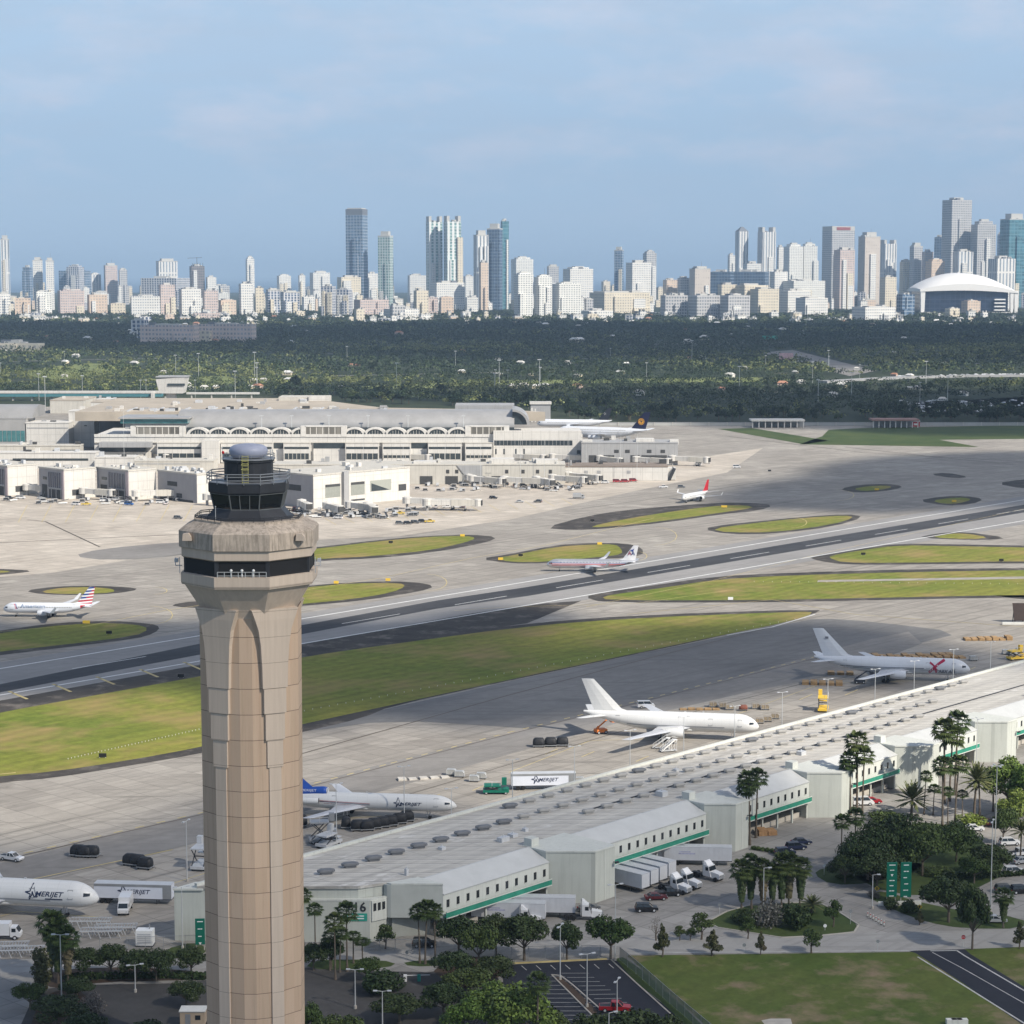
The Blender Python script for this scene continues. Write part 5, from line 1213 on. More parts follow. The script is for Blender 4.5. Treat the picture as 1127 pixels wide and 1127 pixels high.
for px,by,ty,h,lb in ((445,906,844,2,'tall lamp mast in front of the trijet lettering'),(370.5,930,863,2,'tall lamp mast in front of the trijet wing'),(206,970,903,2,'tall lamp mast on the cargo apron just left of the tower'),(201,1044,976,2,'lamp mast in front of the storage wall beside the tower'),(68,1105,1028,2,'white lamp post among the trees at the lower left'),(149,1092,1062,2,'thin lamp post behind the dark car park left of the tower'),
    (616.5,1078,1019,2,'left of two white lamp posts on the striped lot island'),(646,1108,1050,2,'right of two white lamp posts on the striped lot island'),(679,1116,1080,2,'lamp post beside the red pickup'),(677,1057,973,2,'tall lamp post at the corner of the fence and the striped lot'),(670,1150,1115,1,'short lamp post at the bottom edge in front of the shrubs'),
    (1090,1003,905,2,'tall lamp post among the right hand lot trees'),(1095,935,843,4,'tall four headed lamp post in front of the bright green trees'),(1074,862,792,4,'four headed lamp post against the last warehouse windows'),(421,1135,1090,2,'lamp post in front of the dark shrubs right of the tower'),(391,1110,1068,2,'lamp post between the light green bush and the palms'),(840,1012,955,1,'lamp post among the skirted palms of the median'),(960,1000,962,1,'thin pole left of the green sign boards')):
    post(px,by,ty,h,lb,rnd.choice((0,20,70)))

for o in list(S.objects):
    if o.name.startswith('cargo_dolly'): o.scale=(1.0,1.0,1.08) if 'black' in o['label'] else (.78,.78,.74)
# ================================================================== TREES AND PLANTS
def leafm(name,a,b,c=None):
    if name in MC: return MC[name]
    m,nt,bs=newmat(name); o=nt.obj()
    f=nt.ramp(nt.noise(o,.9,3,.6),[(.32,0),(.68,1)]); col=nt.mix(f,a,b)
    wn=nt.new('ShaderNodeNewGeometry').outputs['Random Per Island']
    col=nt.mix(1.0,col,nt.ramp(wn,[(0,.62),(1,1.42)]),'MULTIPLY')
    oi=nt.new('ShaderNodeObjectInfo').outputs['Random']; col=nt.mix(1.0,col,nt.ramp(oi,[(0,(.72,.82,.7)),(.5,(1,1,1)),(1,(1.25,1.1,1.05))]),'MULTIPLY')
    if c: col=nt.mix(nt.m('MULTIPLY',nt.ramp(nt.noise(o,.5,3,.6),[(.55,0),(.7,1)]),.8),col,c)
    nt.l.new(col,bs.inputs['Base Color']); bs.inputs['Roughness'].default_value=.6; bs.inputs['Specular IOR Level'].default_value=.25
    MC[name]=m; return m
L_dark=leafm('dark leaves',(.021,.038,.011),(.044,.066,.019)); L_mid=leafm('mid green leaves',(.038,.064,.016),(.07,.10,.025)); L_bright=leafm('bright leaves',(.075,.125,.022),(.135,.185,.038)); L_olive=leafm('olive leaves',(.055,.062,.022),(.095,.09,.035)); L_grey=leafm('grey twigs',(.11,.105,.09),(.17,.16,.14)); L_palm=leafm('palm fronds',(.030,.053,.015),(.062,.087,.026)); L_skirt=leafm('dry fronds',(.10,.085,.04),(.16,.13,.07)); L_date=leafm('date palm fronds',(.07,.09,.03),(.15,.145,.06)); L_red=leafm('russet leaves',(.075,.055,.028),(.07,.085,.03))
def leaves(blobs,n,size,seed,flat=.0):
    "n leaf clumps (bent quads) spread through ellipsoid blobs (cx,cy,cz,rx,ry,rz)"
    g=np.random.default_rng(seed); bl=np.array(blobs,float)
    wgt=(bl[:,3]*bl[:,4]*bl[:,5])**(2/3); idx=g.choice(len(bl),n,p=wgt/wgt.sum())
    d=g.normal(size=(n,3)); d/=np.linalg.norm(d,axis=1)[:,None]; r=g.uniform(.45,1.08,n)**.6
    c=bl[idx,:3]+d*bl[idx,3:]*r[:,None]
    nrm=d+g.normal(size=(n,3))*.55; nrm[:,2]+=.35; nrm/=np.linalg.norm(nrm,axis=1)[:,None]
    t=np.cross(nrm,g.normal(size=(n,3))); t/=np.linalg.norm(t,axis=1)[:,None]; b=np.cross(nrm,t)
    s=size*g.uniform(.55,1.35,n)[:,None]; s2=s*g.uniform(.5,.9,n)[:,None]
    q=np.stack([c-t*s-b*s2*.4,c+b*-s2+t*s*.2,c+t*s+b*s2*.3,c+b*s2-t*s*.3],1)+nrm[:,None,:]*(g.uniform(-.15,.15,(n,4,1))*size)
    return q.reshape(-1,3)
def quads_mesh(name,v,mats):
    n=len(v)//4; me=bpy.data.meshes.new(name); me.vertices.add(len(v)); me.vertices.foreach_set('co',v.astype(np.float32).ravel())
    me.loops.add(n*4); me.loops.foreach_set('vertex_index',np.arange(n*4,dtype=np.int32)); me.polygons.add(n)
    me.polygons.foreach_set('loop_start',np.arange(0,n*4,4,dtype=np.int32))
    me.update(calc_edges=True)
    for m in mats: me.materials.append(m)
    return me
def meshobj(name,me,parent):
    o=bpy.data.objects.new(name,me); COL.objects.link(o); o.parent=parent; return o
def tree_proto(h,w,seed,lm,kind='round',n=None,leaf=.34,name='broadleaf_tree'):
    t=thing(name,'','tree'); r=random.Random(seed)
    tr=MB(); ch=h*.30 if kind!='cone' else h*.2
    tr.tube((0,0,-.2),(r.uniform(-.2,.2),r.uniform(-.2,.2),ch),.028*h+.05,.02*h+.04,7)
    blobs=[]
    nb={'round':11,'wide':16,'cone':9,'open':8,'bush':8,'column':7}[kind]
    for i in range(nb):
        a=2*PI*i*.618+r.uniform(-.4,.4); f=((i+.5)/nb)**.5
        if kind=='cone': z=h*(.3+.62*i/nb); rr=w/2*(1.0-.8*i/nb)*.55; bx=w/2*(1-.85*i/nb)*.5; s=(rr,rr,h*.10)
        elif kind=='bush': z=h*r.uniform(.25,.6); bx=w/2*f*.7; rr=w*.24; s=(rr,rr,h*.36)
        elif kind=='column': z=h*(.15+.75*i/nb); bx=w*.12; rr=w*.36; s=(rr,rr,h*.13)
        else: z=h*(.74-.24*f*f+r.uniform(-.08,.12)); bx=w/2*f*.76; rr=w*r.uniform(.15,.24); s=(rr,rr,rr*r.uniform(.55,.85)*min(1.2,h/w*1.1))
        c=(bx*math.cos(a),bx*math.sin(a),z); blobs.append((*c,*s))
        if kind not in('bush',): 
            p=(0,0,ch*r.uniform(.8,1)); q=(c[0]*.5,c[1]*.5,(ch+c[2])/2-.05*h); tr.tube(p,q,.014*h,.009*h,5); tr.tube(q,(c[0],c[1],c[2]-s[2]*.3),.009*h,.004*h,5)
    tr.build('trunk',M_trunk,t)
    n=int(n*1.6) if n else int(min(8000,max(900,58*w*h))); leaf*=.68
    meshobj('crown',quads_mesh('crown',leaves(blobs,n,leaf*(1 if kind!='open' else .8),seed),[lm]),t)
    return t
def palm_proto(h,seed,kind='fan',skirt=False,name='fan_palm',cr=1.0):
    t=thing(name,'','palm'); r=random.Random(seed); g=np.random.default_rng(seed)
    bend=(r.uniform(-.4,.4),r.uniform(-.4,.4)); tr=MB(); prev=None
    rings=[]
    for i in range(7):
        f=i/6; c=(bend[0]*f*f,bend[1]*f*f,h*f); rad=(.18-.06*f)*(1.5 if kind=='date' else 1)+(.12 if i==0 else 0); rings.append([(c[0]+rad*math.cos(2*PI*k/8),c[1]+rad*math.sin(2*PI*k/8),c[2]) for k in range(8)])
    tr.loft(rings); tr.build('trunk',M_trunk,t)
    top=np.array([bend[0],bend[1],h]); vs=[]
    if kind=='fan':
        for i in range(34):
            a=i*2.4; el=R(78-118*(i/34)**.9); L=(.9+.35*r.random())*cr; d=np.array([math.cos(a)*math.cos(el),math.sin(a)*math.cos(el),math.sin(el)])
            sd=np.array([-math.sin(a),math.cos(a),0]); up=np.cross(d,sd); c=top+d*L
            vs+= [top,top+sd*.03,c+sd*.05,c-sd*.05]
            for k in range(9):
                an=R(-80+160*k/8); e=(d*math.cos(an)+sd*math.sin(an)); tip=c+e*.95*cr*(1-.15*abs(k-4)/4)-np.array([0,0,.28*cr])-up*.1*abs(k-4)/4; w_=.12*cr*(-d*math.sin(an)+sd*math.cos(an))
                m_=c+e*.5*cr; vs+=[c,m_-w_,tip,m_+w_]
    else:
        nf=46
        for i in range(nf):
            a=i*2.4; el=R(80-100*(i/nf)); L=(3.4+.5*r.random())*cr; p=top.copy(); d=np.array([math.cos(a)*math.cos(el),math.sin(a)*math.cos(el),math.sin(el)]); sd=np.array([-math.sin(a),math.cos(a),0])
            seg=6
            for k in range(seg):
                d2=d.copy(); d2[2]-=.16*k/seg*2.6; d2/=np.linalg.norm(d2); q=p+d2*L/seg; w0=.42*cr*math.sin(PI*min(1,(k+.35)/seg)); up=np.array([0,0,.22])
                for s in (-1,1):
                    vs+=[p,q,q+sd*s*w0-up*w0*1.3+d2*.35*cr,p+sd*s*w0*.8-up*w0*1.0+d2*.30*cr]
                p=q
    meshobj('crown',quads_mesh('crown',np.array(vs),[L_palm if kind=='fan' else L_date]),t)
    if skirt:
        vs=[]
        for i in range(420):
            a=r.uniform(0,2*PI); zz=h*r.uniform(.30,.98); rr=.4+1.25*(zz/h)**1.5*r.uniform(.5,1.1); p=np.array([bend[0]+rr*.35*math.cos(a),bend[1]+rr*.35*math.sin(a),zz+.35]); q=np.array([bend[0]+rr*math.cos(a),bend[1]+rr*math.sin(a),zz-.75]); sd=np.array([-math.sin(a),math.cos(a),0])*.28
            vs+=[p-sd*.5,p+sd*.5,q+sd,q-sd]
        meshobj('dry_skirt',quads_mesh('dry_skirt',np.array(vs),[L_skirt if skirt!='green' else L_palm]),t)
    return t
TP={}; used=set()
def plant(proto,h0,w0,px,by,ty,label,cat='tree',wpx=None,group=None):
    loc=P(px,by); k=F/(loc.y*ct+HC*st); h=max(.5,zat(loc.y,ty)); s=h/h0
    sw=(wpx/k)/w0 if wpx else (max(s,.8) if cat=='palm' else s)
    rz=rnd.uniform(0,6.28)
    if id(proto) not in used and proto not in used:
        used.add(proto); r=proto; r.location=loc; r.rotation_euler=(0,0,rz); r.scale=(sw,sw,s)
    else: r=dup(proto,loc,rz,label,None,(sw,sw,s))
    if 'group' in r and not group: del r['group']
    return setl(r,label,cat,group)
BR=[tree_proto(8,9,11,L_dark),tree_proto(8,9,12,L_mid),tree_proto(8,8,13,L_dark)]
WD=[tree_proto(8,13,21,L_dark,'wide'),tree_proto(8,13,22,L_mid,'wide')]
SM=[tree_proto(5,3.6,31,L_olive,'cone',900,.24,'young_tree'),tree_proto(5,4,32,L_mid,'round',900,.24,'young_tree'),tree_proto(5,3.6,33,L_red,'cone',800,.22,'young_tree')]
BT=[tree_proto(9,10,41,L_bright),tree_proto(8,9,42,L_bright,'wide')]
BU=[tree_proto(3,5,51,L_dark,'bush',1300,.28,'shrub'),tree_proto(3,5,52,L_mid,'bush',1300,.28,'shrub'),tree_proto(3,5,53,L_grey,'bush',1100,.2,'twiggy_shrub'),tree_proto(3,5,54,L_bright,'bush',1300,.26,'shrub')]
CO=[tree_proto(8,4,61,L_olive,'column',1600,.3,'column_tree')]
DEAD=tree_proto(5,3,71,L_grey,'open',160,.16,'bare_tree')
FP=[palm_proto(11,1,cr=1.2),palm_proto(11,2,cr=1.3),palm_proto(11,3,cr=1.15)]; SP=[palm_proto(9,4,'fan','green',name='skirted_palm',cr=1.55),palm_proto(9,5,'fan','green',name='skirted_palm',cr=1.5),palm_proto(9,9,'fan',True,name='skirted_palm',cr=1.5)]; DP=[palm_proto(8,6,'date',name='date_palm'),palm_proto(3.2,7,'date',name='low_date_palm')]
# --- palms: (px, base y, crown centre y)
def palms(lst,protos,h0,lab,cr=1.0,group=None,extra=0):
    n=len(lst)
    for i,(px,by,cy) in enumerate(sorted(lst)):
        plant(protos[i%len(protos)],h0,1,px,by,cy,(f'{ordn(i,n)} of the {lab}' if n>1 else lab),'palm',None,group or (lab if n>1 else None))
palms([(822,928,868),(825,930,861),(832,922,856)],FP,11,'three slim palms left of the navy cars')
palms([(929,895,844),(936,897,838),(943,895,817),(949,897,832)],FP,11,'four tall fan palms left of the date palms')
palms([(925.5,959,905),(941,957,899)],FP,11,'two palms left of the spreading thicket')
palms([(1039,884,804),(1045,882,811),(1051,875,795)],FP,11,'three tall fan palms against the last warehouse windows')
palms([(1017,896,855),(1027,897,868),(1037,911,843),(1043,908,872),(1051,907,842),(1059,902,874)],FP,11,'palms between the warehouse and bright trees')
palms([(1072,902,858),(1078,898,864),(1093,893,860)],DP[:1],8,'golden date palms beside the four headed lamp post')
palms([(1003,899,880)],DP[1:],3.2,'broad date palm with arching fronds against the warehouse wall')
palms([(1123,945,915)],DP[:1],8,'date palm at the right edge above the parked cars')
palms([(1104,1021,986)],SP,9,'round headed palm in the right hand lot beside the lamp post')
palms([(816,1002,957),(827,1000,953),(839,1001,956),(848,1000,960),(860,1000,952),(868,999,950),(880,999,955)],SP,9,'shaggy palms on the median island')
palms([(893,1004,995)],DP[1:],3.2,'low date palm at the right end of the median island')
palms([(347,1045,1001),(363,1068,1031),(369,1078,1015),(374,1070,1028),(382,1069,1005),(389,1060,1030),(399,1060,1036)],FP,11,'fan palms below the number sign')
palms([(334,1040,986)],FP,11,'palm crown peeping out right behind the tower')
palms([(462,1060,1004),(468,1061,1001),(479,1060,1003)],FP,11,'three palms at the open end of the warehouse')
palms([(591,1158,1082)],FP,11,'tall single palm at the bottom edge left of the striped lot')
palms([(57,1078,1018),(64,1082,1026),(75,1083,1032)],SP,9,'palms at the lower left beside the white lamp post')
# --- trees: (proto,h0,w0,px,base,top,width px,label)
B0,B1,B2=BR
for pr,h0,w0,px,by,ty,wp,lb in (
 (B0,8,9,577,1057,1002,56,'dark round tree in front of the long semi trailer, left of the bare trunked one'),
 (B2,8,8,624,1056,1011,38,'smaller dark tree in front of the semi tractor'),
 (B1,8,9,672,1055,1003,52,'dark round tree beside the tall lamp post at the fence corner'),
 (B2,8,8,546,1053,1002,44,'dark tree left of the row in front of the semi trailers'),
 (B0,8,9,505,1052,1006,52,'dark tree right of the three palms at the warehouse end'),
 (B1,8,9,527,1066,1012,44,'tree between the warehouse canopy and the big bright trees'),
 (SM[0],5,3.6,729,1053,1014,20,'narrow young tree at the left end of the lawn'),(DEAD,5,3,722,1035,1008,16,'bare twiggy tree behind the narrow young tree'),
 (SM[1],5,4,748,1035,1018,13,'left of two tiny trees on the kerb behind the lawn'),(SM[1],5,4,760,1035,1020,12,'right of two tiny trees on the kerb behind the lawn'),
 (SM[1],5,4,772,1034,1003,26,'dark small tree at the left tip of the median island'),(SM[0],5,3.6,784,1052,1021,23,'young tree at the lawn edge left of the russet one'),
 (SM[2],5,3.6,837,1051,1022,14,'slim russet young tree at the middle of the lawn edge'),(SM[1],5,4,893,1049,1020,24,'round young tree at the right part of the lawn edge'),
 (SM[1],5,4,917,1020,989,22,'dark young tree on the right end of the median island'),(SM[1],5,4,823,1033,1007,18,'dark young tree in front of the median bushes'),
 (B0,8,9,1044,1015,961,60,'large dark tree right of the green sign boards'),(B2,8,8,1070,1045,970,40,'dark leaning tree beside the stop sign'),(SM[2],5,3.6,1122,1044,1011,18,'young tree at the right edge beside the road'),(SM[2],5,3.6,1012,1018,1000,12,'tiny reddish tree on the kerb below the sign boards'),
 (WD[0],8,13,955,968,914,70,'left part of the big spreading thicket, low and dark'),(WD[0],8,13,985,958,896,84,'tallest spreading tree in the thicket left of the sign boards'),(WD[1],8,13,1015,964,906,66,'spreading tree at the right of the thicket, over the sign boards'),(WD[1],8,13,1052,948,905,58,'spreading tree right of the thicket in front of the parked white sedan'),(WD[0],8,13,930,972,938,40,'low outer tree of the thicket at its left edge'),(WD[0],8,13,965,978,940,60,'front tree of the thicket behind the stop sign'),
 (B0,8,9,1090,966,926,46,'dark tree left of the white hatchback'),(B1,8,9,1072,972,940,36,'dark tree between sign boards and the parked cars'),
 (BT[0],9,10,1108,892,832,56,'bright green tree at the right, left one of the pair'),(BT[1],8,9,1140,900,836,70,'bright green tree cut by the right edge'),(BT[0],9,10,1120,910,868,46,'lower bright green tree in front of the pair at right'),(B1,8,9,1104,930,885,36,'mid green tree under the bright pair at right'),
 (B1,8,9,403,1080,1051,32,'light green round tree on the car park island right of the tower'),(BU[0],3,5,420,1092,1066,50,'dark spreading shrub below the light green round tree'),(B0,8,9,440,1125,1092,56,'dark tree below the shrub in the car park right of the tower'),(B0,8,9,345,1068,1035,30,'dark tree at the foot of the palms right of the tower'),(B2,8,8,365,1066,1030,30,'dark tree among the fan palms near the number sign'),(SM[1],5,4,424,1044,1016,22,'small dark tree in front of the overhanging end block'),
 (B1,8,9,515,1098,1062,54,'dense tree above the bright trees at the bottom'),(B0,8,9,545,1084,1050,46,'dark tree at the left edge of the striped lot'),(B0,8,9,500,1085,1044,48,'dark tree below the three palms'),(B0,8,9,488,1120,1078,50,'dark tree at the left of the bright trees at the bottom'),
 (BT[0],9,10,541,1135,1080,66,'bright green tree at the bottom, left of the single palm'),(BT[1],8,9,572,1150,1082,80,'wide bright green tree at the bottom by the single palm'),(BT[0],9,10,515,1150,1098,60,'bright tree at the bottom edge, left end of the clump'),(B1,8,9,610,1150,1112,44,'low green tree right of the single palm at the bottom'),
 (B1,8,9,344,1150,1100,36,'green tree at the bottom beside the tower shaft'),(B1,8,9,375,1160,1112,56,'green tree at the bottom right of the tower'),
 (B0,8,9,93,1076,1040,38,'first dark tree of the row left of the tower'),(B2,8,8,122,1075,1036,40,'second dark tree of the row left of the tower'),(B0,8,9,150,1080,1042,38,'third dark tree of the row left of the tower'),(WD[0],8,13,172,1080,1042,46,'wide dark tree in the row nearest the green sign left of the tower'),(B2,8,8,211,1074,1040,36,'dark tree beside the green sign left of the tower'),
 (CO[0],8,4,46,1092,1039,26,'dense olive column of foliage at the lower left'),(B1,8,9,33,1112,1078,36,'green tree over the kerb at the lower left'),(B0,8,9,62,1130,1094,60,'dark tree at the bottom left corner lot'),(BU[2],3,5,98,1118,1092,34,'leafless grey shrub at the lower left'),(B0,8,9,92,1150,1112,50,'dark tree at the bottom edge right of the grey shrub'),(B0,8,9,85,1100,1076,40,'low dark tree below the olive column'),
 (WD[0],8,13,205,1108,1078,44,'spreading tree in the car park left of the tower'),(B0,8,9,165,1160,1120,50,'dark tree tip at the bottom edge left of the tower'),
 (BU[2],3,5,846,1018,990,42,'grey twiggy bush on the median island'),(BU[0],3,5,877,1021,993,34,'dark round bush on the median island'),(BU[0],3,5,820,1016,999,30,'low dark bush at the left of the median island'),
 (BU[3],3,5,1070,909,896,36,'yellow green hedge mound among the palms'),(BU[1],3,5,975,905,890,44,'low bush mound by the broad date palm'),(BU[1],3,5,1030,962,952,40,'low bush under the spreading trees'),
 (BU[0],3,5,700,1140,1109,60,'dark shrub at the bottom edge below the red pickup'),(BU[0],3,5,655,1142,1113,46,'dark shrub left of the one below the red pickup'),(BU[0],3,5,735,1146,1113,40,'dark shrub at the bottom end of the fence'),
 (BU[0],3,5,980,1000,988,18,'small mulch bed shrub under the sign boards'),(BU[0],3,5,1000,1004,990,22,'small shrub right of the sign boards'),(BU[2],3,5,962,988,978,14,'grey stub of a shrub left of the sign boards'),(BU[1],3,5,930,966,959,20,'low plant bed at the kerb of the thicket')):
    plant(pr,h0,w0,px,by,ty,lb,'shrub' if pr in BU else 'tree',wp)
# hedges
def hedge(name,label,pts,w,h,lm,seed):
    t=thing(name,label,'hedge',P(*pts[0])); o=P(*pts[0]); bl=[]
    for a,b in zip(pts,pts[1:]):
        a=P(*a)-o; b=P(*b)-o; n=int((b-a).length/1.2)+1
        for i in range(n): c=a.lerp(b,i/n); bl.append((c.x,c.y,h*.5,w*.6,w*.6,h*.55))
    meshobj('foliage',quads_mesh('foliage',leaves(bl,len(bl)*110,.26,seed),[lm]),t)
    k=MB()
    for c in bl[::3]: k.tube((c[0],c[1],0),(c[0],c[1],h*.6),.05)
    k.tube((bl[0][0],bl[0][1],.1),(bl[-1][0],bl[-1][1],.1),.04); k.build('stems',M_trunk,t)
hedge('clipped_hedge','long dark hedge between the tree row and the car park left of the tower',[(74,1079),(120,1077),(170,1076),(230,1078)],1.6,1.3,L_dark,5)
hedge('clipped_hedge','dark clipped hedge along the front of the right hand lot',[(1058,966),(1090,966),(1127,963),(1150,962)],1.4,1.2,L_dark,6)
hedge('low_hedge','low hedge along the canopy yard beside the navy cars',[(829,935),(850,938),(866,944)],.9,.8,L_mid,7)
# ------------------------------------------------------------------ signs, fences, barriers
def signboard(px,by,ty,wpx,label,lines,cat='sign board'):
    loc=P(px,by); k=F/(loc.y*ct+HC*st); h=zat(loc.y,ty); w_=wpx/k; t=thing('sign_board',label,cat,loc,R(4))
    MB().box(-w_/2,w_/2,-.12,.12,1.2,h).build('panel',M_green,t)
    for s in (-1,1): MB().box(s*w_*.42-.1,s*w_*.42+.1,.13,.33,0,h-.3).build('post',M_conc,t)
    n=len(lines)
    for i,q in enumerate(lines):
        z=h-.55-(h-1.9)*i/max(1,n-1)
        for c in q:      # short white glyph bars, too small in the photograph to be read
            if c=='v': MB().add([(-.28,-.135,z+.25),(0,-.135,z-.25),(.28,-.135,z+.25)],[(0,1,2)]).build('arrow_mark',M_white,t)
            else: x0,x1=c; MB().box(x0*w_*.8,x1*w_*.8,-.135,-.12,z-.085,z+.085).build('glyph_bar',M_white,t)
    return t
signboard(981,993,949,11.5,'left one of the twin tall green direction boards',[[(-.35,.4)],[(-.25,-.05),(.0,.25)],['v'],[(-.3,.0),(.05,.32)],[(-.28,.2)],[(-.3,-.05),(.0,.28)],[(-.3,.25)]])
signboard(996.5,993.5,949,12,'right one of the twin tall green direction boards',[[(-.3,.3)],[(-.28,.0),(.05,.3)],[(-.3,.1)],[(-.2,.25)],[(-.3,-.02),(.03,.26)],[(-.25,.15)]])
k=MB(); k.box(-4.2,4.6,-.6,-.3,0,.9); o=k.build('sign_plinth',M_offw,None,False,P(988,995)+Vector((0,-.5,0)),R(4)); tag(o,'low white plinth under the twin green boards','plinth')
signboard(220.5,1046,1011,10.5,'single green direction board close to the left of the tower',[[(-.35,.4)],[(-.3,.0),(.06,.3)],[(-.25,.2)],['v']])
def plate_sign(px,by,ty,shape,m,label,face=0):
    loc=P(px,by); h=zat(loc.y,ty); t=thing('road_sign',label,'road sign',loc,R(face))
    MB().tube((0,.06,0),(0,.06,h),.045).build('post',M_chrome,t); r={'oct':.42,'dia':.55,'disc':.35}[shape]; n={'oct':8,'dia':4,'disc':14}[shape]
    MB().lathe([(r,-.02),(r,.02)],n,a0=PI/8 if shape=='oct' else 0).xf(Matrix.Translation((0,0,h-r))@Matrix.Rotation(PI/2,4,'X')).build('plate',m,t)
    if m is M_red: text('STOP',.3,M_white,'sign_lettering',t,Matrix.Translation((0,-.035,h-r))@FACE_Y)
    if m is M_yel: MB().add([(-.3,-.03,h-r+.05),(0,-.03,h-r+.3),(.3,-.03,h-r+.05),(.1,-.03,h-r+.05),(.1,-.03,h-r-.3),(-.1,-.03,h-r-.3),(-.1,-.03,h-r+.05)],[tuple(range(7))]).build('arrow_mark',M_black,t)
plate_sign(1060,1044,1029,'oct',M_red,'red stop sign beside the dark leaning tree'); plate_sign(940,966,956,'oct',M_red,'red stop sign in front of the big spreading thicket')
plate_sign(965,986,975,'dia',M_yel,'yellow diamond sign left of the twin green boards'); plate_sign(1012,1003,995,'dia',M_yel,'yellow diamond sign right of the twin green boards')
plate_sign(936,1017,1001,'disc',M_grey,'round grey sign backs at the right tip of the median island'); plate_sign(448,1056,1046,'disc',M_grey,'small sign on the road left of the three palms'); plate_sign(966,1046,1034,'disc',M_grey,'small sign post at the lawn edge'); plate_sign(819,1048,1038,'disc',M_grey,'small sign post at the middle of the lawn edge')
plate_sign(792,1006,994,'disc',M_grey,'thin sign at the left tip of the median island'); plate_sign(907,963,951,'disc',M_white,'white notice at the left foot of the thicket'); plate_sign(908,1024,1017,'disc',M_white,'small white notice on the median lawn')
for i in range(7):
    loc=P(955+3*i,1009+1.7*i); k=thing('barrier_post',f'{ordn(i,7)} of the row of striped posts in the road mouth','barrier post',loc,0,'striped posts in the road')
    MB().tube((0,0,0),(0,0,1.1),.09).build('post',M_offw,k); MB().lathe([(.2,0),(.2,.1)],8).build('base',M_black,k); MB().lathe([(.1,.7),(.1,.9)],8).build('reflector_band',M_red,k)
def fence(name,label,pts,h,step,meshm,screen=False):
    o0=P(*pts[0]); t=thing(name,label,'fence',o0); q=[P(*p)-o0 for p in pts]
    k=MB()
    for a,b in zip(q,q[1:]):
        k.add([(a.x,a.y,.1),(b.x,b.y,.1),(b.x,b.y,h),(a.x,a.y,h)],[(0,1,2,3)])
    k.build('mesh_panel',meshm,t); k=MB()
    for a,b in zip(q,q[1:]): k.tube((a.x,a.y,h),(b.x,b.y,h),.04)
    k.build('top_rail',M_grey,t)
    for a,b in zip(q,q[1:]):
        L=(b-a).length; n=max(1,int(L/step))
        for i in range(n): c=a.lerp(b,i/n); MB().tube((c.x,c.y,0),(c.x,c.y,h+.1),.05).build('fence_post',M_grey,t)
def meshmat(name,c,op):
    m,nt,b=newmat(name); b.inputs['Base Color'].default_value=(*c,1); b.inputs['Alpha'].default_value=op; b.inputs['Roughness'].default_value=.6; return m
M_chain=meshmat('chain link',(.22,.23,.23),.16); M_screen=meshmat('green screen mesh',(.16,.20,.19),.62)
fence('screen_fence','long green screened fence between the striped lot and the lawn',[(682,1057),(700,1072),(745,1112),(790,1150)],2.6,3,M_screen)
fence('chain_fence','chain link fence behind the striped lot',[(545,1058),(600,1056),(640,1055),(681,1056.5)],2.6,3,M_chain)
fence('chain_fence','chain link fence left of the tower by the white power unit',[(110,1046),(140,1045),(180,1044),(228,1042)],2.4,3,M_chain)
fence('chain_fence','chain link fence at the edge of the thicket road',[(336,1050),(400,1047),(470,1046)],2.2,3,M_chain)
# gate barrier at the car park mouth
k=thing('parking_gate','white gate arm with green stand right of the light green round tree','gate barrier',P(446,1080),0)
MB().box(-.3,.3,-.3,.3,0,1.2).build('cabinet',M_white,k); MB().tube((0,0,1.1),(4.5,0,1.2),.07).build('arm',M_white,k); MB().box(2.2,2.8,-.1,.1,0,1.3).build('arm_stand',M_teal,k)
# airfield signs and lights in the grass
for px,by,ww,lb in ((95,687,2.6,'yellow sign board on the top edge of the left grass island'),(370,643,2,'left yellow marker on the island behind the tower'),(427,640,2,'right yellow marker on the island behind the tower'),(660,600,2.2,'yellow board at the back of the island behind the silver jet'),(797,559,3.2,'yellow board on the long far island'),(509,591,2.2,'yellow board at the right end of the long island right of the tower'),(551,617,2.2,'yellow board at the left tip of the island behind the silver jet'),(804,661,2,'white board on the edge of the wide right grass field'),(965,540,2.5,'yellow board on the small far island'),(1050,553,2.5,'yellow board on the small island by the far runway')):
    k=thing('taxiway_sign',lb,'airfield sign',P(px,by),0); MB().box(-ww/2,ww/2,-.12,.12,.3,1.4).build('board',M_yel if 'white' not in lb else M_white,k)
    for s in (-1,1): MB().box(s*ww*.35-.06,s*ww*.35+.06,-.06,.06,0,.3).build('leg',M_dark,k)
for px,by,lb in ((113,834,'dark marker board in the near grass left of the tower'),(199,746,'dark marker with white posts at the runway verge left of the tower'),(120,698,'dark board in the left grass island'),(950,611,'dark pair of markers in the right grass island'),(1102,618,'small dark marker at the right end of the grass island'),(573,612.5,'dark board on the island left of the silver jet'),(652,574,'dark board at the left of the long far island'),(847,519,'dark pair of markers on the far apron'),(430,598,'dark board on the long island right of the tower')):
    k=thing('marker_board',lb,'airfield marker',P(px,by),0); MB().box(-1,1,-.1,.1,.2,1.2).build('board',M_black,k)
    for s in (-1,1): MB().box(s*.8-.06,s*.8+.06,-.06,.06,0,.2).build('leg',M_offw,k)
lmesh=None
pts=[]
for i in range(40): f=i/39; pts.append((75+ (222-75)*f*.98, 836-(836-800)*f*.9))
for i in range(60): f=i/59; pts.append((335+540*f, 783-(783-682)*f))
for i in range(30): f=i/29; pts.append((830+290*f,640.5+2.5*f))
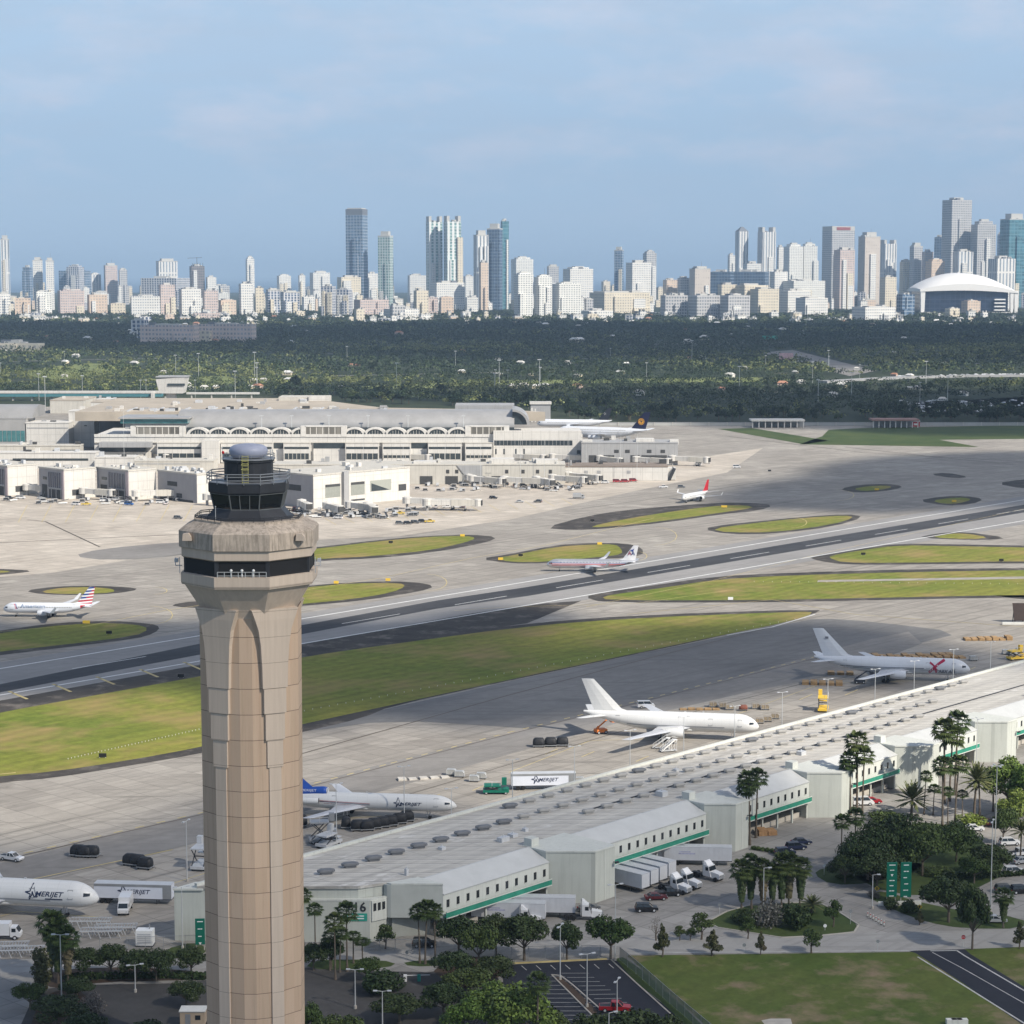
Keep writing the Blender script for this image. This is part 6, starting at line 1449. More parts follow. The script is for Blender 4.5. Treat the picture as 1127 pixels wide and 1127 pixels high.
for i,(px,by) in enumerate(pts):
    if lmesh is None:
        k=MB(); k.tube((0,0,0),(0,0,.3),.04); k.lathe([(.1,.28),(.11,.36),(.03,.44)],6); lmesh=k.mesh('taxi_light'); lmesh.materials.append(M_offw)
    o=bpy.data.objects.new('edge_light',lmesh); COL.objects.link(o); o.location=P(px,by)
    g='edge lights in the near grass left of the tower' if i<40 else ('edge lights along the long infield' if i<100 else 'edge lights in the right grass field')
    tag(o,'tiny pale '+g.replace('lights','light')+', one of a line','edge light',g)
# ================================================================== PASSENGER TERMINAL
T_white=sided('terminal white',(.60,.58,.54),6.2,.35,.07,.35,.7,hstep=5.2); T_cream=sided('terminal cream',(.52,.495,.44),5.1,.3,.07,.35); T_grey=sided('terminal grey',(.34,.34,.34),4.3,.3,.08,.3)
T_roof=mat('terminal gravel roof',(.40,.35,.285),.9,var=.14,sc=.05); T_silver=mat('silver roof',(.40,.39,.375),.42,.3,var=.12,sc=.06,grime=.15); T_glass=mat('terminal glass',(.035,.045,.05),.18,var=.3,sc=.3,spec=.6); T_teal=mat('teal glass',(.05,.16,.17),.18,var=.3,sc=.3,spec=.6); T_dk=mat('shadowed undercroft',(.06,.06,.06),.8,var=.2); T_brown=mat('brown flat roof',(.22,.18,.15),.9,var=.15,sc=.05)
T_win=matw('office strip windows',(.60,.57,.52),(.05,.055,.06),8,3.4,.62,.78,gr=.2); T_glz=matw('mullioned glass',(.55,.53,.48),(.16,.15,.13),40,4.2,.98,.86,gr=.2)
class Fac:
    "a facade plane facing the camera; X and Zz turn photograph pixels on that plane into local metres"
    def __init__(s,name,label,px0,px1,base,cat='terminal building',dy=0):
        s.Y=P(CX,base).y+dy; s.xc=xat(s.Y,6,(px0+px1)/2); s.t=thing(name,label,cat,(s.xc,s.Y,0))
    def X(s,px,y=0,z=8): return xat(s.Y+y,z,px)-s.xc
    def Z(s,py,y=0): return max(0,zat(s.Y+y,py))
    def box(s,nm,px0,px1,pt,pb,y0,y1,m,bottom=None):
        k=MB(); k.box(s.X(px0,y0),s.X(px1,y0),y0,y1,s.Z(pb,y0) if bottom is None else bottom,s.Z(pt,y0)); return k.build(nm,m,s.t)
f=Fac('airport_terminal','long white airport terminal with arched clerestory and barrel shaped silver roof',100,640,509)
f.box('main_hall',104,641,479,509,0,70,T_white,0)
k=MB(); zr=f.Z(452,40); pts=[(f.X(105,40),66),(f.X(600,66),66),(f.X(560,66),90),(f.X(418,90,25),115),(f.X(330,200,25),235),(f.X(120,200,25),235),(f.X(90,90,25),66)]
k.prism(pts,zr-9,zr-2.5); k.build('flat_roof',T_roof,f.t)
# barrel roof
k=MB(); y0,y1=12,54; ze=f.Z(468.5,12); zt=f.Z(450.5,33); n=16; pr=[]
for i in range(n+1):
    a=PI-PI*i/n*.93; pr.append((33+21*math.cos(a),ze+(zt-ze)*math.sin(a)))
k.profx(pr+[(pr[-1][0],ze-1),(12,ze-1)],f.X(200,33,25),f.X(566,33,25)); o=k.build('barrel_roof',T_silver,f.t); smooth_by_angle(o,35)
q=[(f.X(564)+(f.X(583)-f.X(564))*math.sin(PI/2*i/10),f.Z(469)+(f.Z(452)-f.Z(469))*math.cos(PI/2*i/10)) for i in range(11)]
q2=[(f.X(564)+(p[0]-f.X(564))*.84,f.Z(469)+(p[1]-f.Z(469))*.86) for p in q]; k=MB()
for (a,b),(c,d),(e_,g_),(h_,i_) in zip(q,q[1:],q2,q2[1:]): k.hexa([(a,13,b),(c,13,d),(c,54,d),(a,54,b)],[(e_,13,g_),(h_,13,i_),(h_,54,i_),(e_,54,g_)])
k.build('end_arch',T_silver,f.t)
k=MB(); k.prof(q2+[(f.X(564),f.Z(469))],15,16); k.build('end_glazing',T_glass,f.t)
f.box('clerestory_wall',200,566,470.5,479,6,12,T_glass)
f.box('upper_parapet',104,641,477.8,481,-.6,0,T_white); f.box('ledge',104,641,486.6,487.4,-1.2,-.05,T_cream)
AW=[209+22.7*i for i in range(6)]+[381+22.7*i for i in range(6)]
for x in AW:
    x0,x1=f.X(x),f.X(x+18.5); z0=f.Z(479.6); h=f.Z(472.3)-z0; n=10; c=(x0+x1)/2; w_=(x1-x0)/2
    q=[(c+w_*math.cos(PI-PI*i/n),z0+h*math.sin(PI*i/n)**.9) for i in range(n+1)]; k=MB(); k.prof(q,.3,5); k.build('arch_window',T_glass,f.t)
    q3=[(c+(w_+2.2)*math.cos(PI-PI*i/n),z0-.4+(h+1.5)*math.sin(PI*i/n)**.8) for i in range(n+1)]; k=MB()
    for i in range(n): k.hexa([(q[i][0],-.4,q[i][1]),(q3[i][0],-.4,q3[i][1]),(q3[i][0],6,q3[i][1]),(q[i][0],6,q[i][1])],[(q[i+1][0],-.4,q[i+1][1]),(q3[i+1][0],-.4,q3[i+1][1]),(q3[i+1][0],6,q3[i+1][1]),(q[i+1][0],6,q[i+1][1])])
    for j in range(1,6): xx=x0+(x1-x0)*j/6; k.tube((xx,.2,z0),(xx,.2,z0+h*.9*math.sin(PI*j/6)),.15,n=4)
    k.build('arch_rim',T_white,f.t)
for a,b in ((150,197),(337,375),(518,554)):
    f.box('glass_wall',a,b,470,479.5,-.5,6,T_glz); f.box('glass_wall_coping',a-1,b+1,468.8,470,-.8,6.3,T_white)
    for q in (a-6,b+.5): f.box('wall_pier',q,q+6,469,480,-.8,6,T_white)
# projecting and recessed bays
for a,b,t_ in ((109,166,'L'),(173,222,'A'),(222,241,'W'),(243,300,'A'),(300,312,'B'),(312,341,'A'),(345,380,'B'),(380,417,'A'),(421,452,'A2'),(452,470,'B'),(471,508,'A'),(512,542,'A2'),(543,632,'R')):
    if t_ in('A','A2'):
        f.box('bay',a,b,487.5,509,-7,-.1,T_white); f.box('window_strip',a+1,b-1,491.8,494.2,-7.15,-7.02,T_glass); f.box('window_strip',a+1,b-1,499 if t_=='A' else 501,505.5 if t_=='A' else 504,-7.15,-7.02,T_glz if False else T_glass)
        for i in range(7): x=a+1+(b-a-2)*i/6; f.box('mullion',x-.25,x+.25,499,505.5,-7.22,-7.16,T_cream)
        f.box('undercroft',a,b,507,512,-6.9,-.2,T_dk); f.box('bay_roof_edge',a-.3,b+.3,487,488,-7.3,-7.0,T_cream)  # ground-floor shade put in as a near-black box
    elif t_=='B': f.box('glass_bay',a,b,487.6,493.5,-1.2,-.1,T_glass); f.box('plain_wall',a,b,494,508,-3,-.1,T_white)
    elif t_=='W': f.box('stair_tower',a,b,485,511,-12,-.1,T_white)
    elif t_=='L':
        f.box('roof_wing',a,b,487,492.5,-9,-.1,T_grey); f.box('window_strip',a,b-6,493,497,-4,-.1,T_glass); f.box('low_wall',a,b,497.5,510,-5,-.1,T_cream)
        for x in (130,150,158): f.box('door_slot',x,x+2,500,509,-5.1,-5,T_dk)
    else:
        f.box('end_pavilion',a,b+8,474,509,-3,-.1,T_white); f.box('window_strip',a+1,630,484.8,490.2,-3.15,-3.02,T_glass)
        for i in range(20): x=a+3+(630-a-4)*i/20; f.box('mullion',x-.2,x+.2,484.8,490.2,-3.22,-3.16,T_grey)
        for x in (545,554,567,576): f.box('slot_window',x,x+1.6,494,500,-3.1,-3,T_glass)
        f.box('square_window',635,639,495.5,499.5,-3.1,-3,T_glass)
for i,x in enumerate((288,321,362,405,449,510)):
    k=MB(); k.tube((f.X(x,8,25),8,f.Z(480,8)),(f.X(x,8,25),8,f.Z(458,8)),.35,.2); k.box(f.X(x,8,25)-1.2,f.X(x,8,25)+1.2,7.7,8.3,f.Z(458,8),f.Z(458,8)+.6); k.build('roof_mast',M_chrome,f.t)
f.box('plant_box',501,566,446,453,62,90,T_grey); f.box('plant_box',307,362,437,447,200,225,T_cream); f.box('ribbed_end',340,362,436,446,198,200,T_white)
f.box('glass_drum',133,207,461,466,2,30,T_teal); f.box('drum_roof',131,209,459.5,461.2,0,32,T_silver); f.box('drum_base',138,205,466,472,4,30,T_grey)
q=random.Random(44)
for i in range(64):
    px_=q.uniform(110,560); y=q.choice((q.uniform(70,110),q.uniform(70,200))); lim=418 if y<110 else 330; px_=min(px_,lim); px_=max(px_,190 if y>110 else 110)
    x=f.X(px_,y,25); w_=q.uniform(1.5,7); z0=zr-2.6; k=MB(); k.box(x,x+w_,y,y+q.uniform(2,6),z0,z0+q.uniform(.6,2.6)); k.build('roof_unit',q.choice((T_white,T_grey,M_lgrey,T_dk)),f.t)
for i in range(9):
    x=f.X(140+30*i,70,25); k=MB(); k.box(x,x+1.2,68,108 if i<8 else 90,zr-2.6,zr-1.6); k.build('roof_duct',M_lgrey,f.t)
# left service buildings
def block(name,label,px0,px1,base,top,depth,m,roof=None,cat='airport building',wins=()):
    g=Fac(name,label,px0,px1,base,cat); g.box('wall',px0,px1,top,base,0,depth,m,0); 
    k=MB(); k.box(g.X(px0)-.2,g.X(px1)+.2,-.3,depth+.2,g.Z(top),g.Z(top)+.7); k.build('roof',roof or m,g.t)
    for a,b,t_,bb,mm in wins: g.box('window_strip',a,b,t_,bb,-.15,-.02,mm)
    q=random.Random(int(px0*7+base)); W_=g.X(px1)-g.X(px0); zt=g.Z(top)+.7
    for i in range(max(2,int(W_/11))):
        x=g.X(px0)+q.uniform(1,max(1.5,W_-4)); y=q.uniform(1,max(2,depth-4)); h_=q.uniform(.8,3.2); w2=q.uniform(1,4.5); k=MB(); k.box(x,x+w2,y,y+q.uniform(1,4),zt-.05,zt+h_)
        k.build('roof_unit',q.choice((T_white,T_grey,M_lgrey,T_dk)),g.t)
    return g
block('service_block','tall plain white service block at left of the terminal',76,104,492,453,18,T_white,wins=((79,82,468,469,T_dk),(93,96,468,469,T_dk)))
block('silver_hall','grey sloped roof hall between tall white block and terminal',104,142,488,458,40,T_grey,T_silver)
block('service_wing','long white service wing left of the tall white block',28,76,494,466,25,T_white,wins=((30,75,470.5,471.6,T_grey),))
g=block('glass_hall','glass fronted hall with teal panes at the left edge',-30,29,494,461,30,T_silver,T_silver)
for i in range(6): g.box('glass_pane',-2+5*i,2.4+5*i,474,486,-.2,-.05,T_teal)
k=MB(); k.profx([(6,g.Z(461)),(14,g.Z(461)+6),(30,g.Z(461)+9),(50,g.Z(461)+7),(50,g.Z(461))],g.X(-40),g.X(34)); o=k.build('curved_roof',T_silver,g.t); smooth_by_angle(o,30)
g=block('pier_connector','white connector with long dark window strip behind the gate houses at left',-30,105,516,499,14,T_white,wins=((0,26,506,509,T_glass),(14,97,504.5,507,T_glass)))
block('low_link','low cream link building left of the terminal bays',-10,88,505,491,12,T_cream,wins=((58,86,495,496.5,T_glass),))
g=block('gabled_shed','small white gabled shed below the terminal left wing',104,148,519,504,16,T_white,wins=((106,118,514,517,T_dk),(128,133,513,516,T_dk),(138,144,513,516,T_dk)))
block('concourse_link','long low white link with small windows behind the third gate house',148,235,521,508,20,T_cream,wins=((150,220,510,511,T_grey),))
block('parking_deck','cream far building with red brown roof left behind the terminal',55,92,455,441,60,T_cream,T_roof); block('far_block','pale block by trees behind the terminal roof',100,135,456,443,40,T_white,T_roof); block('far_office','small cream office behind the silver hall',105,122,452,440,20,T_white)
# guideway and small ramp tower
g=Fac('guideway','teal and white elevated train guideway behind the terminal',-60,285,441,'guideway')
g.box('parapet',-60,178,430.6,433,0,10,T_white); g.box('girder',-60,178,433.1,436.6,.5,9.5,mat('girder teal',(.07,.20,.23),.6,var=.1)); g.box('thin_deck',205,285,432,434,2,8,T_white)
for i in range(12): x=-50+21*i; g.box('pier',x,x+2,436.7,443,3,7,T_cream,0)
for i in range(4): x=210+22*i; g.box('pier',x,x+1.5,434.1,443,3,7,T_cream,0)
g.box('station_box',166,170,432,439,-2,0,T_white)
g=Fac('ramp_tower','small white ramp control tower with inverted trapezoid head behind the terminal',170,205,447,'control tower')
zt,zb=g.Z(415),g.Z(433); a0,a1,b0,b1=g.X(172),g.X(205),g.X(175.5),g.X(201)
MB().hexa([(b0,0,zb),(b1,0,zb),(b1,22,zb),(b0,22,zb)],[(a0,-2,zt-2),(a1,-2,zt),(a1,24,zt),(a0,24,zt-2)]).build('head',T_white,g.t)
g.box('stem',183,193,433,447,6,14,T_cream,0)
k=MB(); k.box(g.X(185),g.X(204),-1.9,-1.2,g.Z(424.5),g.Z(422)); k.build('window_band',T_glass,g.t); g.box('roof_coping',171.5,205.5,414.4,415.4,-2.4,24.4,T_grey)
# gate houses at left
def gatehouse(pl,pc,pr,base,top,label,kind='glass'):
    c=P(pc,base); kx=F/(c.y*ct+HC*st); a=(pc-pl)/kx/.70; b=(pr-pc)/kx/.72; h=zat(c.y,top)
    t=thing('gate_house',label,'gate house',c,R(45)); # local +x runs to the right rear, +y to the left rear
    MB().box(0,b,0,a,0,h).build('wall',T_white,t); MB().box(-.3,b+.3,-.3,a+.3,h,h+.8).build('roof',T_cream,t); MB().box(-.012,-.002,a*.0,a,0,h-.01).build('side_cladding',mat('side cladding grey',(.33,.32,.325),.75,var=.06,sc=.2,grime=.1),t)  # thin grey panel paints the shade onto the left face
    q=random.Random(int(pc))
    for i in range(9):
        x=q.uniform(1,b-4); y=q.uniform(1,a-4); MB().box(x,x+q.uniform(1,3.5),y,y+q.uniform(1,3.5),h+.75,h+q.uniform(1.2,3.2)).build('roof_unit',q.choice((T_white,T_grey,M_lgrey)),t)
    if kind=='glass':
        MB().box(-.15,-.02,a*.12,a*.62,h*.38,h*.90).build('glass_bay',mat('bay glass',(.10,.10,.125),.25,var=.25,sc=.4),t)
        for i in range(7): y=a*.12+a*.5*i/6; MB().box(-.35,-.16,y-.18,y+.18,h*.38,h*.90).build('mullion',T_grey,t)
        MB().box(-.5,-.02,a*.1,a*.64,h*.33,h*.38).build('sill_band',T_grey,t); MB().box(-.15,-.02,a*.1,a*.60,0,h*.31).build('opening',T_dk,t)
        for i in range(3): y=a*.12+a*.19*i; MB().box(-.4,-.16,y-.3,y+.3,0,h*.32).build('column',T_grey,t)
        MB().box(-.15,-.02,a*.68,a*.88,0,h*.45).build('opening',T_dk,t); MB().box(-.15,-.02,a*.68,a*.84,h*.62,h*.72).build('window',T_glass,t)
        MB().box(-.25,-.02,0.2,a*.09,0,h*.98).build('end_pier',mat('mauve pier',(.50,.42,.42),.75,var=.06),t)
        MB().box(b*.25,b*.62,-.12,-.02,h*.12,h*.32).build('window',T_dk,t)
    elif kind=='plain':
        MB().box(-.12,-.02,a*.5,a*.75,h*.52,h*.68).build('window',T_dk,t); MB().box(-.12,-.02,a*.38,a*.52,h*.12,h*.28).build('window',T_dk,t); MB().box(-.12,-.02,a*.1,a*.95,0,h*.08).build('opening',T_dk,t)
        k=MB(); r_=random.Random(3)
        for i in range(9): x=r_.uniform(1,b-2); y=r_.uniform(2,a-3); k.box(x,x+r_.uniform(1,2),y,y+r_.uniform(1,2.5),h+.8,h+r_.uniform(1.6,3)); 
        for i in range(1): pass
        for i in range(9): MB().box(*[v for v in (0,0,0,0,0,0)]) if False else None
        k.build('roof_plant',M_lgrey,t)
    else:
        for x0,x1,z0,z1,m in ((.12,.27,.30,.62,mat('recess panel',(.27,.28,.25),.7,var=.08)),(.38,.52,.30,.62,mat('recess panel',(.27,.28,.25),.7,var=.08)),(.12,.27,.62,.70,T_dk),(.38,.52,.62,.70,T_dk),(.58,.80,.36,.70,mat('slanted panel',(.33,.34,.30),.7,var=.05)),(.38,.52,.12,.17,T_dk),(.88,.96,.3,.5,T_dk)):
            MB().box(b*x0,b*x1,-.15,-.02,h*z0,h*z1).build('panel' if m is T_cream else 'window',m,t)
        MB().box(b*.285,b*.335,-2.2,-.02,0,h*1.06).build('stair_fin',T_grey,t)
        k=MB(); k.add([(b*.59,-.2,h*.37),(b*.78,-.2,h*.37),(b*.59,-.2,h*.62)],[(0,1,2)]); k.build('slanted_window',T_glass,t)
        MB().box(-.12,-.02,a*.3,a*.8,h*.5,h*.68).build('window',T_dk,t)
    return t,a,b,h
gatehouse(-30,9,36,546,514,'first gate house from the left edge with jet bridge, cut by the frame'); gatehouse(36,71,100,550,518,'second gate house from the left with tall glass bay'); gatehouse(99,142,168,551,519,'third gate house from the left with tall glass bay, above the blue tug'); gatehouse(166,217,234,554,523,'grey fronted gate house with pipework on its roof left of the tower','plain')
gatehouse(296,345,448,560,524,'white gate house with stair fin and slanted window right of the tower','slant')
# middle and right concourses
g=block('low_concourse','long low concourse with small dark windows behind the white gate house',300,622,533,512,22,T_cream,T_cream)
for x in (400,410,420,425,433,444,491,501,556,574,590,604): g.box('window',x,x+3.5,517,521,-.15,-.02,T_dk)
for a,b,t_ in ((540,566,505),(590,614,506),(455,480,508)): g.box('roof_unit',a,b,t_,513,4,14,T_white)
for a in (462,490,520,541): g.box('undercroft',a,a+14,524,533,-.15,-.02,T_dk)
k=MB(); k.hexa([(g.X(519),-.6,0),(g.X(531),-.6,0),(g.X(531),0,0),(g.X(519),0,0)],[(g.X(503),-.6,g.Z(512)),(g.X(531),-.6,g.Z(512)),(g.X(531),0,g.Z(512)),(g.X(503),0,g.Z(512))]); k.build('slanted_wall',T_grey,g.t)
g=block('shaded_concourse','grey concourse with roof boxes in front of the double deck jet',640,746,512,488,26,T_grey,T_grey)  # grey wall colour stands for the cloud shade on this concourse
for x in (676,688,712,727): g.box('window',x,x+5,495,498.5,-.15,-.02,T_dk)
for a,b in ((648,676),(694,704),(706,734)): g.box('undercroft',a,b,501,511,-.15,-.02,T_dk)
g.box('roof_unit',700,720,483,489,4,14,T_white); g.box('roof_unit',737,747,484,489,4,10,T_white); g.box('roof_unit',641,652,484,489,2,6,T_white)
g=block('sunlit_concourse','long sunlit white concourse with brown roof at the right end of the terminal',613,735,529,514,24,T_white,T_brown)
for x in (621,643,657,690): g.box('window',x,x+4,518,521,-.15,-.02,T_grey)
g.box('end_shelter',735,744,515,528,2,10,T_white); k=MB(); k.prof([(g.X(735),0),(g.X(738),0),(g.X(744),g.Z(516)),(g.X(741),g.Z(515))],-.4,10); k.build('end_brace',M_dark,g.t)
# jet bridges
def jetbridge(px,py,hd,L,label,h=4.6):
    t=thing('jet_bridge',label,'jet bridge',P(px,py),R(hd))
    MB().lathe([(2.6,h-1.6),(2.6,h+1.9),(.4,h+2.4)],14).build('rotunda',T_white,t); MB().tube((0,0,0),(0,0,h-1.5),.8).build('rotunda_column',T_grey,t)
    MB().hexa([(2,-1.5,h-1.3),(L*.55,-1.5,h-1.5),(L*.55,1.5,h-1.5),(2,1.5,h-1.3)],[(2,-1.5,h+1.6),(L*.55,-1.5,h+1.4),(L*.55,1.5,h+1.4),(2,1.5,h+1.6)]).build('tunnel',T_white,t)
    MB().hexa([(L*.5,-1.75,h-1.8),(L,-1.75,h-2.0),(L,1.75,h-2.0),(L*.5,1.75,h-1.8)],[(L*.5,-1.75,h+1.6),(L,-1.75,h+1.4),(L,1.75,h+1.4),(L*.5,1.75,h+1.6)]).build('outer_tunnel',T_cream,t)
    o=MB().lathe([(2.3,h-2.1),(2.3,h+1.6),(.3,h+2.0)],12,c=(L+1.6,0)).build('cab',T_white,t); MB().box(L+3.2,L+4.2,-1.6,1.6,h-1.6,h+1.2).build('canopy',T_dk,o)
    k=MB()
    for s in (-1,1): k.tube((L*.8,s*1.9,.5),(L*.8,s*1.9,h-1.6),.28)
    k.tube((L*.8,-1.9,.9),(L*.8,1.9,.9),.3); k.build('drive_leg',T_grey,t)
    for s in (-1,1): MB().tube((L*.8,s*2.3-.3,.6),(L*.8,s*2.3+.3,.6),.6,.6,10).build('wheel',M_black,t)
    k=MB()
    for i in range(8): k.box(L*.9+.3*i,L*.9+.3*i+.3,-3.2,-2.1,.5*i,.5*i+.1)
    k.build('service_stair',M_lgrey,t); return t
for a in ((30,545,-30,16,'jet bridge at the first gate house'),(92,549,-25,18,'jet bridge at the second gate house, its cab near a car'),(150,552,20,22,'jet bridge sloping down from the third gate house'),(228,556,-40,20,'jet bridge between the plain gate house and the tower'),(360,566,-60,14,'jet bridge with blue grey cab just right of the tower'),(405,566,-75,16,'jet bridge in front of the slanted window'),(448,560,-12,32,'jet bridge reaching right from the white gate house'),(470,562,0,26,'second jet bridge right of the white gate house'),(480,531,-30,22,'jet bridge at the middle of the low concourse'),(520,535,-35,20,'jet bridge under the slanted wall of the low concourse'),(555,536,-20,24,'jet bridge at the right part of the low concourse'),(608,534,-30,20,'jet bridge at the right end of the low concourse'),(625,531,-40,22,'jet bridge by the left end of the sunlit concourse'),(740,512,-20,22,'jet bridge at the tip of the shaded concourse'),(660,512,-50,18,'jet bridge under the shaded concourse'),(430,509,-20,26,'white jet bridge against the terminal bays at centre'),(512,507,-10,30,'grey jet bridge against the terminal bays at right'),(385,565,-40,15,'jet bridge between the stair fin and the slanted window'),(332,563,-70,13,'short jet bridge tight against the tower cab at right'),(590,536,-60,16,'short jet bridge left of the low concourse end'),(700,513,-30,22,'jet bridge under the roof boxes of the shaded concourse'),(262,510,-20,22,'jet bridge behind the tower cab'),(120,512,-15,22,'jet bridge below the gabled shed'),(560,509,-25,24,'jet bridge below the end pavilion windows'),(608,510,-20,24,'jet bridge at the end pavilion corner'),(55,512,-10,20,'jet bridge above the second gate house'),(160,508,-40,20,'white jet bridge under the terminal left wing')):
    jetbridge(*a)
# vehicles of the terminal apron
r_=random.Random(5)
KL=[('van',C_white,'white van'),('suv',C_grey,'grey service car'),('pickup',C_white,'white pickup'),('sedan',C_silver,'silver car'),('van',C_red,'red van'),('suv',C_black,'dark service car'),('pickup',C_yel,'yellow pickup'),('van',C_blue,'blue van')]
spots=[(83,556,0,'white sedan alone between the second and third gate houses',2),(95,556,6,'yellow pickup beside the sedan at the second gate house',None),(115,552,0,'white pickup left of the blue tug at the third gate house',None),(127,551,0,'white van just left of the blue tug',None),(142,556,7,'blue high sided tug van at the third gate house',None),(183,555,2,'white pickup below the grey fronted gate house',None),(177,554,0,'white van below the grey fronted gate house',None),(196,571,1,'tug with low trailers on the apron left of the tower',None),(23,549,0,'white van under the first gate house bridge',None),(10,549,5,'dark car under the first gate house',None),(45,549,3,'silver car between first and second gate houses',None),(324,562,4,'red van just right of the tower cab',None),(336,566,2,'white pickup right of the red van by the tower cab',None),(352,569,5,'dark car in front of the bridge right of the tower',None),(372,571,0,'white van at the cone right of the tower',None),(388,566,2,'white pickup beneath the bridge near the stair fin',None),(414,568,5,'dark car below the slanted window',None),(440,566,6,'yellow pickup below the white gate house corner',None),(455,566,3,'silver car right of the white gate house corner',None),(470,559,0,'white van below the long jet bridge, leftmost',None),(480,559,0,'white van below the long jet bridge, middle',None),(492,559,2,'white pickup below the long jet bridge',None),(503,559,0,'white van below the long jet bridge, right',None),(510,559,1,'grey car at the tip of the long jet bridge',None),(509,533,1,'grey car below the slanted wall',None),(543,549,5,'dark green bush like car alone on the bright apron',None),(572,553,3,'silver tug with trailers on the bright apron',None),(592,553,1,'small grey car on the bright apron right of the tug',None),(556,534,5,'dark car at the right part of the low concourse',None),(566,535,1,'grey car at the right part of the low concourse',None),(576,535,5,'second dark car at the right part of the low concourse',None),(588,535,3,'silver car near the right end of the low concourse',None),(600,534,0,'white van near the right end of the low concourse',None),(612,535,5,'dark car by the bridge at the low concourse end',None),(655,532,0,'white van in the row left of the red vans',None),(666,532,0,'white van right beside the red vans',None),(679,531,4,'left red van at the sunlit concourse',None),(688,531,4,'middle red van at the sunlit concourse',None),(697,530,4,'right red van at the sunlit concourse',None),(730,537,2,'white pickup right of the sunlit concourse',None),(750,537,1,'grey car left above the red tailed jet',None),(768,512,0,'white van on the apron right of the shaded concourse',None),(778,510,3,'silver car right of the shaded concourse',None),(811,515,0,'white car on the shaded apron at right',None),(730,509,5,'dark car at the tip of the shaded concourse',None),(650,512,5,'dark car under the shaded concourse',None),(690,511,1,'grey car under the shaded concourse',None),(440,510,0,'white van under the centre terminal bays',None),(413,510,0,'white van under the left centre terminal bays',None),(398,510,5,'dark car under the terminal bays',None),(470,510,1,'grey car under the right centre terminal bays',None),(440,577,1,'first of the row of apron tugs right of the tower',None),(449,577,5,'second of the row of apron tugs right of the tower',None),(457,576,1,'third of the row of apron tugs right of the tower',None),(465,575,5,'fourth of the row of apron tugs right of the tower',None),(473,575,6,'fifth of the row of apron tugs right of the tower',None)]
for px,py,ki,lb,_ in spots:
    kd,mm,nm=KL[ki]; vehicle(px,py,r_.choice((-20,0,10,90,160)),kd,mm,lb,'service vehicle')
# masts
for px,by,ty,lb in ((529,540,486,'dark lamp mast at the right part of the low concourse'),(573,536,484,'dark lamp mast behind the concourse roof units'),(599,534,484,'dark lamp mast beside the concourse roof units'),(626,532,482,'dark lamp mast at the left end of the sunlit concourse'),(645,512,486,'thin mast at the shaded concourse corner'),(701,531,478,'dark lamp mast at the right of the red vans'),(659,520,470,'thin mast in front of the double deck jet'),(683,516,468,'thin mast in front of the double deck jet tail'),(444,536,489,'dark lamp mast behind the white gate house'),(137,521,452,'thin lamp mast at the terminal left wing'),(174,522,484,'dark lamp mast right of the terminal left wing'),(400,513,476,'thin mast at the centre bays'),(490,513,478,'thin mast at the right bays')):
    post(px,by,ty,2,lb)

# small gate equipment
def cart():
    t=thing('baggage_cart','','baggage cart'); MB().box(-1.6,1.6,-.8,.8,.35,.55).build('bed',M_grey,t); MB().box(-1.6,1.6,-.85,.85,1.75,1.85).build('cart_roof',M_lgrey,t)
    for x in (-1.55,1.55):
        MB().box(x-.05,x+.05,-.8,.8,.55,1.75).build('end_panel',M_lgrey,t)
        for s in (-1,1): MB().tube((x*.7,s*.7-.08,.25),(x*.7,s*.7+.08,.25),.25,.25,8).build('wheel',M_black,t)
    MB().box(-1.3,1.1,-.65,.65,.55,1.35).build('bags',M_dark,t); return t
CT=cart(); BLD=None
for i in range(95):
    z_=r_.choice((0,0,0,1,1,2))
    px_,by=[(r_.uniform(320,460),r_.uniform(561,571)),(r_.uniform(455,640),r_.uniform(533,541)),(r_.uniform(0,235),r_.uniform(550,556))][z_]
    o=CT if i==0 else dup(CT,P(px_,by),0); o.location=P(px_,by); o.rotation_euler=(0,0,R(r_.choice((0,10,30,90,120))))
    setl(o,'tiny covered baggage cart among the clutter at the terminal gates','baggage cart','baggage carts at the gates')
def beltl():
    t=thing('belt_loader','','belt loader'); MB().box(-2.5,2.5,-.9,.9,.4,.9).build('chassis',M_white,t); MB().hexa([(-3.5,-.5,.9),(3.5,-.5,2.6),(3.5,.5,2.6),(-3.5,.5,.9)],[(-3.5,-.5,1.1),(3.5,-.5,2.8),(3.5,.5,2.8),(-3.5,.5,1.1)]).build('belt',M_dark,t); wheels(t,(-1.6,1.6),.75,.35,.2); return t
BL_=beltl()
for i in range(36):
    px_,by=r_.choice(((r_.uniform(320,450),r_.uniform(562,570)),(r_.uniform(455,640),r_.uniform(534,541)),(r_.uniform(0,235),r_.uniform(551,555)),(r_.uniform(645,735),r_.uniform(511,515))))
    o=BL_ if i==0 else dup(BL_,P(px_,by),0); o.location=P(px_,by); o.rotation_euler=(0,0,R(r_.uniform(0,180)))
    setl(o,'tiny white belt loader among the clutter at the terminal gates','belt loader','belt loaders at the gates')
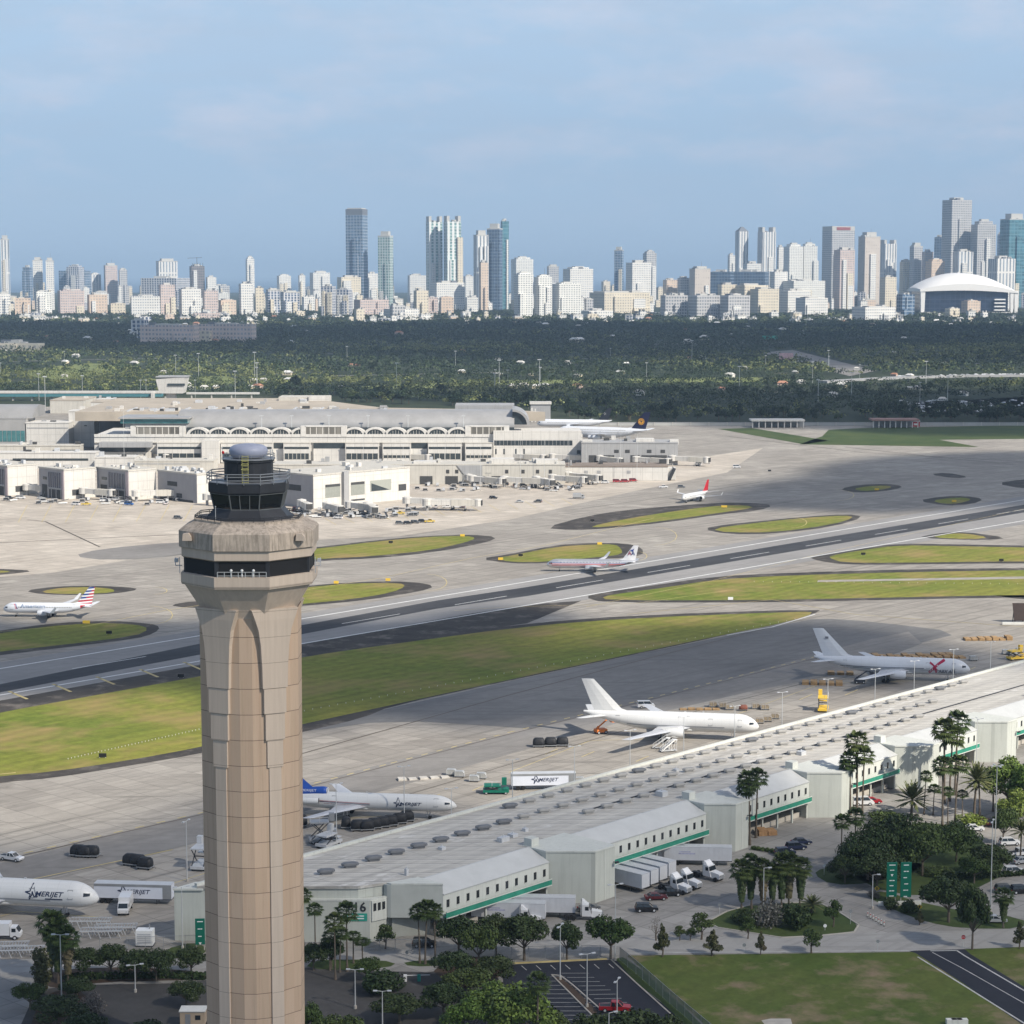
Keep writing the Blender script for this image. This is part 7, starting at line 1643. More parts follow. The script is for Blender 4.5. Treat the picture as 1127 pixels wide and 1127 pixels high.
# ================================================================== WOOD, SUBURB, CITY
g_=np.random.default_rng(12); STR=[]
def prj(x,y,z=0):
    d=y*ct-(z-HC)*st; return CX+F*x/d, CY-F*((z-HC)*ct+y*st)/d
CLR=[[(20,412),(60,402),(110,399),(135,405),(120,412),(60,419)],[(196,424),(225,413),(262,415),(255,424)],[(350,428),(400,425),(470,422),(560,418),(640,418),(720,416),(860,415),(880,420),(800,421),(700,421),(560,423),(440,429)],[(838,388),(872,385),(965,408),(935,414)],[(640,337),(750,345),(750,351),(640,345)],[(900,416),(985,412),(1127,411),(1180,411),(1180,424),(1000,425),(905,424)],[(980,444),(1127,437),(1150,455),(1010,455)],[(150,360),(285,357),(285,380),(150,380)],[(-30,378),(48,377),(48,390),(-30,390)]]
def inpoly(px,py,poly):
    r=np.zeros(len(px),bool); n=len(poly)
    for i in range(n):
        x0,y0=poly[i]; x1,y1=poly[(i+1)%n]
        c=((y0>py)!=(y1>py))&(px<(x1-x0)*(py-y0)/(y1-y0+1e-9)+x0); r^=c
    return r
for i,c in enumerate(CLR[:3]): flat('park_grass',c,.02,ground('park grass',(.14,.17,.05),(.20,.22,.09),big=.02,var2=.3),smooth=1)
flat('city_road',CLR[3],.03,G_taxi)
for i,(a,b,wd) in enumerate((((0,398),(330,391),9),((300,372),(700,366),12),((560,396),(850,392),9),((640,380),(1127,372),12),((60,366),(330,363),14),((860,404),(1127,399),9),((350,414),(640,408),8),((780,352),(1127,355),20),((380,354),(640,352),20),((900,385),(1127,392),10))):
    l=MB(); line(l,[a,b],wd,.05); o=l.build('street',ground('street concrete',(.26,.25,.24),(.34,.33,.31),big=.02)); o['kind']='structure'; STR.append((a,b)); flat('car_park',CLR[6],.03,ground('car park asphalt',(.10,.10,.10),(.14,.14,.14)))
N=62000
Yv=np.sqrt(g_.uniform(1790**2,7300**2,N)); Xv=g_.uniform(-.29,.29,N)*Yv
px,py=prj(Xv,Yv)
edge=np.interp(px,[-50,180,300,330,560,640,1200],[436,436,437,440,448,463,463])
keep=py<edge
for k_,c in enumerate(CLR): 
    ins=inpoly(px,py,c); keep&=~(ins&(g_.uniform(size=N)<(.6 if k_<3 else (.9 if k_==5 else 1.0))))
dens=np.sin(Xv*.004+np.sin(Yv*.003)*2)+np.sin(Yv*.006+Xv*.0021); keep&=g_.uniform(size=N)<np.clip(1.02+.22*dens-(Yv>5200)*.08,.3,1)
for a,b in STR:
    t_=(px-a[0])/(b[0]-a[0]); yy=a[1]+(b[1]-a[1])*t_; keep&=~((t_>0)&(t_<1)&(py>yy-.3)&(py<yy+1.6))
Xv,Yv,px,py=Xv[keep],Yv[keep],px[keep],py[keep]
def wood(name,sel,mats,lo,hi_,seed):
    g=np.random.default_rng(seed); X,Y=Xv[sel],Yv[sel]; n=len(X)
    h=g.uniform(lo,hi_,n)*(1+.22*np.sin(X*.009+np.sin(Y*.006)*2)); h*=np.where(g.uniform(size=n)<.05,1.6,1); w_=h*g.uniform(.5,.95,n)*np.where(g.uniform(size=n)<.14,1.8,1); cnt=np.where(Y<2700,30,np.where(Y<4000,16,9)); size=np.where(Y<2700,.95,np.where(Y<4000,1.5,2.3))
    idx=np.repeat(np.arange(n),cnt); m=len(idx)
    d=g.normal(size=(m,3)); d/=np.linalg.norm(d,axis=1)[:,None]; d[:,2]=np.where(d[:,2]<-.3,-d[:,2],d[:,2])
    r=g.uniform(.6,1.05,m)
    c=np.stack([X[idx]+d[:,0]*r*w_[idx],Y[idx]+d[:,1]*r*w_[idx],h[idx]*.58+d[:,2]*r*h[idx]*.42],1)
    nr=d+g.normal(size=(m,3))*.5; nr[:,2]+=.3; nr/=np.linalg.norm(nr,axis=1)[:,None]
    t=np.cross(nr,g.normal(size=(m,3))); t/=np.linalg.norm(t,axis=1)[:,None]; b=np.cross(nr,t); s=(size[idx]*g.uniform(.6,1.4,m))[:,None]
    q=np.stack([c-t*s,c-b*s*.8,c+t*s,c+b*s*.8],1).reshape(-1,3)
    me=quads_mesh(name,q,mats); 
    o=bpy.data.objects.new(name,me); COL.objects.link(o); o['kind']='stuff'; return o
W_dark=leafm('wood leaves dark',(.012,.026,.014),(.026,.044,.021)); W_mid=leafm('wood leaves mid',(.034,.055,.022),(.06,.08,.03)); W_lt=leafm('wood leaves light',(.10,.13,.04),(.16,.175,.065))  # mid and palest leaves brightened to stand for sun on the wood
f1=np.sin(Xv*.0061+2*np.sin(Yv*.0027))+np.sin(Yv*.0049+1.7*np.sin(Xv*.0043))+.6*np.sin(Xv*.017+Yv*.011)
u=g_.uniform(size=len(Xv))+.27*f1; band=(py>384)&(py<433)
lightp=np.where(band,.26,.03); midp=np.where(band,.36,.22)  # the sunlit strip is painted by giving it more of the paler leaves
wood('woodland',u>=lightp+midp,[W_dark],7,13,1); wood('woodland',(u>=lightp)&(u<lightp+midp),[W_mid],6,12,2); wood('pale_woodland',u<lightp,[W_lt],5,10,3)
# single trees of the nearest belt
NT1=[tree_proto(11,11,81,W_dark,'round',420,.95,'belt_tree'),tree_proto(11,13,82,W_dark,'wide',460,.95,'belt_tree'),tree_proto(10,9,83,W_mid,'round',380,.9,'belt_tree'),tree_proto(12,6,84,W_dark,'cone',320,.9,'belt_tree')]
NL=['dark round tree in the belt behind the terminal and apron','broad dark tree in the belt behind the apron','mid green tree in the belt behind the apron','pointed dark tree in the belt behind the apron']
NG=['dark round belt trees','broad belt trees','mid green belt trees','pointed belt trees']
r_=random.Random(9)
for i in range(170):
    px_=r_.uniform(305,1140); e=float(np.interp(px_,[300,330,560,640,1200],[437,441,449,464,465])); by=e-abs(r_.gauss(0,6)); q=r_.choice((0,0,1,1,2,3))
    k=r_.uniform(.75,1.35); loc=P(px_,by)
    if i<4: q=i; o=NT1[q]; o.location=loc; o.scale=(k,k,k)
    else: o=dup(NT1[q],loc,r_.uniform(0,6),None,None,(k,k,k*r_.uniform(.85,1.15)))
    setl(o,NL[q],'tree',NG[q])
NP=palm_proto(12,91,'fan',name='distant_palm',cr=1.7)
for i in range(60):
    px_=r_.choice((r_.uniform(0,180),r_.uniform(300,760),r_.uniform(560,720))); by=r_.uniform(405,432); loc=P(px_,by)
    if i==0: o=NP; o.location=loc
    else: k=r_.uniform(.7,1.15); o=dup(NP,loc,r_.uniform(0,6),None,None,k)
    setl(o,'slim palm in the pale strip of woodland beyond the terminal','palm','palms in the pale strip of woodland')
# houses among the trees
def house(m,mr):
    t=thing('house','','house'); MB().box(-9,9,-5,5,0,4.5).build('wall',m,t)
    MB().loft([[(-10,-6,4.4),(10,-6,4.4),(10,6,4.4),(-10,6,4.4)],[(-5,-.3,7.4),(5,-.3,7.4),(5,.3,7.4),(-5,.3,7.4)]]).build('roof',mr,t)
    for x in (-5,0,5): MB().box(x-1,x+1,-5.06,-5,1.4,3.2).build('window',T_dk,t)
    return t
HM=[house(mat('house white',(.62,.61,.57),.8,var=.05),mat('house roof pale',(.55,.53,.49),.8,var=.08)),house(mat('house cream',(.56,.49,.36),.8,var=.05),mat('house roof white',(.66,.65,.62),.8,var=.05)),house(mat('house pink',(.52,.40,.34),.8,var=.05),mat('house roof tile',(.40,.20,.13),.8,var=.15))]
HL=['small white house with pale roof among the dark trees','small cream house with white roof among the dark trees','small pink house with tiled roof among the trees']
for i in range(140):
    px_=r_.uniform(-10,1140); by=r_.choice((r_.uniform(349,362),r_.uniform(352,380),r_.uniform(385,445))); q=r_.choice((0,0,1,1,2)); loc=P(px_,by)
    if by>432 and px_<640: by=430; loc=P(px_,by)
    loc.z=2.5; k=r_.uniform(.5,1.0) if by<385 else r_.uniform(.35,.65)
    if i<3: q=i; o=HM[q]; o.location=loc; o.rotation_euler=(0,0,R(-20)); o.scale=(k,k,1.3*k)
    else: o=dup(HM[q],loc,R(-20+r_.uniform(-30,30)),None,None,(k,k,1.3*k))
    setl(o,HL[q],'house',['white houses in the wood','cream houses in the wood','pink houses in the wood'][q])
# ---- city blocks
ST={
'w':matw('facade white bays',(.74,.72,.67),(.26,.29,.33),8,7,.42,.52,gr=.3),'wv':matw('facade white stripes',(.74,.72,.68),(.22,.26,.31),200,13,.97,.42,gr=.3),'wb':matw('facade balconies',(.76,.75,.70),(.20,.22,.24),6.5,8,.4,.55,gr=.3),
'c':matw('facade cream',(.68,.61,.48),(.34,.32,.29),9,9,.45,.5,gr=.4),'p':matw('facade peach',(.64,.51,.40),(.34,.31,.29),9,9,.42,.5,gr=.4),'k':matw('facade pinkish',(.60,.49,.44),(.28,.28,.30),8,7,.5,.6,gr=.4),
'b':matw('facade blue glass',(.30,.36,.42),(.07,.12,.20),11,12,.72,.8,gr=.15),'d':matw('facade dark glass',(.16,.21,.27),(.045,.08,.14),12,11,.75,.82,gr=.15),'g':matw('facade green glass',(.50,.56,.54),(.12,.22,.22),10,10,.7,.62,gr=.15),'gs':matw('facade green stripes',(.74,.75,.72),(.16,.27,.26),11,17,.8,.5,gr=.15),
't':matw('facade teal glass',(.13,.26,.30),(.05,.15,.19),14,16,.75,.85,gr=.12),'s':matw('facade grey grid',(.52,.51,.50),(.16,.18,.21),9,8,.55,.6,gr=.3),'sb':matw('facade beige plain',(.56,.50,.44),(.40,.36,.32),12,10,.3,.35,gr=.5),'bw':matw('facade striped blue white',(.60,.60,.60),(.07,.10,.17),8,10,.75,.6,gr=.25),'u':matw('bare frame floors',(.22,.20,.20),(.08,.08,.09),11,9,.6,.75,gr=.7)}
M_top=mat('city roof top',(.50,.49,.46),.8,var=.06); M_topd=mat('city roof dark',(.16,.17,.19),.7,var=.1)
def bld(px0,px1,top,Y,style,label,crown=None,podium=None,rot=None,dr=.8,cat='building',group=None,name=None,base=None):
    if base: Y=P(CX,base).y
    if rot is None: rot=-17 if style in('b','d','g','bw') and (px0+px1)%2<1.2 else (20 if int(px0)%7 else 12)
    c,s_=math.cos(R(rot)),abs(math.sin(R(rot))); kx=F/(Y*ct+HC*st); Wm=(px1-px0)/kx; w_=Wm/(c+dr*s_); d=w_*dr; h=zat(Y,top)
    t=thing(name or ('tower_block' if h>90 else 'apartment_block'),label,cat,(xat(Y,h/2,(px0+px1)/2),Y+d/2,0),R(rot),group)
    hh=h*(1 if not crown else .94)
    MB().box(-w_/2,w_/2,-d/2,d/2,-1,hh).build('facade',ST[style],t)
    q=random.Random(int(px0*31+top*7)); rb=ST[style]
    for i in range(q.choice((1,2,3)) if w_>25 else 0):      # lower wings and stair cores
        a=q.uniform(-.5,.2)*w_; e=q.uniform(.2,.4)*w_; MB().box(a,a+e,-d/2-q.uniform(3,9),-d/2+1,-1,hh*q.uniform(.25,.9)).build('wing',q.choice((rb,rb,ST['w'],ST['c'])),t)
    for i in range(q.choice((2,3,4)) if w_>14 else 1):
        a=q.uniform(-.45,.25)*w_; e=q.uniform(.1,.2)*w_; MB().box(a,a+e,-d*q.uniform(.1,.45),d*q.uniform(.0,.4),hh-.5,hh+q.uniform(2,7)).build('roof_box',q.choice((M_top,M_top,M_topd)),t)
    if q.random()<.35 and h>60: MB().tube((w_*.1,0,hh),(w_*.1,0,h+q.uniform(8,20)),.8,.3,4).build('roof_mast',M_topd,t)
    if crown=='box' : MB().box(-w_*.32,w_*.32,-d*.32,d*.32,hh,h).build('penthouse',M_top,t); MB().box(-w_*.5-.4,w_*.5+.4,-d*.5-.4,d*.5+.4,hh-2,hh+1.5).build('parapet',M_top,t)
    elif crown=='dark': MB().box(-w_*.5,w_*.5,-d*.5,d*.5,hh,h).build('crown',M_topd,t); MB().box(-w_*.42,w_*.42,-d*.42,d*.42,h,h+4).build('crown_cap',M_top,t)
    elif crown=='step':
        MB().box(-w_*.36,w_*.36,-d*.36,d*.36,hh,hh+(h-hh)*.6).build('upper_tier',ST[style],t); MB().box(-w_*.2,w_*.2,-d*.2,d*.2,hh+(h-hh)*.6,h).build('penthouse',M_top,t)
    elif crown=='point':
        MB().loft([[(-w_*.5,-d*.5,hh),(w_*.5,-d*.5,hh),(w_*.5,d*.5,hh),(-w_*.5,d*.5,hh)],[(-w_*.1,-d*.1,h),(w_*.1,-d*.1,h),(w_*.1,d*.1,h),(-w_*.1,d*.1,h)]]).build('pointed_crown',M_topd,t)
    elif crown=='wide': MB().box(-w_*.5,w_*.5,-d*.5,d*.5,hh,h).build('crown',M_top,t); MB().box(-w_*.3,w_*.3,-d*.52,-d*.5,hh+.2*(h-hh),h-.2*(h-hh)).build('crown_window',mat('crown red',(.30,.08,.08),.5,var=0),t)
    elif crown=='fin':
        for s in (-1,1): MB().box(s*w_*.4-w_*.1,s*w_*.4+w_*.1,-d*.4,d*.4,hh,h).build('crown_fin',M_top,t)
    else: MB().box(-w_*.25,w_*.2,-d*.2,d*.3,hh,hh+min(9,h*.05)+1).build('penthouse',M_top,t)
    if podium: MB().box(-w_*podium,w_*podium,-d*.9,d*.8,-1,h*.14+12).build('podium',ST['w'],t)
    return t,w_,d,h
FAR,MIDD,NEAR=9000,7600,6500
BT_=[
(0,10.5,259,FAR,'wv','slim white tower cut by the left edge','box'),(25,35,294,FAR,'b','pale narrow block left of the white tower with a dark slot',None),(35,47,283,MIDD,'w','left wing of the white tower with a dark slot','box'),(49.5,59.5,283.5,MIDD,'w','right wing of the white tower with a dark slot','box'),(64,97,298,FAR,'b','low blue grey block under the dark blue stepped building',None),(73,91,291,FAR,'bw','dark blue and white stepped building near the left','step'),(97,111,300,FAR,'wv','pale stepped block right of the dark blue one','step'),(113,129,289.5,FAR,'k','pinkish white tower standing alone at left','box'),(130,140,297,FAR,'s','grey blue slim block right of the pinkish tower',None),
(170,195,284.5,FAR,'wv','wide white columned tower left of the unfinished one','box'),(154,205,306,MIDD,'bw','long blue and white slab below the columned tower',None),(226,238,305,FAR,'w','small white block right of the unfinished tower',None),(270,280,281.5,FAR,'w','slim white tower with higher left corner','step'),
(380.5,404,230,MIDD,'b','tallest blue glass tower with white right edge','dark'),(416,432.5,254.5,MIDD,'g','slim pale green tower right of the tallest blue one','box'),(370,397,305,MIDD,'c','cream block at the foot of the tallest blue tower',None),(402,416,301,FAR,'w','white block behind the foot of the tallest blue tower',None),(448,469,303,FAR,'w','wide white block left of the twin green towers',None),(340,363,300,FAR,'w','white slab left of the tallest blue tower',None),(304,320,301.5,FAR,'w','small white block with two humps left of centre','step'),(328,336,303,FAR,'w','small white cube block left of centre',None),
(468.5,487,238,MIDD,'gs','left one of the twin green striped towers','fin'),(488,507.5,237.5,MIDD,'gs','right one of the twin green striped towers','fin'),(472,511,311,NEAR+500,'w','white podium with dark windows under the twin green towers',None),(510,521,304,FAR,'w','small white block right of the twin green towers',None),(521,537.5,253.5,MIDD,'wv','white and dark striped tower left of the dark blue one','box'),(527,537.5,289,NEAR+600,'p','slim peach tower in front of the white and dark striped one',None),(536,553,246,MIDD+200,'d','dark blue glass tower, left half with higher left edge','box'),(551,560,243.5,MIDD+100,'t','lighter right half of the dark blue glass tower',None),
(562.5,587,282,FAR,'wb','white tower cluster right of the dark blue glass tower','step'),(602,615,291,FAR,'s','pale grey block right of the balcony slabs','box'),(620,653,293,MIDD,'w','wide white hotel block right of the balcony slabs','step'),(676,686.5,271.5,FAR,'b','slim grey blue tower standing alone at centre right','box'),(708,722.5,275,FAR,'s','grey tower with white right edge behind the white grid hotel','step'),(689.5,717,289,MIDD,'w','white grid fronted hotel at centre right',None),(650,716,322,NEAR+300,'c','long low yellow brown hall under the white grid hotel',None),(730,746,308,MIDD,'p','peach block right of the white grid hotel',None),(746,760,306,MIDD,'s','blue grey block between peach and beige blocks',None),(759.5,782,293,MIDD,'sb','plain beige slab at centre right','box'),(781,809,299,MIDD,'d','dark blue glass block with pale frame, left',None),(808,849,299,MIDD+150,'d','wide dark blue glass block, right of the framed one',None),
(809.5,823.5,249.5,FAR,'wv','white and blue tower with pointed top, left of the white twin','point'),(834.5,854,250,FAR,'wv','white tower with notched top, right of the pointed one','fin'),(801,809,281,FAR,'w','small white tower left of the pointed one',None),(819,838,290,FAR-300,'w','white block between pointed and notched towers',None),(855,862.5,272,FAR,'w','thin white tower right of the notched one',None),(863.5,884,267,FAR-400,'wb','left half of the broad white tower group','step'),(882,899.5,266.5,FAR-300,'wb','right half of the broad white tower group','step'),(907,941,249,FAR,'s','broad grey tower with red marked white crown','wide'),(919,941,275,MIDD,'k','brownish tower in front of the red crowned one',None),(946,969,255.4,MIDD,'sb','beige tower with deep blue shaded left side','box'),(969,987,264,FAR,'wv','white tower with stepped crown and antenna','fin'),(991,1003.5,285,FAR,'c','beige stepped tower right of the antenna tower','step'),(1002,1015.5,267,FAR,'s','grey tower between the beige stepped one and the tallest right tower','box'),(1015.5,1027,277,FAR,'k','brown grey block right of the grey tower',None),(1028,1040,261,FAR,'d','dark blue slab left of the tallest right tower',None),(1039,1069.5,220,FAR-900,'s','tallest pale grid tower at right',None),(1020,1040,284,MIDD,'p','beige block in front of the dark blue slab','step'),(1050.6,1071,277,MIDD,'wv','white striped block at the foot of the tallest right tower',None),(1071,1096,241,FAR-800,'s','grey tower with sloping shoulder right of the tallest one','step'),(1097,1103,258,FAR,'d','thin dark tower beside the teal one',None),(1103,1131,235,FAR-900,'t','teal glass tower cut by the right edge','box'),(1090,1118,284.6,NEAR+400,'wv','white striped block behind the stadium roof',None),
(848,867,299,NEAR+900,'w','narrow white block right of the wide dark blue glass',None),(862,909,309,NEAR+900,'wb','white block row under the broad white tower group',None),(970,987,305,NEAR+900,'c','white cream block under the antenna tower',None),
(-5,12,321,0,'w','white block at the lower left edge of the city',None),(13,34,323,0,'p','peach apartment block at lower left',None),(34,58,325,0,'wb','white block with sculpted balconies at lower left',None),(60,92,318,0,'k','pink brown hospital block at left','step'),(93,118,323,0,'p','orange brown hospital block right of the pink one',None),(118,139,330,0,'c','cream low block right of the hospital',None),(140,176,326,0,'w','white block group left of centre',None),(171,194,316,0,'k','pink slab behind the white banded block',None),(193,222,318,0,'w','white banded block left of the peach block',None),(221,240,317,0,'k','pink block with blue shaded side',None),(237,261,324,0,'p','bright peach block with slanted top','step'),(261,279,316,0,'w','white slab with large slanted shade',None),(279,291,318,0,'c','cream slab left of the dark blue slabs',None),(291,308,316,0,'bw','left dark blue and white slab','box'),(307,330,316,0,'bw','right dark blue and white slab','box'),(352,370,320,0,'bw','blue and white striped block, left part',None),(368,388,321,0,'bw','blue and white striped block, right part',None),(388,428,330,0,'k','long peach pink block under the pale green tower',None),(389,402,338,0,'c','small peach block in front of the long pink one',None),(428,446,331,0,'s','brownish block left of the white low row',None),(421,461,340,0,'w','white low row in front of the brownish block',None),(454,472,321,0,'c','white cream block left of the brown and peach pair',None),(468,483,326,0,'k','brown block, left of the bright peach one',None),(482,500,322,0,'p','bright peach block at centre','step'),(565,587,304,0,'wb','left slab of white balcony apartments','step'),(586,609,304.5,0,'wb','middle slab of white balcony apartments','step'),(608,640,310,0,'wb','right slab of white balcony apartments','step'),(640,675,342,0,'w','white low hall right of the balcony slabs',None),(728,757,325,5850,'s','left grid fronted office slab',None),(759,793,325,5850,'s','middle grid fronted office slab',None),(794,826,325,5850,'s','right grid fronted office slab',None),(791,811,313,6600,'c','cream block behind the grid fronted offices',None),(811,846,314,6600,'c','cream block with flat front behind the right office slab',None),(827,858,318,6600,'c','yellow cream block right of the office slabs',None),(878,912,328,0,'w','white parking deck with open floors',None),(859,893,320,6600,'w','white block behind the parking deck',None),(941,987,338,0,'w','long white low block with red roof bits',None),(924,981,350.5,0,'k','row of pink houses below the long white block',None),(987,1008,328,0,'b','round cornered blue and white block left of the stadium',None),(1041,1057,341,0,'c','small yellow block in front of the stadium',None),(1058,1081,329,0,'p','peach block in front of the stadium','step'),
]
for i,b in enumerate(BT_):
    px0,px1,top,Y,stl,lb,cr=b
    if Y==0 and px1-px0<32: q_=(px1-px0)*(.05+.03*((i*13)%5)); px0+=q_*.6; px1-=q_*.4; top+=((i*29)%9-4)*1.3
    if Y==0: Y=6250+((i*37)%9)*45-(500 if px0>380 and top>335 else 0)
    else: Y+=((i*53)%11)*28
    bld(px0,px1,top,Y,stl,lb,cr)
bld(153,218,358,0,'k','pink long apartment slab in the wood at left, left half',None,base=377,rot=-12,dr=.25); bld(216,281,357,0,'k','pink long apartment slab in the wood at left, right half',None,base=376,rot=-12,dr=.25); bld(144,162,352,0,'bw','blue white block left of the pink apartment slabs',None,base=372)
bld(-20,46,378,0,'c','long yellow building in the wood at the left edge',None,base=387,rot=-8,dr=.3); bld(210,242,345,0,'k','low pink block at the edge of the wood',None,base=353)
# unfinished tower with crane
t,w_,d,h=bld(207.5,225,293,FAR,'u','unfinished bare concrete tower with crane on top',None)
MB().tube((0,0,h),(0,0,h+38),1.2,n=4).build('crane_mast',M_dark,t); MB().tube((-40,0,h+34),(22,0,h+37),1.0,n=4).build('crane_jib',M_dark,t)
for i in range(5): MB().tube((-w_*.4+w_*.2*i,-d*.3,h),(-w_*.4+w_*.2*i,-d*.3,h+14),.9,n=4).build('rebar_column',M_dark,t)
# low fillers
FL=[('w','low white building in the crowded city edge'),('c','low cream building in the crowded city edge'),('p','low peach building in the crowded city edge'),('s','low grey building in the crowded city edge'),('bw','low blue white building in the crowded city edge')]
for i in range(460):
    px_=r_.uniform(-15,1140); dp=r_.choice((0,0,0,1,1,1,2,2)); Y=(r_.uniform(8200,10500),r_.uniform(6800,8200),r_.uniform(5700,6700))[dp] if dp<2 else r_.uniform(5400,6300); gy=prj(0,Y)[1]; hgt=r_.uniform(6,24) if dp==0 else (r_.uniform(5,20) if dp==1 else r_.uniform(2.5,9)); ww=r_.uniform(3,15); q=r_.choice((0,0,0,0,0,1,1,2,3,4))
    bld(px_,px_+ww,gy-hgt,Y,FL[q][0],FL[q][1],r_.choice((None,None,'box','step')),group=FL[q][1].replace('building','buildings'),name=('office_building' if dp==0 else ('city_building' if dp==1 else 'low_building')))  # random filler blocks; names only tell the depth row, no known use
# stadium
Y=P(CX,347.5).y; sx=lambda p,z=20:xat(Y,z,p); cx_=sx(1066); t=thing('stadium','white arched roof stadium with dark glass wall on the right of the city','stadium',(cx_,Y,0)); k=MB()
M_st=mat('stadium white',(.86,.84,.80),.6,var=.03)
top=[]; n=18; x0,x1=sx(1012)-cx_,sx(1120)-cx_
def arch(y,za,zc_,dz): 
    out=[]
    for i in range(n+1):
        f_=i/n; out.append((x0+(x1-x0)*f_,y,za+(zc_-za)*(math.sin(PI*min(1,f_*1.0))**.85)+dz*f_))
    return out
zl=zat(Y,321); zt_=zat(Y,299.5); low=[(x0+(x1-x0)*i/n,-6,zl+6*math.sin(PI*i/n)-(5*i/n)) for i in range(n+1)]
rows=[low,arch(-6,zl+7,zat(Y,311),-8),arch(25,zl+9,zat(Y,303),-8),arch(80,zl+12,zt_,-8),arch(170,zl+12,zt_+2,-8),arch(240,zl,zl+30,-8),[(p[0],240,zl) for p in low]]
vs=[p for r2 in rows for p in r2]; fs=[(a*(n+1)+i,a*(n+1)+i+1,(a+1)*(n+1)+i+1,(a+1)*(n+1)+i) for a in range(len(rows)-1) for i in range(n)]
fs+=[tuple(a*(n+1) for a in range(len(rows)))[::-1],tuple(a*(n+1)+n for a in range(len(rows)))]; fs+=[tuple([(len(rows)-1)*(n+1)+i+1,i+1,i,(len(rows)-1)*(n+1)+i][j] for j in (3,2,1,0)) for i in range(n)]
k.add(vs,fs); o=k.build('arched_roof',M_st,t); smooth_by_angle(o,30)
MB().box(x0+16,x1-30,6,220,0,zl+2).build('glass_wall',matw('stadium glass',(.05,.065,.10),(.015,.025,.05),14,16,.9,.93,gr=.15),t)
for a,b in ((1013.5,1017),(1112,1114.5),(1116.5,1119.5)): MB().hexa([(sx(a)-cx_,-4,0),(sx(b)-cx_,-4,0),(sx(b)-cx_,10,0),(sx(a)-cx_,10,0)],[(sx(a-.8)-cx_,-4,zl+2),(sx(b+.8)-cx_,-4,zl+2),(sx(b+.8)-cx_,10,zl+2),(sx(a-.8)-cx_,10,zl+2)]).build('roof_column',M_st,t)
MB().box(sx(1012)-cx_,sx(1112)-cx_,-8,5,0,12).build('base_wall',T_white,t)
for i in range(4): MB().box(sx(1094)-cx_,sx(1106)-cx_,-6,4,16+11*i,20+11*i).build('ramp_floor',M_st,t)
# overpasses and far roads
def deck(name,label,pts,zt,w_,m,step=40):
    a0=P(*pts[0],zt); t=thing(name,label,'overpass',(a0.x,a0.y,0)); k=MB(); q=[P(*p,zt)-Vector((a0.x,a0.y,0)) for p in pts]
    for a,b in zip(q,q[1:]):
        d_=(b-a).normalized(); nn=Vector((-d_.y,d_.x,0))*w_/2
        k.hexa([tuple(v-Vector((0,0,1.6))) for v in (a-nn,b-nn,b+nn,a+nn)],[tuple(v+Vector((0,0,.9))) for v in (a-nn,b-nn,b+nn,a+nn)])
    k.build('deck',m,t)
    for a,b in zip(q,q[1:]):
        L=(b-a).length; 
        for i in range(int(L/step)): c=a.lerp(b,(i+.5)*step/L); MB().box(c.x-1.2,c.x+1.2,c.y-2,c.y+2,0,zt-1.5).build('pier',T_grey,t)
deck('overpass','grey elevated highway across the wood at the right edge',[(905,420),(985,415.5),(1060,413.5),(1180,412.5)],7,14,T_grey); deck('overpass','pale motorway ramp below the white grid hotel',[(640,338),(690,341.5),(750,346.5)],9,16,T_grey,80)
# highway sign, billboard, bus shed, perimeter wall
def farboard(px0,px1,t0,t1,base,m,label,cat,name):
    Y=P(CX,base).y; t=thing(name,label,cat,(xat(Y,8,(px0+px1)/2),Y,0)); a=xat(Y,8,px0)-xat(Y,8,(px0+px1)/2); MB().box(a,-a,-.4,.4,zat(Y,t1),zat(Y,t0)).build('panel',m,t)
    for s in (-.7,.7): MB().box(a*s-.5,a*s+.5,.4,1.2,0,zat(Y,t1)+1).build('post',M_grey,t)
    return t
farboard(839,856,369.5,373.5,376,M_teal,'green highway sign board in the dark wood','sign board','highway_sign')
t=farboard(857.6,873,388.5,396,400,mat('billboard pink',(.52,.34,.36),.6,var=.3,sc=.3),'pink and white billboard beside the far road','billboard','billboard'); 
g=Fac('perimeter_wall','long pale perimeter wall between apron and wood at right',640,1200,468.5,'wall'); g.box('wall_panel',640,1200,465.2,469,0,1,mat('wall panel grey',(.40,.40,.38),.8,var=.1,sc=.05),0); g.box('wall_coping',640,1200,464.8,465.2,-.2,1.2,T_grey)
for i in range(28): x=640+20*i; g.box('wall_pier',x,x+.8,464.6,469,-.5,-.05,T_cream,0)
for a,b,base,tp,lb,m in ((827,886,471,462,'long white roofed open shed at the far apron edge',T_white),(960,1012,471,461.5,'long reddish roofed shed at the far apron edge',mat('shed roof red',(.34,.20,.17),.8,var=.1))):
    g=Fac('open_shed',lb,a,b,base,'shed'); g.box('roof',a,b,tp,tp+1.8,0,18,m)
    for i in range(9): x=a+1+(b-a-3)*i/8; g.box('column',x,x+1,tp+1.8,base,1,2,T_white,0)
    g.box('back_wall',a+1,b-1,tp+2,base,16,17,T_grey,0)
g=Fac('red_kiosk','small red and white kiosk beside the reddish shed',1003,1013,469.5,'kiosk'); g.box('wall',1003.5,1012.5,464,469.5,0,6,M_red,0); g.box('roof',1003,1013,463.3,464,-.5,6.5,M_white); g.box('window',1006,1010,466,468,-.1,0,M_white)
g=Fac('radio_mast_hut','pale hut with dark trees and masts right of the barrel roof',583,607,462,'hut'); g.box('wall',584,606,445,462,0,12,T_grey,0); g.box('roof',583,607,442.5,445,-1,13,T_white); g.box('chimney_stack',584.5,586.5,449,474,-30,-28,T_white,0); g.box('chimney_stack',588.5,590,450,474,-30,-28,T_white,0)
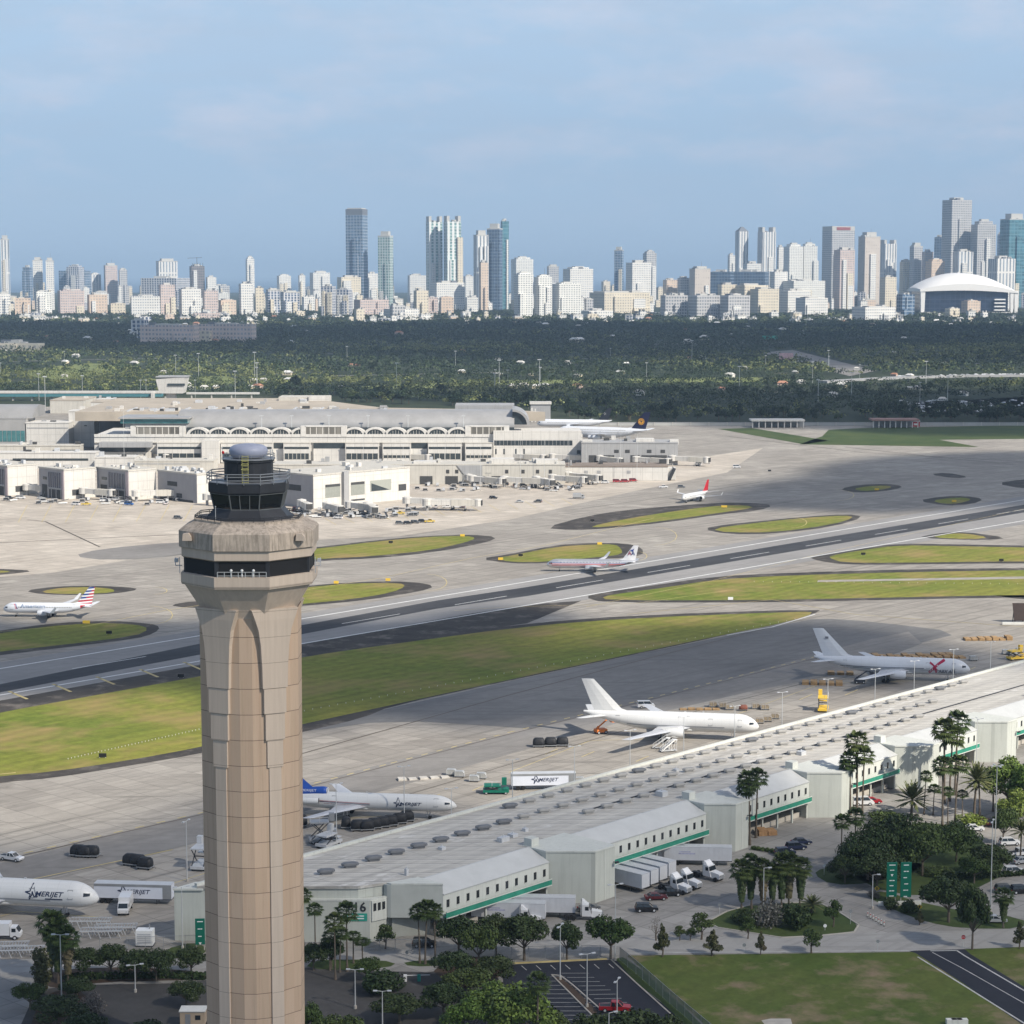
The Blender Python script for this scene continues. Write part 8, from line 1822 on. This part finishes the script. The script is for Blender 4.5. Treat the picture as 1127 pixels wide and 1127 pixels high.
# masts and lamp posts in the wood
MAST=None
for i in range(30):
    px_=r_.choice((r_.uniform(0,300),r_.uniform(380,640),r_.uniform(560,1127),r_.uniform(800,1127))); by=r_.uniform(398,452); loc=P(px_,by)
    if by>438 and px_<560: loc=P(px_,430)
    k=r_.uniform(.7,1.35)
    if MAST is None:
        MAST=thing('light_mast','','lamp post'); MB().tube((0,0,0),(0,0,26),.26,.14,6).build('mast',M_chrome,MAST); MB().box(-1.6,1.6,-.4,.4,25.8,26.5).build('lamp_head',M_lgrey,MAST); o=MAST; o.location=loc; o.scale=(k,k,k)
    else: o=dup(MAST,loc,0,None,None,(k,k,k))
    setl(o,'tall pale light mast rising out of the wood','lamp post','light masts in the wood')
for px_,by,ty in ((43,441,411),(50,452,414),(91,440,413),(155,440,418),(161,440,418),(215,440,418),(259,440,408)):
    loc=P(px_,by); k=zat(loc.y,ty)/26.5; o=dup(MAST,loc,0,None,None,(k,k,k)); setl(o,'tall light mast beside the guideway behind the terminal','lamp post','light masts beside the guideway')
# parked cars of the far lot
cm=[]
for nm,m in (('w',C_white),('s',C_silver),('g',C_grey)):
    k=MB(); k.prof([(-2.3,.3),(2.3,.3),(2.2,.9),(1.0,1.0),(.3,1.5),(-1.4,1.5),(-2.2,1.0)],-.9,.9); me=k.mesh('far_car'); me.materials.append(m); cm.append(me)
for i in range(140):
    px_=r_.uniform(990,1130); by=r_.uniform(441,454); 
    o=bpy.data.objects.new('parked_car',r_.choice((cm[0],cm[0],cm[1],cm[2]))); COL.objects.link(o); o.location=P(px_,by); o.rotation_euler=(0,0,R(r_.choice((60,65,-30))))
    tag(o,'tiny pale car parked in the far lot inside the wood','car','cars in the far lot')
for i in range(34):
    px_=r_.uniform(990,1150); o=bpy.data.objects.new('highway_car',r_.choice((cm[0],cm[0],cm[1],cm[2]))); COL.objects.link(o); o.location=P(px_,float(np.interp(px_,[985,1060,1180],[415.5,413.5,412.5])),7)+Vector((0,r_.uniform(-4,4),.9)); o.rotation_euler=(0,0,0)
    tag(o,'tiny car driving on the elevated highway at right','car','cars on the elevated highway')
# ================================================================== CLOUDS overhead (they shade the ground)
cmat=bpy.data.materials.new('cloud vapour'); cmat.use_nodes=True; cn=NT(cmat.node_tree); cmat.node_tree.nodes.remove(cmat.node_tree.nodes['Principled BSDF'])
tr=cn.new('ShaderNodeBsdfTransparent'); df=cn.new('ShaderNodeBsdfTranslucent'); df.inputs['Color'].default_value=(.95,.95,.96,1)
mx=cn.new('ShaderNodeMixShader'); mx.inputs[0].default_value=CLOUDK if 'CLOUDK' in globals() else .33; cn.l.new(tr.outputs[0],mx.inputs[1]); cn.l.new(df.outputs[0],mx.inputs[2]); cn.l.new(mx.outputs[0],cmat.node_tree.nodes['Material Output'].inputs['Surface'])
cthin=cmat.copy(); cthin.name='thin cloud vapour'; [setattr(n.inputs[0],'default_value',.235) for n in cthin.node_tree.nodes if n.type=='MIX_SHADER']
def cloud(pix,h,layers=((1.12,0),(1.0,26),(.88,52)),seed=1,cmat=cmat):
    pts=[P(*p) for p in pix]; pts=rnd_poly([Vector((p.x,p.y,0)) for p in pts],2); c=sum(pts,Vector())/len(pts); off=SUN*(h/SUN.z); r2=random.Random(seed)
    out=[]; k=MB(); pers=sum((p-c).length for p in pts)/len(pts); m=len(pts)
    n=[sum(math.sin(2*PI*(i/m)*f+p_)*a for f,a,p_ in ((3,.05,seed),(7,.04,seed*2),(13,.03,seed*3))) for i in range(m)]
    for (s,dz) in layers:
        ring=[]
        for i,p in enumerate(pts):
            q=p-c; e=(s-1)*min(q.length,pers*.6)+n[i]*min(q.length,120); q=q+q.normalized()*e; ring.append(c+q+SUN*((h+dz)/SUN.z))
        k.loft([[(v.x,v.y,v.z) for v in ring],[(v.x*1+off.x*0,v.y,v.z+14) for v in ring]])
    o=k.build('cloud',cmat); o['kind']='structure'; return o
cloud([(-500,950),(-100,940),(100,948),(230,922),(330,885),(480,884),(560,900),(640,915),(720,905),(790,892),(850,912),(920,935),(960,925),(1010,910),(1060,940),(1200,950),(1700,960),(1700,1800),(560,1800),(300,1300),(150,1110),(30,1068),(-100,1035),(-300,1000)],1500,layers=((1.1,0),(.98,26)),seed=1,cmat=cthin)
cloud([(-300,1000),(-100,1035),(30,1068),(150,1110),(300,1300),(560,1800),(-200,1800),(-700,1200),(-600,1000)],1500,layers=((1.04,0),),seed=8)
cloud([(-250,692),(0,684),(110,695),(230,684),(330,688),(440,694),(520,676),(600,672),(650,688),(600,728),(500,758),(400,790),(330,800),(270,768),(220,752),(100,762),(-100,772),(-250,770)],1500,seed=2)
cloud([(430,788),(500,758),(600,728),(700,702),(860,690),(950,694),(1050,702),(1160,735),(1130,765),(1000,764),(900,758),(800,774),(700,780),(560,800)],1500,layers=((1.1,0),(.93,26)),seed=3)
cloud([(800,548),(880,528),(960,508),(1060,500),(1300,498),(1400,545),(1250,552),(1100,556),(1000,566),(900,562),(830,556)],1700,seed=4)
cloud([(330,425),(480,430),(640,436),(900,432),(1300,428),(1300,476),(1000,480),(880,468),(800,472),(740,464),(640,450),(500,442),(340,434)],1900,seed=5)
cloud([(-300,361),(0,358),(250,361),(500,358),(800,359),(1100,362),(1400,362),(1400,398),(1100,400),(900,404),(700,400),(500,398),(300,392),(100,388),(-100,384),(-300,380)],2300,seed=6)
# ================================================================== HAZE
hm=bpy.data.materials.new('haze air'); hm.use_nodes=True; hn=NT(hm.node_tree)
hm.node_tree.nodes.remove(hm.node_tree.nodes['Principled BSDF'])
v=hn.new('ShaderNodeVolumePrincipled'); v.inputs['Color'].default_value=(.56,.77,1,1); v.inputs['Density'].default_value=HAZE if 'HAZE' in globals() else 5e-5
v.inputs['Anisotropy'].default_value=0.0
hn.l.new(v.outputs[0],hm.node_tree.nodes['Material Output'].inputs['Volume'])
o=MB().box(-30000,30000,-3000,60000,-3,470).build('haze',hm); o['kind']='stuff'
